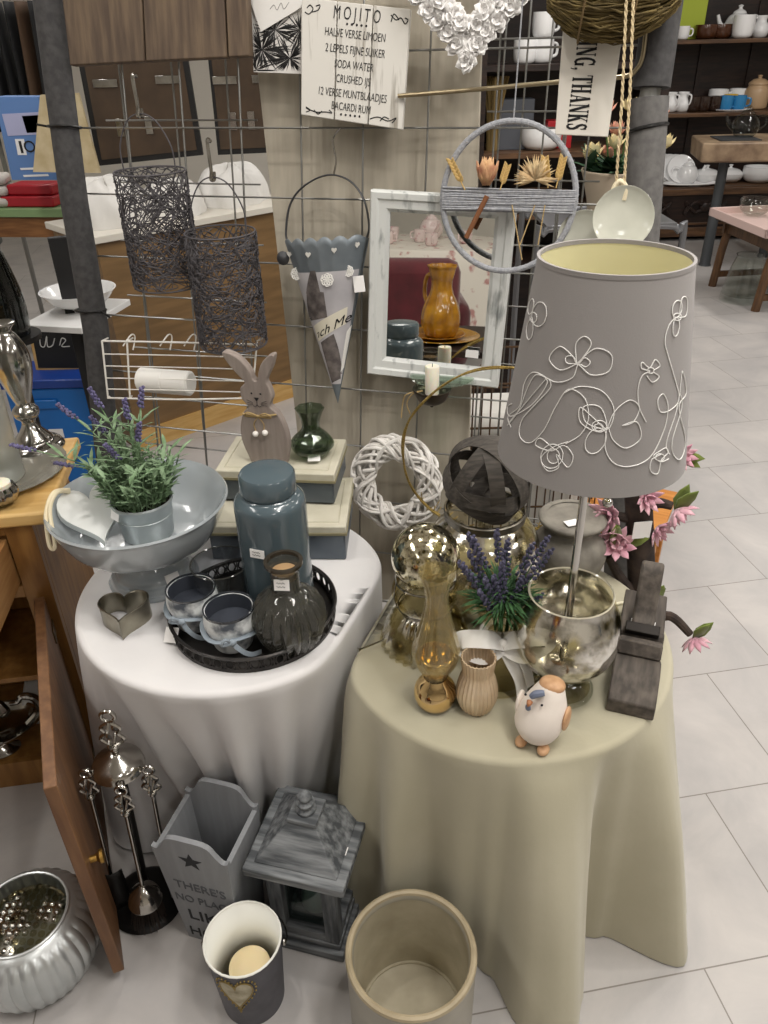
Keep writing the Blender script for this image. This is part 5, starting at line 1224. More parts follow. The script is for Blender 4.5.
for v in b.b.verts: v.co.y += (0/HD-.5)*.03*v.co.z/hsh
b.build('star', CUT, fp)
for s_, z, sz, sx, mm_ in (("THERE'S", .62, .044, .9, CUT2), ('NO PLACE', .47, .040, .85, CUT2), ('LIKE', .28, .060, 1.05, CUT), ('HOME', .07, .055, .92, CUT)):
    o = text(s_, sz*.86, mm_, fp, (HWd*.52, -.0006, hsh*z+.008), sx=sx*.94)
    for v in o.data.vertices: v.co.y += -.5*.03*v.co.z/hsh
# back star seen through the opening
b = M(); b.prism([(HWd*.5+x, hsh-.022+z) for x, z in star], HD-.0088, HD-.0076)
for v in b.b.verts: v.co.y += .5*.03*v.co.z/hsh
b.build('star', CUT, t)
# ---- grey wooden lantern
ZE = .285; e0, e1, e2 = onz(240, 869, ZE), onz(343, 893, ZE), onz(368, 803, ZE)
la = math.atan2(e1.y-e0.y, e1.x-e0.x); W1 = (e1-e0).length; W2 = (e2-e1).length; WL = (W1+W2)/2
ctr = e1+Vector((-math.cos(la)-math.sin(la), -math.sin(la)+math.cos(la), 0))*WL/2
t = thing('wooden_lantern', 'weathered grey wooden lantern with a pyramid roof and turned finial', 'lantern', (ctr.x, ctr.y, 0), la)
GW = wood('weathered_grey_wood', '#45484b', '#85888a', 'x', scale=8, rough=.7, bump=.2); GWz = wood('weathered_grey_post', '#45484b', '#808385', 'z', scale=8, rough=.7, bump=.2)
h = WL/2; bi = h-.025
M().box((0, 0, .0125), (2*bi+.012, 2*bi+.012, .025)).build('base', GW, t, bevel=.003)
M().box((0, 0, .034), (2*bi-.006, 2*bi-.006, .018)).build('base_step', GW, t, bevel=.002)
for sx in (-1, 1):
    for sy in (-1, 1): M().box((sx*(bi-.02), sy*(bi-.02), .155), (.03, .03, .226)).build('corner_post', GWz, t, bevel=.002)
for k in range(4):
    a = k*PI/2; m3 = rz3(a)
    M().box(m3 @ Vector((0, -(bi-.02), .256)), (2*bi-.070, .026, .022), rot=m3).build('top_rail', GW, t, bevel=.001)
    M().box(m3 @ Vector((0, -(bi-.02), .054)), (2*bi-.070, .026, .022), rot=m3).build('bottom_rail', GW, t, bevel=.001)
    M().box(m3 @ Vector((0, -(bi-.026), .155)), (2*bi-.068, .002, .180), rot=m3).build('glass_pane', glass('lantern_glass', '#cdd8d4'), t)
M().box((0, 0, ZE-.009), (2*h, 2*h, .022)).build('roof_plate', GW, t, bevel=.003)
fb = zat(ctr, 800); r1, r2 = h-.018, .026; zr = ZE+.003; zp = zat(ctr, 812)
b = M(); b.box((0, 0, (zr+zp)/2), (2*r1, 2*r1, zp-zr), taper=r2/r1); b.build('pyramid_roof', GW, t, bevel=.002)
M().box((0, 0, zp+.004), (.062, .062, .010)).build('finial_plate', GW, t, bevel=.002)
M().lathe([(r_, zp+.009+z) for r_, z in prof([(0, 0), (.018, 0), (.02, .006), (.012, .011), (.017, .018), (.018, .024), (.011, .029), (.014, .036), (.013, .042), (.006, .05), (0, .052)], 3)], 24).build('finial', GWz, t)
M().box((h-.03, -.02, ZE+.0028), (.026, .018, .001)).build('price_tag', TAG, t, flat=True)
o = M().lathe(prof([(0, 0), (.022, .004), (.032, .028), (.030, .055), (.02, .078), (0, .088)], 5), 32).build('egg_candle', mat('pale_grey_wax', '#b9bdb8', .5, sss=.2)); tag(o, 'pale egg shaped candle inside the grey wooden lantern', 'candle', loc=(ctr.x, ctr.y, .0435))
# ---- heart bucket
bk = onz(254, 993, 0); Hb = zat(bk, 938); RB0, RB1 = .062, .0735
t = thing('heart_bucket', 'dark grey metal bucket with a heart cutout and white inside', 'bucket', bk)
DG = mat('dark_grey_enamel', '#4b4a4f', .55, col2='#55545a', scale=30)
b = M(); Nh, Nv = 96, 40; hc_a, hc_z = R(-97), 0; hs = .041; hc_z = zat(bk+Vector((-.008, -.068, 0)), 993)
def inheart(x, z): x, z = x/hs/1.02, (z)/hs+.12; return (x*x+z*z-.62)**3-x*x*z**3*1.5 < 0
V = [[b.b.verts.new(((RB0+(RB1-RB0)*j/Nv)*math.cos(2*PI*i/Nh+.001), (RB0+(RB1-RB0)*j/Nv)*math.sin(2*PI*i/Nh+.001), Hb*j/Nv)) for j in range(Nv+1)] for i in range(Nh)]
for i in range(Nh):
    for j in range(Nv): b.b.faces.new((V[i][j], V[(i+1) % Nh][j], V[(i+1) % Nh][j+1], V[i][j+1]))
b.build('bucket_wall', DG, t)
M().lathe([(RB0-.0025, .004), (RB1-.0025, Hb-.001)], 64).build('white_lining', mat('white_enamel', '#e3e2da', .4), t, solid=.0012)
M().lathe([(0, .003), (RB0-.002, .003)], 48).build('bucket_floor', mat('white_enamel', '#0'), t, solid=.002)
M().tube(circ(RB1-.0008, Hb), .0024, 8, closed=True).build('rolled_rim', mat('white_enamel', '#0'), t)
def onb(x, z, lift):
    z *= 1.5; a_ = hc_a+x/RB1; zz_ = hc_z+z; r_ = RB0+(RB1-RB0)*zz_/Hb+lift; return Vector((r_*math.cos(a_), r_*math.sin(a_), zz_))
hp_ = heart(hs*.9, 48); b = M(); cv = b.b.verts.new(onb(0, 0, .0012)); ring = [b.b.verts.new(onb(x, z, .0012)) for x, z in hp_]; mid = [b.b.verts.new(onb(x*.5, z*.5, .0012)) for x, z in hp_]
for k in range(48):
    k2 = (k+1) % 48; b.b.faces.new((mid[k], mid[k2], ring[k2], ring[k])); b.b.faces.new((cv, mid[k2], mid[k]))
b.build('heart_window', mat('lit_heart_inside', '#c4bca4', .6, col2='#8c8268', scale=30), t)  # ivory patch on the closed wall stands for light inside the heart cutout
b = M()
for x, z in heart(hs*1.08, 40): b.sph(onb(x, z, .0014), .0022, 6, 4)
b.tube([onb(x, z, .0015) for x, z in hp_], .0016, 5, closed=True); b.build('gold_studs', mat('gold_stud', '#94804f', .45, .6), t)
for s_ in (-1, 1):
    M().sph((s_*(RB1+.003), .004, Hb-.022), (.006, .008, .008), 12, 8).build('ear', SILVER, t)
M().tube([((RB1+.008)*math.cos(a), .004+(RB1+.012)*math.sin(a)*.98, Hb-.022-.02*math.sin(a)) for a in [PI*k/20 for k in range(21)]], .0018, 6).build('handle', SILVER, t)
o = M().lathe(prof([(0, 0), (.038, 0), (.041, .004), (.041, .085), (.038, .093), (.02, .097), (0, .097)], 3), 36).build('candle', mat('cream_wax', '#d9c79f', .5, sss=.3)); tag(o, 'cream round candle lying inside the dark heart bucket', 'candle', loc=bk+Vector((.002, .002, .0045)))
# ---- stoneware crock
rc = onz(411, 951, .25); Rc = 65*((rc-CAM).dot(FWD))/FPX
CRK = mat('stoneware_glaze', '#8f8a7c', .42, col2='#a39d8e', scale=5, coat=.2, bump=.03); CIN = mat('stoneware_inside', '#b5ac95', .55, col2='#9d947d', scale=12)
t = thing('stoneware_crock', 'large empty grey beige stoneware crock on the floor at the front', 'crock', (rc.x, rc.y, 0))
M().lathe(prof([(0, 0), (Rc-.012, 0), (Rc-.003, .006)], 2)+[(Rc, .03), (Rc, .232)]+prof([(Rc+.001, .238), (Rc+.002, .246), (Rc-.003, .251), (Rc-.010, .249), (Rc-.013, .240)], 3)+[(Rc-.013, .236)], 72).build('crock_wall', CRK, t)
M().lathe([(Rc-.013, .2375), (Rc-.014, .05), (Rc-.018, .035), (Rc-.03, .030), (0, .029)], 72).build('crock_inside', CIN, t)
M().tube(circ(Rc-.021, .0335), .003, 6, closed=True).build('bottom_ring', CIN, t)
M().tube(circ(Rc-.0045, .2485, 64), .0065, 8, closed=True).build('rim', mat('crock_rim', '#a89a7f', .5, col2='#93866c', scale=20), t)
# ---- ribbed zinc pot
zp_ = onz(42, 958, 0); Hz = .165; 
t = thing('ribbed_zinc_pot', 'ribbed galvanised zinc pot at the bottom left corner', 'pot', zp_)
Rz = .118; ZN = mat('bright_zinc', '#d2d5d5', .34, .75, col2='#bfc4c4', scale=9, bump=.04)
M().lathe(shell(prof([(Rz*.86, 0), (Rz*.95, .008), (Rz*1.08, .045), (Rz*1.12, .09), (Rz*1.04, .130), (Rz*.86, .155), (Rz*.76, .164)], 6), .003, .006), 200, rib=(34, lambda z: .035 if .008 < z < .150 else 0, 1)).build('pot_body', ZN, t)
M().tube(circ(Rz*.76, Hz-.001), .0035, 8, closed=True).build('rim', ZN, t)
t = thing('pressed_glass_dish', 'clear pressed glass dish lying upside down in the zinc pot', 'dish', zp_+Vector((0, 0, .118)))
rg = Rz*.73
b = M(); b.lathe(prof([(0, .030), (rg*.6, .028), (rg*.93, .018), (rg, .004), (rg*.97, .001), (rg*.88, .012), (rg*.5, .022), (0, .024)], 4), 64)
b.build('dish_body', mercury('pressed_clear_glass', '#dedcd6', '#a5a39d', .45, 40), t)
b = M()
for k in range(-5, 6):
    for j in range(-5, 6):
        x, y = k*.0155, j*.0155; r_ = math.hypot(x, y)
        if r_ < rg*.9: b.sph((x, y, .031-.022*(r_/rg)**3), (.0072, .0072, .0055), 8, 6)
b.build('diamond_studs', mercury('pressed_clear_glass', '#0', '#0'), t)
# ---- magnolia branch and pine stool behind the beige table
tp = Vector((.640, 1.43, 0)); t = thing('magnolia_branch', 'thick dark artificial magnolia branch with pink felt flowers behind the beige table', 'artificial tree', tp)
BARK = mat('dark_brown_bark', '#2c2421', .9, col2='#443831', scale=35, bump=.6)
def tl_(px, py, y=0):
    q = ony(px, py, tp.y+y); return q-tp
b = M(); b.lathe(prof([(0, 0), (.05, 0), (.048, .02), (.03, .03), (0, .032)], 3), 24); b.build('branch_foot', mat('dark_iron_foot', '#3a3431', .6, .4), t)
M().tube(cr([(.0, 0, .02), (.004, 0, .3), tl_(642, 590), tl_(640, 535), tl_(638, 495), tl_(634, 450), tl_(630, 400)], 6), lambda q: .034-.008*q, 14).build('trunk', BARK, t)
PK = mat('pink_felt', '#c98fa1', .9, col2='#e0b4bd', scale=25, sheen=.4); GF = mat('olive_felt_leaf', '#5c6a2c', .9, col2='#74823a', scale=25, sheen=.3); DP = mat('dark_pink_felt', '#7b4a52', .9)
def flower(c, d, s=1, leaves=()):
    b = M(); d = Vector(d).normalized(); u = d.orthogonal().normalized(); v = d.cross(u)
    for k in range(9):
        a = 2*PI*k/9; e = u*math.cos(a)+v*math.sin(a); b.leaf(c, e+d*.35, .017*s, .042*s, n=d, curl=.25)
    for k in range(5):
        a = 2*PI*k/5+.3; e = u*math.cos(a)+v*math.sin(a); b.leaf(c, e*.7+d*.8, .014*s, .03*s, n=d, curl=.2)
    b.build('flower', PK, t, solid=.002)
    for dd in leaves:
        M().leaf(c, dd, .028*s, .06*s, n=(-dd[1]+.1, -.9, .4), curl=.2).build('leaf', GF, t, solid=.003)
def branch(pts, r): M().tube(cr(pts, 6), lambda q: r*(1-.35*q), 10).build('branch', BARK, t)
branch([tl_(648, 622), tl_(670, 616, -.02), tl_(690, 634, -.04)], .014); flower(tl_(694, 638, -.045), (.3, -.3, -.8), 1.0, [(.35, -.1, 1), (.6, .1, .8)])
branch([tl_(640, 508), tl_(658, 503, -.02), tl_(672, 506, -.03)], .014); flower(tl_(676, 510, -.035), (.6, -.4, -.6), 1.1, [(.5, -.1, .9), (.2, .1, .8)])
branch([tl_(640, 600), tl_(622, 580, -.02), tl_(608, 556, -.02)], .014); flower(tl_(617, 545, -.02), (-.2, -.6, .6), 1.15, [(.9, -.1, .35), (-.3, -.1, 1)])
branch([tl_(638, 520), tl_(622, 517, .0), tl_(612, 514, .0)], .013); flower(tl_(610, 514, .0), (-.7, -.6, .1), 1.2, [(.3, .0, -1)])
flower(tl_(614, 536, -.01), (-.3, -.8, -.3), 1.1, []); flower(tl_(657, 528, -.01), (.4, -.7, -.2), 1.0, []); flower(tl_(646, 498, -.03), (.2, -.9, .2), .9, [])
branch([tl_(634, 450), tl_(668, 452, .03), tl_(686, 450, .03)], .012); flower(tl_(682, 456, .03), (.2, -.8, .3), .8, [(.9, 0, -.15), (.7, 0, -.5)])
branch([tl_(650, 600), tl_(658, 596, .0), tl_(664, 588, .0)], .008); M().leaf(tl_(655, 600, -.03), (.2, 0, 1), .028, .05, n=(0, -1, 0)).build('leaf', GF, t, solid=.003)
M().box(tl_(642, 530, -.036), (.04, .0015, .042), rot=rz3(.1)).build('price_tag', TAG, t, flat=True)
c = onz(663, 533, .42); sa = R(-28)
t = thing('pine_stool', 'small orange pine stool behind the magnolia branch', 'stool', (c.x, c.y, 0), sa)
OP = wood('orange_pine', '#b0702f', '#c98a45', 'x', scale=6, rough=.4)
M().box((-.13, .13, .41), (.26, .26, .022)).build('seat', OP, t, bevel=.004)
for x in (-.23, -.03):
    for y in (.03, .23): M().box((x, y, .199), (.032, .032, .398)).build('leg', OP, t, bevel=.003)
for y in (.03, .23): M().box((-.13, y, .372), (.17, .018, .05)).build('apron', OP, t)
# ================================================================== background, right: dark cabinet with china
def lathe_thing(name, label, cat, prof_, m, loc, group=None, seg=28, extra=None, rz=0, part='body'):
    t = thing(name, label, cat, loc, rz, group); M().lathe(prof_, seg).build(part, m, t)
    if extra: extra(t)
    return t
def teapot(label, loc, m, s=1, rz=0, lidm=None, group=None):
    t = thing('teapot', label, 'teapot', loc, rz, group)
    M().lathe([(r*s, z*s) for r, z in prof([(0, 0), (.045, 0), (.07, .03), (.075, .065), (.055, .105), (.035, .118)], 4)], 28).build('pot_body', m, t)
    M().lathe([(r*s, z*s) for r, z in prof([(.038, .118), (.03, .13), (.012, .14), (.010, .148), (.014, .156), (0, .162)], 3)], 20).build('lid', lidm or m, t)
    M().tube([Vector(p)*s for p in cr([(.06, 0, .04), (.10, 0, .07), (.12, 0, .115)], 5)], lambda q: s*(.016-.008*q), 10).build('spout', m, t)
    M().tube([Vector(p)*s for p in cr([(-.05, 0, .10), (-.10, 0, .105), (-.11, 0, .06), (-.065, 0, .03)], 6)], .006*s, 8).build('handle', m, t); return t
def cup(name, label, loc, m, s=1, rz=0, group=None, handle=True, h=.075, r=.04):
    t = thing(name, label, 'cup' if name != 'bowl' else 'bowl', loc, rz, group)
    M().lathe([(a*s, b*s) for a, b in shell(prof([(r*.65, 0), (r*.9, .01), (r, h*.6), (r*.98, h)], 4), .004, .006)], 28).build('cup_body', m, t)
    if handle: M().tube([Vector(p)*s for p in cr([(r*.95, 0, h*.8), (r*1.5, 0, h*.75), (r*1.5, 0, h*.35), (r*.92, 0, h*.25)], 5)], .005*s, 8).build('handle', m, t)
    return t
def pitcher(label, loc, m, s=1, rz=0, group=None):
    t = thing('pitcher', label, 'pitcher', loc, rz, group)
    M().lathe([(a*s, b*s) for a, b in prof([(0, 0), (.04, 0), (.06, .035), (.055, .07), (.035, .10), (.042, .13), (.038, .128), (.03, .10), (0, .095)], 4)], 28).build('pitcher_body', m, t)
    M().tube([Vector(p)*s for p in cr([(-.04, 0, .12), (-.08, 0, .11), (-.075, 0, .06), (-.055, 0, .045)], 5)], .006*s, 8).build('handle', m, t); return t
YC = 7.4; x0, x1 = ony(640, 190, YC).x-.25, ony(768, 190, YC).x+.9
t = thing('display_cabinet', 'tall dark carved wooden cabinet with open shelves of china in the back', 'cabinet', (0, 0, 0)); dc = t
ZS = [ony(700, 187, YC).z, ony(700, 113, YC).z, ony(700, 39.5, YC).z]
b = M(); bx = lambda X0, X1, Y0, Y1, z0, z1: b.box(((X0+X1)/2, (Y0+Y1)/2, (z0+z1)/2), (X1-X0, Y1-Y0, z1-z0))
bx(x0, x1, YC+.46, YC+.5, .0, 2.3); bx(x0, x0+.05, YC+.02, YC+.46, 0, 2.3); bx(x1-.05, x1, YC+.02, YC+.46, 0, 2.3); bx(x0+.05, x1-.05, YC+.02, YC+.46, 2.25, 2.3)
for k in range(5): bx(x0+.3+.45*k, x0+.34+.45*k, YC+.44, YC+.46, ZS[0]+.005, 2.25)
b.build('carcass', DARKWOOD, t)
SHW = wood('shelf_wood', '#4a3526', '#6b4e36', 'x', rough=.4)
for z in ZS: M().box(((x0+x1)/2, YC+.23, z-.016), (x1-x0-.1, .46, .03)).build('shelf', SHW, t, bevel=.004)
b = M(); bx(x0, x1, YC-.03, YC+.02, 0.05, ZS[0]-.032); b.build('base_front', DARKWOOD, t)
b = M(); bx(x0-.02, x1+.02, YC-.06, YC-.03, ZS[0]-.06, ZS[0]-.005); bx(x0-.02, x1+.02, YC-.055, YC-.03, .04, .12); bx(x0, x1, YC-.04, YC-.03, .14, .16); b.build('base_moulding', SHW, t, bevel=.004)
for k in range(5):
    b = M(); c = Vector((x0+.35+.5*k, YC-.04, (ZS[0]+.12)/2)); b.sph(c, (.05, .03, .05), 12, 8)
    for s_ in (-1, 1):
        for q in range(2): b.tube(cr([c, c+Vector((.08*s_, -.01, .05-.09*q)), c+Vector((.15*s_, -.005, .01)), c+Vector((.18*s_, -.01, .05-.1*q)), c+Vector((.13*s_, -.01, .02))], 5), lambda u: .018-.01*u, 7)
    b.build('carving', DARKWOOD, t)
def on_shelf(px, k, dy=.2): return Vector((ony(px, (187, 113, 39.5)[k], YC+dy).x, YC+dy, ZS[k]+.0005))
BRN = mat('brown_glaze', '#4a2a18', .2, coat=.5); DBR = mat('dark_brown_glaze', '#2c1c14', .25, coat=.5); BLU = mat('bright_blue_glaze', '#2f7fb4', .25, coat=.4); YEL = mat('yellow_glaze', '#d6b33a', .3); TAN = mat('tan_glaze', '#b59877', .35)
cup('bowl', 'left of the two brown bowls on the top shelf of the dark cabinet', on_shelf(705, 2), BRN, 1.9, group='brown bowls on the top shelf', handle=False, h=.055, r=.05); cup('bowl', 'right of the two brown bowls, next to the white teapot', on_shelf(719.5, 2, .22), BRN, 1.9, group='brown bowls on the top shelf', handle=False, h=.055, r=.05)
teapot('tall white teapot on the top shelf of the dark cabinet', on_shelf(735, 2, .26), WHITE_CH, 1.5, PI)
cup('cup', 'white cup in front of the teapot on the top shelf', on_shelf(741, 2, .12), WHITE_CH, 2.2, 1)
pitcher('white round pitcher at the right of the top shelf', on_shelf(758, 2, .2), WHITE_CH, 1.2, .3)
cup('cup', 'small white cup in front of the tall lime green box', on_shelf(682, 2, .13), WHITE_CH, 1.3)
for px, lab in ((655, 'white patterned pot farthest left on the middle shelf'), (669, 'white pitcher second from the left on the middle shelf'), (681, 'white pitcher beside the brown mugs on the middle shelf')): pitcher(lab, on_shelf(px, 1, .18), WHITE_CH, 1.15, 2, 'white pitchers on the middle shelf')
for px, lab in ((692, 'leftmost dark brown mug on the middle shelf'), (702, 'middle one of the dark brown mugs'), (713, 'dark brown mug beside the blue mugs')): cup('mug', lab, on_shelf(px, 1, .15), DBR, 1.55, -.5, 'dark brown mugs on the middle shelf')
cup('cup', 'white cup behind the dark brown mugs on the middle shelf', on_shelf(715, 1, .34), WHITE_CH, 2.1); cup('cup', 'white cup behind the blue mugs on the middle shelf', on_shelf(735, 1, .36), WHITE_CH, 2.1)
tr = on_shelf(731, 1, .14); tag(M().lathe([(0, 0), (.13, 0), (.15, .012), (.147, .015), (.128, .005), (0, .005)], 32, mtx=Matrix.Diagonal((1.15, .75, 1)).to_3x3()).build('tray', WHITE_CH), 'white oval tray under the blue mugs on the middle shelf', 'tray', loc=tr)
for px, lab in ((724, 'left blue mug on the white tray'), (737, 'right blue mug on the white tray')):
    o = cup('mug', lab, on_shelf(px, 1, .13)+Vector((0, 0, .006)), BLU, 1.5, -.3, 'blue mugs on the tray')
cup('mug', 'yellow mug behind the blue mugs on the tray', on_shelf(728, 1, .22)+Vector((0, 0, .01)), YEL, 1.5, 2)
lathe_thing('canister', 'tan pottery canister with a lid at the right of the middle shelf', 'jar', prof([(0, 0), (.08, 0), (.1, .03), (.1, .14), (.08, .18), (.085, .2), (.05, .23), (.015, .24), (.02, .26), (0, .265)], 4), TAN, on_shelf(753, 1, .25))
o = on_shelf(690, 0, .1); tag(M().lathe([(0, .0), (.2, .0), (.26, .02), (.255, .025), (.2, .006), (0, .006)], 40, mtx=Matrix.Diagonal((1, .45, 1)).to_3x3()).build('platter', WHITE_CH), 'long white platter lying at the front of the bottom shelf', 'platter', loc=o)
for k in range(4):
    tag(M().lathe([(0, 0), (.07, 0), (.13, .014), (.127, .018), (.07, .005), (0, .005)], 36, mtx=rx3(R(62))).build('dinner_plate', WHITE_CH), 'white plate leaning in the row at the left of the bottom shelf', 'plate', 'leaning plates on the bottom shelf', loc=on_shelf(660+6*k, 0, .34-.03*k)+Vector((0, 0, .115)))
teapot('white teapot with a long spout on the bottom shelf', on_shelf(685, 0, .22)+Vector((0, 0, .0)), WHITE_CH, 1.3)
TUR = prof([(0, 0), (.07, 0), (.11, .03), (.12, .07), (.115, .075), (.08, .105), (.02, .12), (.012, .13), (.018, .145), (0, .15)], 4)
lathe_thing('tureen', 'white lidded tureen left of the slab table leg on the bottom shelf', 'tureen', TUR, WHITE_CH, on_shelf(704, 0, .25), 'lidded tureens'); lathe_thing('tureen', 'white lidded tureen right of the slab table leg on the bottom shelf', 'tureen', TUR, WHITE_CH, on_shelf(727, 0, .25), 'lidded tureens')
cup('bowl', 'large white bowl at the right end of the bottom shelf', on_shelf(756, 0, .2), WHITE_CH, 2.6, handle=False, h=.05, r=.055)
# slab table with teapot
Ys = 6.3; s0 = ony(703, 143, Ys); zb0 = ony(703, 163, Ys).z; th = s0.z-zb0
t = thing('slab_table', 'high table with a thick stone slab top and a grey leg', 'table', (s0.x, Ys, 0), R(-6))
SLAB = mat('tan_marble_slab', '#a58f74', .5, col2='#6f5a48', scale=7, detail=8, bump=.2)
b = M(); rng = random.Random(6); pts = [(0, 0), (.25, -.02), (.55, .01), (.9, -.02), (1.2, 0), (1.25, .5), (.8, .62), (.4, .6), (.05, .55)]
A = [b.b.verts.new((x, y, s0.z)) for x, y in pts]; B = [b.b.verts.new((x*.985+.01, y*.97+.01, zb0)) for x, y in pts]; b.b.faces.new(A); b.b.faces.new(B[::-1])
for k in range(len(pts)): b.b.faces.new((A[k], B[k], B[(k+1) % len(pts)], A[(k+1) % len(pts)]))
b.build('slab_top', SLAB, t, bevel=.012)
for x, y in ((.24, .2), (1.1, .12), (.8, .5)): M().lathe([(0, 0), (.05, 0), (.042, .02), (.036, zb0-.001), (0, zb0-.001)], 20, c=(x, y, 0)).build('leg', mat('grey_metal_leg', '#4d5053', .5, .4), t)
o = M().box((.18, .25, s0.z+.004), (.3, .3, .008)).build('dark_mat', mat('dark_slate', '#3a3b3d', .6)); tag(o, 'dark slate mat on the stone slab under the glass teapot', 'mat', loc=(s0.x+.12, Ys-.02, 0), rz=R(-6))
tp_ = Vector((ony(743, 140, Ys+.25).x, Ys+.25, s0.z+.0085)); teapot('clear glass teapot on the stone slab table', tp_, glass('teapot_glass', '#dfe3e2'), 1.35, PI)
# low table with a pink tray
q0, q1 = onz(712, 286, 0), onz(755, 311, 0); zt_ = zat(q0, 212)
sd = (q1-q0).normalized(); LW_ = (q1-q0).length; ta = math.atan2(sd.y, sd.x)+PI/2
t = thing('tray_table', 'low brown wooden table under the pink tray at the right', 'table', (q0.x, q0.y, 0), ta)
BRW = wood('mid_brown_wood', '#4d3521', '#684a2e', 'z', scale=6, rough=.45)
for x in (0, .85):
    for y in (0, -LW_): M().tube([(x, y, 0.0), (x+.02, y, zt_*.5), (x+(.05 if x == 0 else -.05), y, zt_-.055)], lambda q: .030, 8).build('leg', BRW, t)
for y in (0, -LW_): M().box((.425, y, zt_-.10), (.85, .03, .09)).build('apron', BRW, t); M().box((.425, y, .09), (.80, .03, .04)).build('stretcher', BRW, t)
for x in (.04, .81): M().box((x, -LW_/2, zt_-.10), (.03, LW_, .09)).build('apron', BRW, t)
M().box((.425, -LW_/2, zt_-.045), (.95, LW_+.1, .022)).build('tabletop', BRW, t, bevel=.003)
PINKT = mat('pale_pink_paint', '#d3b9b2', .5)
tr = thing('pink_tray', 'large pale pink rimmed tray lying on the low brown table', 'tray', (q0.x, q0.y, zt_-.0335), ta)
M().box((.425, -LW_/2, .006), (1.0, LW_+.14, .012)).build('tray_base', PINKT, tr)
for x, y, sx, sy in ((.425, .07, 1.04, .02), (.425, -LW_-.07, 1.04, .02), (-.085, -LW_/2, .02, LW_+.16), (.935, -LW_/2, .02, LW_+.16)): M().box((x, y, .028), (sx, sy, .055)).build('tray_edge', PINKT, tr, bevel=.004)
def tl2(x, y, z): return Vector((q0.x, q0.y, 0))+Matrix.Rotation(ta, 3, 'Z') @ Vector((x, y, z))
for x, y, lab in ((.18, -.05, 'low clear glass bowl on the pink tray'), (.34, -.22, 'clear glass bowl behind the one at the tray corner')):
    lathe_thing('glass_bowl', lab, 'bowl', shell(prof([(.05, 0), (.09, .03), (.11, .08), (.10, .12)], 4), .004, .006), CLEAR, tl2(x, y, zt_-.021), 'glass bowls on the pink tray', 32)
c = onz(741, 300, 0); lathe_thing('glass_vase', 'wide conical clear glass vase on the floor under the low table', 'vase', shell(prof([(.13, 0), (.15, .01), (.12, .2), (.09, .30), (.095, .32)], 4), .005, .012), CLEAR, c, seg=40)
# ================================================================== middle: dark shelf unit seen through the grid
YM = 3.3; xa, xb = ony(478, 100, YM).x, ony(668, 100, YM).x
t = thing('shelf_unit', 'dark shelf unit with mixed wares seen through the grid above the lamp', 'shelf', (0, 0, 0))
zs = [ony(560, y, YM).z for y in (262, 214, 152, 64)]
b = M(); bx = lambda X0, X1, Y0, Y1, z0, z1: b.box(((X0+X1)/2, (Y0+Y1)/2, (z0+z1)/2), (X1-X0, Y1-Y0, z1-z0))
bx(xa, xb, YM+.36, YM+.38, 0, 2.0); bx(xa, xa+.03, YM, YM+.36, 0, 2.0); bx(xb-.03, xb, YM, YM+.36, 0, 2.0); bx(xa+.03, xb-.03, YM, YM+.36, 1.97, 2.0); b.build('carcass', DARKWOOD, t)
for z in zs: M().box(((xa+xb)/2, YM+.18, z-.01), (xb-xa-.06, .36, .02)).build('shelf', SHW if z in zs[1:3] else DARKWOOD, t)
def om(px, k, dy=.12): return Vector((ony(px, (262, 214, 152, 64)[k], YM+dy).x, YM+dy, zs[k]+.0005))
cup('cup', 'lower white cup of the stack behind the grid', om(541, 3), WHITE_CH, 1.1, .4, 'stacked white cups behind the grid'); cup('cup', 'upper white cup of the stack behind the grid', om(541, 3)+Vector((0, 0, .084)), WHITE_CH, 1.1, .4, 'stacked white cups behind the grid')
cup('cup', 'white cup standing alone left of the stacked cups', om(524, 3, .1), WHITE_CH, 1.1, 2)
o = M().box((0, 0, .09), (.14, .1, .18)).build('grey_box', mat('slate_grey_card', '#55585f', .7), bevel=.002); o.name = 'storage_box'; tag(o, 'slate grey box standing on the shelf behind the yarn hoop', 'box', loc=om(512, 2, .15))
o = M().box((0, 0, .05), (.10, .08, .10)).build('gift_box', mat('bright_red_card', '#b2222a', .5), bevel=.002); tag(o, 'small red box on the shelf left of the turned word sign', 'box', loc=om(556, 2, .15))
b = M(); rng = random.Random(12)
for k in range(60): a, r_ = rng.uniform(0, 6.28), rng.uniform(.01, .05); b.tube([(0.02*math.cos(a), .02*math.sin(a), 0), (r_*.5*math.cos(a), r_*.5*math.sin(a), .14), (r_*math.cos(a), r_*math.sin(a), .26)], .004, 4)
tag(b.build('dried_bundle', mat('dried_grass', '#8a7448', .9)), 'bundle of dried grass on the shelf behind the hoop', 'dried grass', loc=om(492, 2, .1))
cup('bowl', 'white bowl on the shelf left of the flower pot', om(540, 2, .1), WHITE_CH, 1.6, handle=False, h=.05, r=.05)
lathe_thing('wicker_bowl', 'brown wicker bowl on the lower shelf behind the yarn hoop', 'bowl', shell(prof([(.06, 0), (.10, .03), (.12, .07)], 4), .008, .01), mat('brown_wicker', '#5d4632', .8, bump=.6, bscale=90), om(541, 1, .1))
cup('bowl', 'white oval dish on the lower shelf behind the straw stems', om(515, 1, .1), WHITE_CH, 1.7, handle=False, h=.035, r=.06)
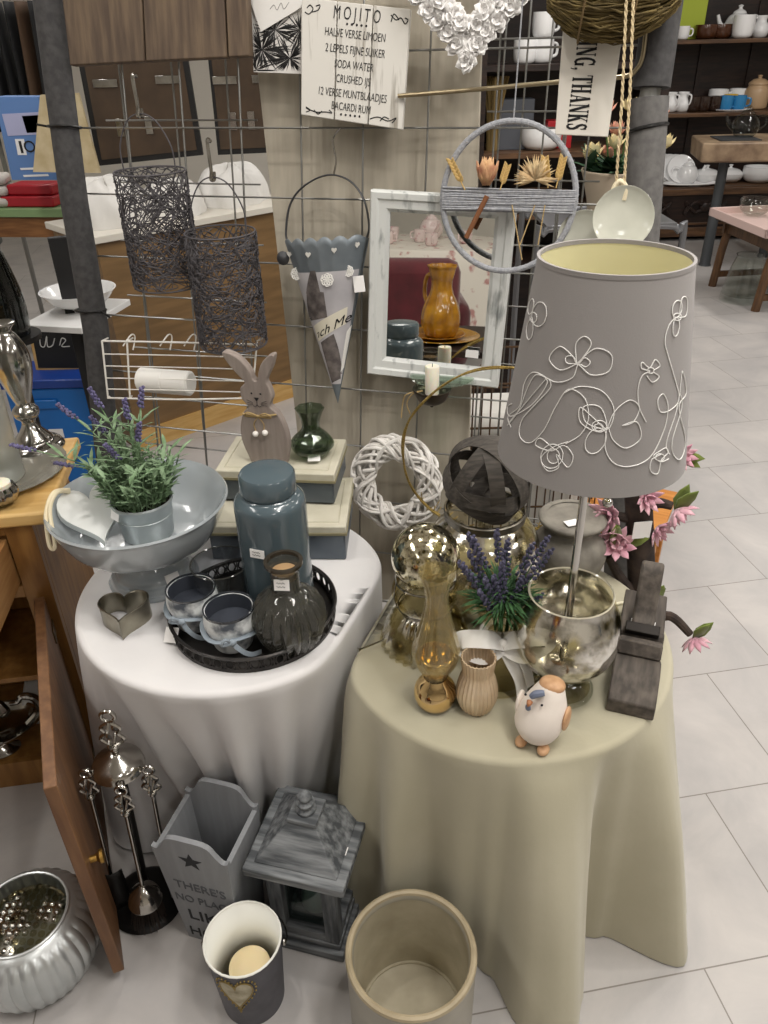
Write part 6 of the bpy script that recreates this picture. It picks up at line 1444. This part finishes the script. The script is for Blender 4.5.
# flower pot and trolley in front of it
Yp = 2.75; pc = ony(600, 214, Yp)
t = thing('trolley', 'grey tubular metal trolley behind the white shell discs', 'trolley', (pc.x, Yp, 0))
GM = mat('grey_tube', '#77787b', .4, .6); zt2 = pc.z
for y in (-.15, .15): M().tube(cr([(-.24, y, .02), (-.24, y, zt2-.10), (-.22, y, zt2-.03), (-.16, y, zt2-.012), (.16, y, zt2-.012), (.22, y, zt2-.03), (.24, y, zt2-.10), (.24, y, .02)], 5), .011, 10).build('side_frame', GM, t)
for z in (zt2-.02, .25): M().box((0, 0, z+.01), (.42, .32, .012)).build('tray_shelf', GM, t)
p = Vector((ony(612, 214, Yp).x, Yp, zt2-.0035)); t = thing('flower_pot', 'beige pot of artificial pink and cream flowers on the metal trolley', 'plant', p)
M().lathe(prof([(0, 0), (.075, 0), (.09, .05), (.11, .12), (.118, .14), (.112, .142), (.1, .12), (0, .115)], 4), 36).build('pot', mat('beige_pot', '#b3a592', .7), t)
b = M(); f1_, f2_ = M(), M(); rng = random.Random(14)
for k in range(90):
    a = rng.uniform(0, 6.28); b.leaf((rng.gauss(0, .04), rng.gauss(0, .04), .13), (math.cos(a), math.sin(a), rng.uniform(.2, 1.5)), .03, rng.uniform(.07, .14), curl=-.3)
b.build('leaves', mat('dark_green_foliage', '#1e3a26', .7, col2='#35583a', scale=30), t)
for k in range(12):
    c = Vector((rng.uniform(-.09, .11), rng.uniform(-.10, .05), rng.uniform(.16, .40))); f = M()
    for q in range(10): a = q*2.4; f.leaf(c, (math.cos(a), math.sin(a), .5+.1*q), .035, .045, curl=.3)
    f.build('flower', mat('cream_petals', '#ddd0a4', .8) if k % 2 else mat('peach_petals', '#dda892', .8), t)
    M().tube([(c.x*.4, c.y*.4, .12), c], .003, 5).build('stem', mat('stem_green', '#45602f', .7), t)
# wire bin behind the beige table
Yb = 2.02; xa, xb = ony(446, 400, Yb).x, ony(606, 420, Yb).x; zt3 = ony(500, 384, Yb).z; dpt = .3
t = thing('wire_bin', 'tall brown wire bin behind the glitter hoop and lamp', 'bin', (0, 0, 0)); BW = mat('brown_wire', '#5b4634', .5, .6)
b = M(); n = 18
for k in range(n+1):
    x = xa+(xb-xa)*k/n
    for y in (Yb, Yb+dpt): b.tube([(x, y, .01), (x, y, zt3)], .0026, 5)
for k in range(1, 9):
    y = Yb+dpt*k/9
    for x in (xa, xb): b.tube([(x, y, .01), (x, y, zt3)], .0026, 5)
for z in [.012+(zt3-.012)*j/6 for j in range(7)]: b.tube([(xa, Yb, z), (xb, Yb, z), (xb, Yb+dpt, z), (xa, Yb+dpt, z)], .0036, 6, closed=True)
for k in range(n+1): x = xa+(xb-xa)*k/n; b.tube([(x, Yb, .012), (x, Yb+dpt, .012)], .0026, 5)
b.build('wire_cage', BW, t)
o = M().box(((xa+xb)/2, Yb+dpt/2, .36), (xb-xa-.05, dpt-.05, .68)).build('white_sack', mat('white_sack', '#cfccc6', .9, bump=.5, bscale=8), bevel=.05); o.name = 'cloth_sack'; tag(o, 'pale cloth sack filling the brown wire bin', 'sack')
# ================================================================== left background
n0, n1 = Vector((-1.16, 3.31, 0)), Vector((-.38, 4.02, 0)); bd_ = (n1-n0).normalized(); ba = math.atan2(bd_.y, bd_.x); BL = (n1-n0).length
zb1 = zat(n0.lerp(n1, .35), 222)
t = thing('wooden_counter', 'low honey brown wooden counter behind the wire lanterns', 'counter', (n0.x, n0.y, 0), ba)
CO = wood('counter_wood', '#72593a', '#876a46', 'x', scale=3, rough=.45); 
M().box((BL/2, .22, (zb1-.03)/2), (BL, .44, zb1-.03)).build('counter_body', CO, t); M().box((BL/2, .22, zb1-.0145), (BL+.04, .49, .029)).build('counter_top', mat('cream_laminate', '#d6d1c6', .5), t, bevel=.003)
M().box((BL/2, -.004, .05), (BL, .012, .10)).build('plinth', PINE, t)
def ln(u, y, z=0): return n0+Matrix.Rotation(ba, 3, 'Z') @ Vector((u*BL, y, z))
CLO = mat('white_linen_pile', '#dad8d4', .9, bump=.4, bscale=14)
def heap(label, u, y, w_, d_, h_, seed, name='folded_cloth'):
    rng = random.Random(seed); ph = [rng.uniform(0, 6.28) for _ in range(6)]
    def fn(i, j):
        a, e = 2*PI*i, j*PI/2; r_ = 1+.10*math.sin(3*a+ph[0])+.06*math.sin(7*a+ph[1]+3*e); zz = math.sin(e)*(1+.12*math.sin(4*a+ph[2])+.1*math.sin(9*a+ph[3])*math.cos(e))
        return Vector((w_/2*math.cos(a)*math.cos(e)**.5*r_, d_/2*math.sin(a)*math.cos(e)**.5*r_, max(0, h_*zz)))
    o = M().grid(fn, 48, 12, cu=True).build(name, CLO); tag(o, label, 'cloth', 'white cloths on the counter', loc=ln(u, y, zb1+.0005), rz=ba); return o
heap('crumpled white cloth at the left end of the wooden counter', .17, .21, .36, .30, .17, 1); heap('crumpled white cloth in the middle of the wooden counter, under the picture frame', .46, .20, .32, .28, .13, 2); heap('crumpled white cloth at the right of the counter, behind the lower wire lantern', .77, .21, .36, .30, .16, 3)
def lean_panel(name, label, cat, corners, Y, m, th=.02, lean=.0, group=None):
    P = [ony(x, y, Y) for x, y in corners]; c = sum(P, Vector())/4; b = M(); b.prism([(p.x-c.x, p.z-c.z) for p in P][::-1], 0, th)
    t = thing(name, label, cat, c, 0, group); return t, b, P, c
def frame_back(label, corners, Y):
    t, b, P, c = lean_panel('picture_frame', label, 'picture frame', corners, Y, None, .02, group='frames turned to the wall'); b.build('frame_edge', mat('black_frame', '#191818', .5), t)
    q = [(p-c)*.90 for p in P]; M().prism([(p.x, p.z) for p in q][::-1], -.003, .002).build('backing', mat('brown_backing', '#403327', .8, col2='#4d3d2e', scale=8), t)
    for f in (.18, .82):
        pp_ = q[0].lerp(q[1], f).lerp(q[3].lerp(q[2], f), .32); M().box((pp_.x, -.006, pp_.z), (.11, .005, .032)).build('clip', SILVER, t, bevel=.001)
    for f in (.25, .55):
        pp_ = q[0].lerp(q[1], f).lerp(q[3].lerp(q[2], f), .72); M().box((pp_.x, -.006, pp_.z), (.032, .004, .075)).build('hanger', SILVER, t, bevel=.001)
frame_back('picture frame turned around, brown back showing, nearer the padded post', [(74, 40), (184, 36), (203, 155), (98, 166)], 4.0)
frame_back('picture frame turned around, brown back showing, nearer the backing board', [(206, 40), (275, 38), (285, 152), (218, 155)], 4.05)
t, b, P, c = lean_panel('beige_board', 'beige patterned board leaning behind the padded post', 'board', [(40, 95), (78, 93), (100, 173), (33, 172)], 3.75, None); t.name = 'patterned_board'
b.build('board_sheet', mat('beige_wallpaper', '#c4b594', .8, col2='#b3a27e', scale=16), t)
# blue product box
t, b, P, c = lean_panel('product_box', 'blue and lilac cardboard box with printed pictures behind the red box', 'box', [(-6, 97), (38, 97), (62, 180), (12, 180)], 3.9, None, .12); b.build('carton', mat('blue_carton', '#5c7fb5', .6), t)
def pq(x, y): q = ony(x, y, 3.9)-c; return (q.x, q.z)
for nm, poly, mm_ in (('lilac_band', [(2, 114), (39, 112), (46, 134), (8, 136)], mat('lilac_print', '#a7aacb', .6)), ('photo_print', [(22, 116), (38, 115), (44, 132), (27, 133)], mat('tan_print', '#8d8478', .6, col2='#4e4640', scale=30)), ('white_label', [(15, 139), (24, 139), (27, 155), (18, 155)], mat('white_print', '#e6e6e8', .6)), ('pen_picture', [(18.5, 141), (21, 141), (24, 153), (21.5, 153)], INK), ('stripe', [(20, 168), (45, 167), (46, 169), (21, 170)], mat('white_print', '#0')), ('stripe', [(23, 175), (48, 174), (49, 176), (24, 177)], mat('white_print', '#0'))):
    M().prism([pq(*p) for p in poly][::-1], -.0015 if nm != 'pen_picture' else -.003, .0005).build(nm, mm_, t)
text('Oz', .07, INK, t, (pq(33, 147)[0], -.002, pq(33, 147)[1]))
# green table with the red box
Yg = 4.05; ga = ony(74, 209, Yg); t = thing('green_table', 'table with a pale green top edge at the far left behind the padded post', 'table', (ga.x, Yg, 0), R(-8))
M().box((-.45, .3, ga.z-.02), (.9, .6, .04)).build('tabletop', mat('pale_green_laminate', '#7f9a6c', .5), t, bevel=.003); M().box((-.45, .3, ga.z-.09), (.86, .56, .10)).build('apron', wood('table_apron', '#6b4526', '#8a5f38', 'x'), t)
for x, y in ((-.12, .06), (-.84, .06), (-.12, .54), (-.84, .54)): M().lathe([(0, 0), (.03, 0), (.035, ga.z-.30), (.055, ga.z-.28), (.055, ga.z-.14), (0, ga.z-.14)], 20, c=(x, y, 0)).build('leg', mat('grey_leg', '#6d716f', .5, .4), t)
rb_c = ony(36, 213, Yg+.12); t = thing('red_case', 'red plastic case lying on the green table', 'case', (rb_c.x, Yg+.16, ga.z+.0005), R(-8)); RED = mat('red_plastic', '#a5202c', .4)
M().box((0, 0, .026), (.28, .18, .05)).build('case_base', RED, t, bevel=.008); M().box((.012, .01, .077), (.24, .15, .05)).build('case_lid', RED, t, bevel=.010)
c_ = ony(5, 205, Yg+.1)
for k in range(3):
    o = M().box((0, 0, .024), (.20-.01*k, .16, .046)).build('folded_blanket', mat('pale_blanket', '#c2bcb6', .9, bump=.4, bscale=30), bevel=.018); tag(o, ('folded pale blanket, lowest of the pile by the red case', 'folded pale blanket in the middle of the pile by the red case', 'folded pale blanket on top of the pile by the red case')[k], 'blanket', 'pile of blankets', loc=(c_.x-.07, Yg+.16, ga.z+.0005+.05*k), rz=.1*k)
# white tray table with bowl
zw_ = .80; w0, w1 = onz(84, 326, zw_), onz(24, 323, zw_); wd = (w0-w1).length; ca_ = math.atan2(w0.y-w1.y, w0.x-w1.x)
t = thing('side_stand', 'small white topped stand on a dark pole left of the padded post', 'side table', (w1.x, w1.y, 0), ca_)
M().box((wd/2, .16, zw_-.012), (wd, .36, .024)).build('stand_top', mat('white_laminate', '#d9d9d8', .4), t, bevel=.003); M().lathe([(0, .03), (.028, .03), (.026, zw_-.0245), (0, zw_-.0245)], 20, c=(wd*.6, .16, 0)).build('pole', BLACK, t); M().lathe([(0, 0), (.14, 0), (.14, .015), (.03, .035), (0, .035)], 32, c=(wd*.6, .16, 0)).build('pole_base', BLACK, t)
M().lathe([(.028, .30), (.05, .31), (.05, .36), (.028, .37)], 20, c=(wd*.6, .16, 0)).build('collar', mat('grey_leg', '#0'), t)
bw_ = w1+Matrix.Rotation(ca_, 3, 'Z') @ Vector((wd*.5, .19, 0)); lathe_thing('white_bowl', 'wide white porcelain bowl on the small white stand', 'bowl', shell(prof([(.05, 0), (.055, .012), (.10, .03), (.135, .07), (.14, .075)], 4), .005, .015), WHITE_CH, (bw_.x, bw_.y, zw_+.0005), None, 40).name = 'porcelain_bowl'
lathe_thing('glass_ornament', 'clear cut glass ornament standing in the white bowl', 'ornament', shell(prof([(.015, 0), (.03, .02), (.02, .06), (.028, .09), (.012, .14), (.004, .17)], 4), .003, .005), CLEAR, (bw_.x+.05, bw_.y+.02, zw_+.031))
# chalkboard and blue crate
Yk = 3.12; t, b, P, c = lean_panel('chalkboard', 'small black chalkboard with a wooden frame above the blue crate', 'chalkboard', [(27, 324), (92, 324), (97, 370), (36, 370)], Yk, None, .02); b.build('wood_frame', PINE, t)
q = [(p-c)*.9 for p in P]; M().prism([(p.x, p.z) for p in q][::-1], -.003, .001).build('slate', mat('slate_black', '#1c1d1e', .7), t)
b = M(); kp = lambda x, y: (ony(x, y, Yk)-c)+Vector((0, -.004, 0))
b.tube(cr([kp(40, 335), kp(41, 345), kp(45, 346), kp(47, 336), kp(48, 346), kp(53, 345), kp(55, 338)], 5), .0022, 5); b.tube(cr([kp(60, 345), kp(62, 338), kp(66, 340), kp(62, 346), kp(70, 346)], 5), .0022, 5); b.build('chalk_writing', mat('chalk_white', '#cfcfcb', .9), t)
zk = ony(60, 371, Yk-.02).z; cb = Vector((ony(52, 400, 3.05).x, 3.00, 0))
t = thing('plastic_crate', 'bright blue plastic crate under the chalkboard', 'crate', cb); BP = mat('bright_blue_plastic', '#1569b8', .35); hz_ = zk-.001
M().box((0, .12, hz_*.46), (.34, .22, hz_*.92)).build('crate_body', BP, t, bevel=.012); M().box((0, .12, hz_*.96), (.36, .24, hz_*.08)).build('crate_lid', mat('navy_plastic', '#1c3f8f', .35), t, bevel=.006); M().box((-.04, .004, hz_*.78), (.16, .014, .04)).build('handle', BP, t, bevel=.005); M().box((.0, .009, hz_*.5), (.06, .002, .04)).build('sticker', TAG, t)
# dark upright panel, glass vase, hanging bags
b = M(); Yd = 2.9; P = [ony(x, y, Yd) for x, y in ((64, 234), (78, 238), (112, 440), (86, 440))]; zf_ = 0
o = M().box((0, 0, .55), (.10, .03, 1.10)).build('dark_panel', mat('charcoal_panel', '#1d1d1e', .6), bevel=.003); o.name = 'upright_panel'; cx_ = (ony(72, 236, Yd).x+ony(98, 430, Yd).x)/2; tag(o, 'narrow charcoal panel standing beside the padded post', 'panel', loc=(cx_, Yd, 0), rz=R(20)); o.scale = (1, 1, ony(72, 236, Yd).z/1.10)
Yv = 2.6; vz = ony(10, 335, Yv).z
t = thing('plant_stand', 'dark slim stand carrying the glass vase at the left edge', 'stand', (ony(10, 335, Yv).x, Yv, 0)); M().lathe([(0, 0), (.12, 0), (.12, .012), (.018, .02), (.018, vz-.02), (.10, vz-.018), (.10, vz), (0, vz)], 28).build('stand_body', BLACK, t)
lathe_thing('smoked_vase', 'tall smoked glass vase at the left picture edge', 'vase', shell(prof([(.06, 0), (.07, .01), (.075, .12), (.055, .24), (.035, .33), (.04, .36)], 4), .004, .01), glass('smoked_vase_glass', '#a9adab'), (ony(10, 335, Yv).x, Yv, vz+.0005), None, 36)
Yr = 5.0; z_r = 1.92; xr0, xr1 = ony(-25, 50, Yr).x, ony(54, 50, Yr).x
t = thing('clothes_rail', 'metal clothes rail at the upper left', 'rail', ((xr0+xr1)/2, Yr, 0)); h2 = (xr1-xr0)/2
M().tube([(-h2, 0, z_r), (h2, 0, z_r)], .014, 10).build('bar', STEEL, t)
for s_ in (-1, 1): M().tube([(s_*h2, 0, .03), (s_*h2, 0, z_r)], .014, 10).build('upright', STEEL, t); M().box((s_*h2, 0, .015), (.04, .5, .03)).build('foot', STEEL, t)
for k in range(6):
    x = xr0+.03+(xr1-xr0-.06)*k/5; rng = random.Random(k); ph = rng.uniform(0, 6); L_ = (.62, .7, .56, .66, .6, .68)[k]
    m_ = [mat('black_cloth', '#141416', .8), mat('charcoal_cloth', '#2b2b2e', .8), mat('brown_cloth', '#4a3626', .8)][(0, 1, 0, 0, 2, 0)[k]]
    def fn(i, j): a = 2*PI*i; r_ = (.02+.022*j+.006*math.sin(5*a+ph)*j); return Vector((r_*math.cos(a)*.8, (.10+.07*j)*math.sin(a), -.05-L_*j))
    t = thing('hanging_garment', 'garment on the clothes rail, %s' % ('black, at the far left end', 'charcoal, second from the left end', 'black, third from the left end', 'long black, between the black and the brown ones', 'brown, second from the right end', 'black, at the right end by the padded post')[k], 'clothing', (x, Yr, z_r), .2*math.sin(k), 'clothes on the rail')
    M().grid(fn, 28, 10, cu=True).build('cloth_body', m_, t, solid=.003); M().tube(cr([(0, 0, -.045), (0, 0, -.01), (0, .012, .014), (0, .0, .0175), (0, -.016, .006)], 4), .003, 6).build('hanger_hook', SILVER, t)
# ================================================================== behind the camera, seen in the mirror
def refl(px, py, z):
    d = ray(px, py); n = MN; P = CAM+d*((mc-CAM).dot(n)/d.dot(n)); e = d-2*d.dot(n)*n; k = (z-P.z)/e.z if abs(e.z) > 1e-4 else 99; return P+e*k, k, e
AMB = mat('amber_glaze', '#8a5a16', .15, coat=.7, col2='#b98523', scale=14); YLG = mat('mustard_glaze', '#a97a1c', .2, coat=.5)
za = .56; ja = refl(440, 338, za)[0]
t = thing('side_table', 'dark wooden table with amber pottery, seen only in the mirror', 'table', (ja.x, ja.y, 0), R(-20))
M().box((-.05, -.05, za-.02), (.75, .62, .035)).build('tabletop', DARKWOOD, t, bevel=.004)
for x in (-.38, .28):
    for y in (-.31, .21): M().box((x, y, (za-.04)/2), (.045, .045, za-.0385)).build('leg', DARKWOOD, t)
def plate(label, p, r, m, g=None): tag(M().lathe(prof([(0, 0), (r*.6, 0), (r, .016), (r*.99, .021), (r*.6, .006), (0, .006)], 3), 44).build('serving_plate', m), label, 'plate', g, loc=p)
plate('wide mustard serving plate under the amber jug in the mirror', (ja.x, ja.y, za-.002), .20, YLG); plate('smaller amber plate stacked directly under the jug in the mirror', (ja.x-.01, ja.y+.01, za+.006), .14, AMB)
t = thing('ceramic_jug', 'amber glazed ceramic jug seen in the mirror', 'jug', (ja.x, ja.y, za+.0125), R(200))
M().lathe(prof([(0, 0), (.07, 0), (.095, .04), (.10, .10), (.085, .16), (.058, .22), (.052, .27), (.065, .33), (.075, .35), (.07, .35), (.048, .27), (0, .26)], 4), 48, rib=(9, .05)).build('jug_body', AMB, t)
M().tube(cr([(.05, 0, .30), (.11, 0, .29), (.125, 0, .20), (.085, 0, .12)], 6), .011, 10).build('handle', AMB, t)
rc_ = refl(406, 325, .45)[0]; RV = mat('wine_red_velvet', '#4a1018', .8, sheen=.5, col2='#5e1822', scale=8)
t = thing('armchair', 'wine red velvet armchair seen at the left of the mirror', 'armchair', (rc_.x-.12, rc_.y-.15, 0), R(150))
M().box((0, 0, .27), (.66, .62, .30)).build('seat', RV, t, bevel=.06); M().box((0, -.29, .62), (.70, .18, .50)).build('backrest', RV, t, bevel=.08)
for s_ in (-1, 1): M().box((s_*.36, .0, .40), (.14, .60, .40)).build('armrest', RV, t, bevel=.06)
for x in (-.3, .3):
    for y in (-.28, .25): M().lathe([(0, 0), (.02, 0), (.03, .125), (0, .125)], 12, c=(x, y, 0)).build('leg', DARKWOOD, t)
tb = refl(436, 246, .80)[0]+Vector((-.18, -.28, 0))
t = thing('dining_table', 'round table under a white floral cloth, far back in the mirror', 'table', (tb.x, tb.y, 0))
FLC = mat('floral_white_cloth', '#e3ddd3', .85, col2='#b98a86', scale=11, lo=.60, hi=.68)
b = M(); Rt = .66
b.lathe([(0, .80), (Rt-.02, .80), (Rt, .785)]+[(Rt+.02+.03*k, .78-.13*k) for k in range(1, 5)], 160, rib=(14, lambda z: .03*(.8-z))); b.build('floral_cloth', FLC, t)
M().lathe([(0, .0), (.25, 0), (.24, .03), (.05, .06), (.04, .76), (0, .76)], 24).build('pedestal', DARKWOOD, t)
PNK = mat('pink_white_china', '#e6d5d2', .2, coat=.5, col2='#c88f95', scale=30, lo=.55, hi=.7)
for k, (dx, dy) in enumerate(((-.2, .35), (.15, .3), (.3, 0), (-.05, .1), (-.35, .0))):
    cup('teacup', ('pink patterned teacup nearest the cloth edge in the mirror', 'pink patterned teacup beside the nearest one in the mirror', 'pink patterned teacup at the right of the floral cloth', 'pink patterned teacup in the middle of the floral cloth', 'pink patterned teacup at the left of the floral cloth')[k], (tb.x+dx, tb.y+dy, .8005), PNK, 1.25, k, 'teacups on the floral cloth')
teapot('pink white teapot on the floral cloth in the mirror', (tb.x-.1, tb.y-.2, .8005), PNK, 1.3, .7)

o = M().box((0, 0, .30), (.22, .16, .60)).build('lime_green_box', mat('lime_green_card', '#a9b83a', .6), bevel=.004); o.name = 'storage_box'; tag(o, 'tall lime green box at the left end of the cabinet top shelf', 'box', loc=on_shelf(686, 2, .33))
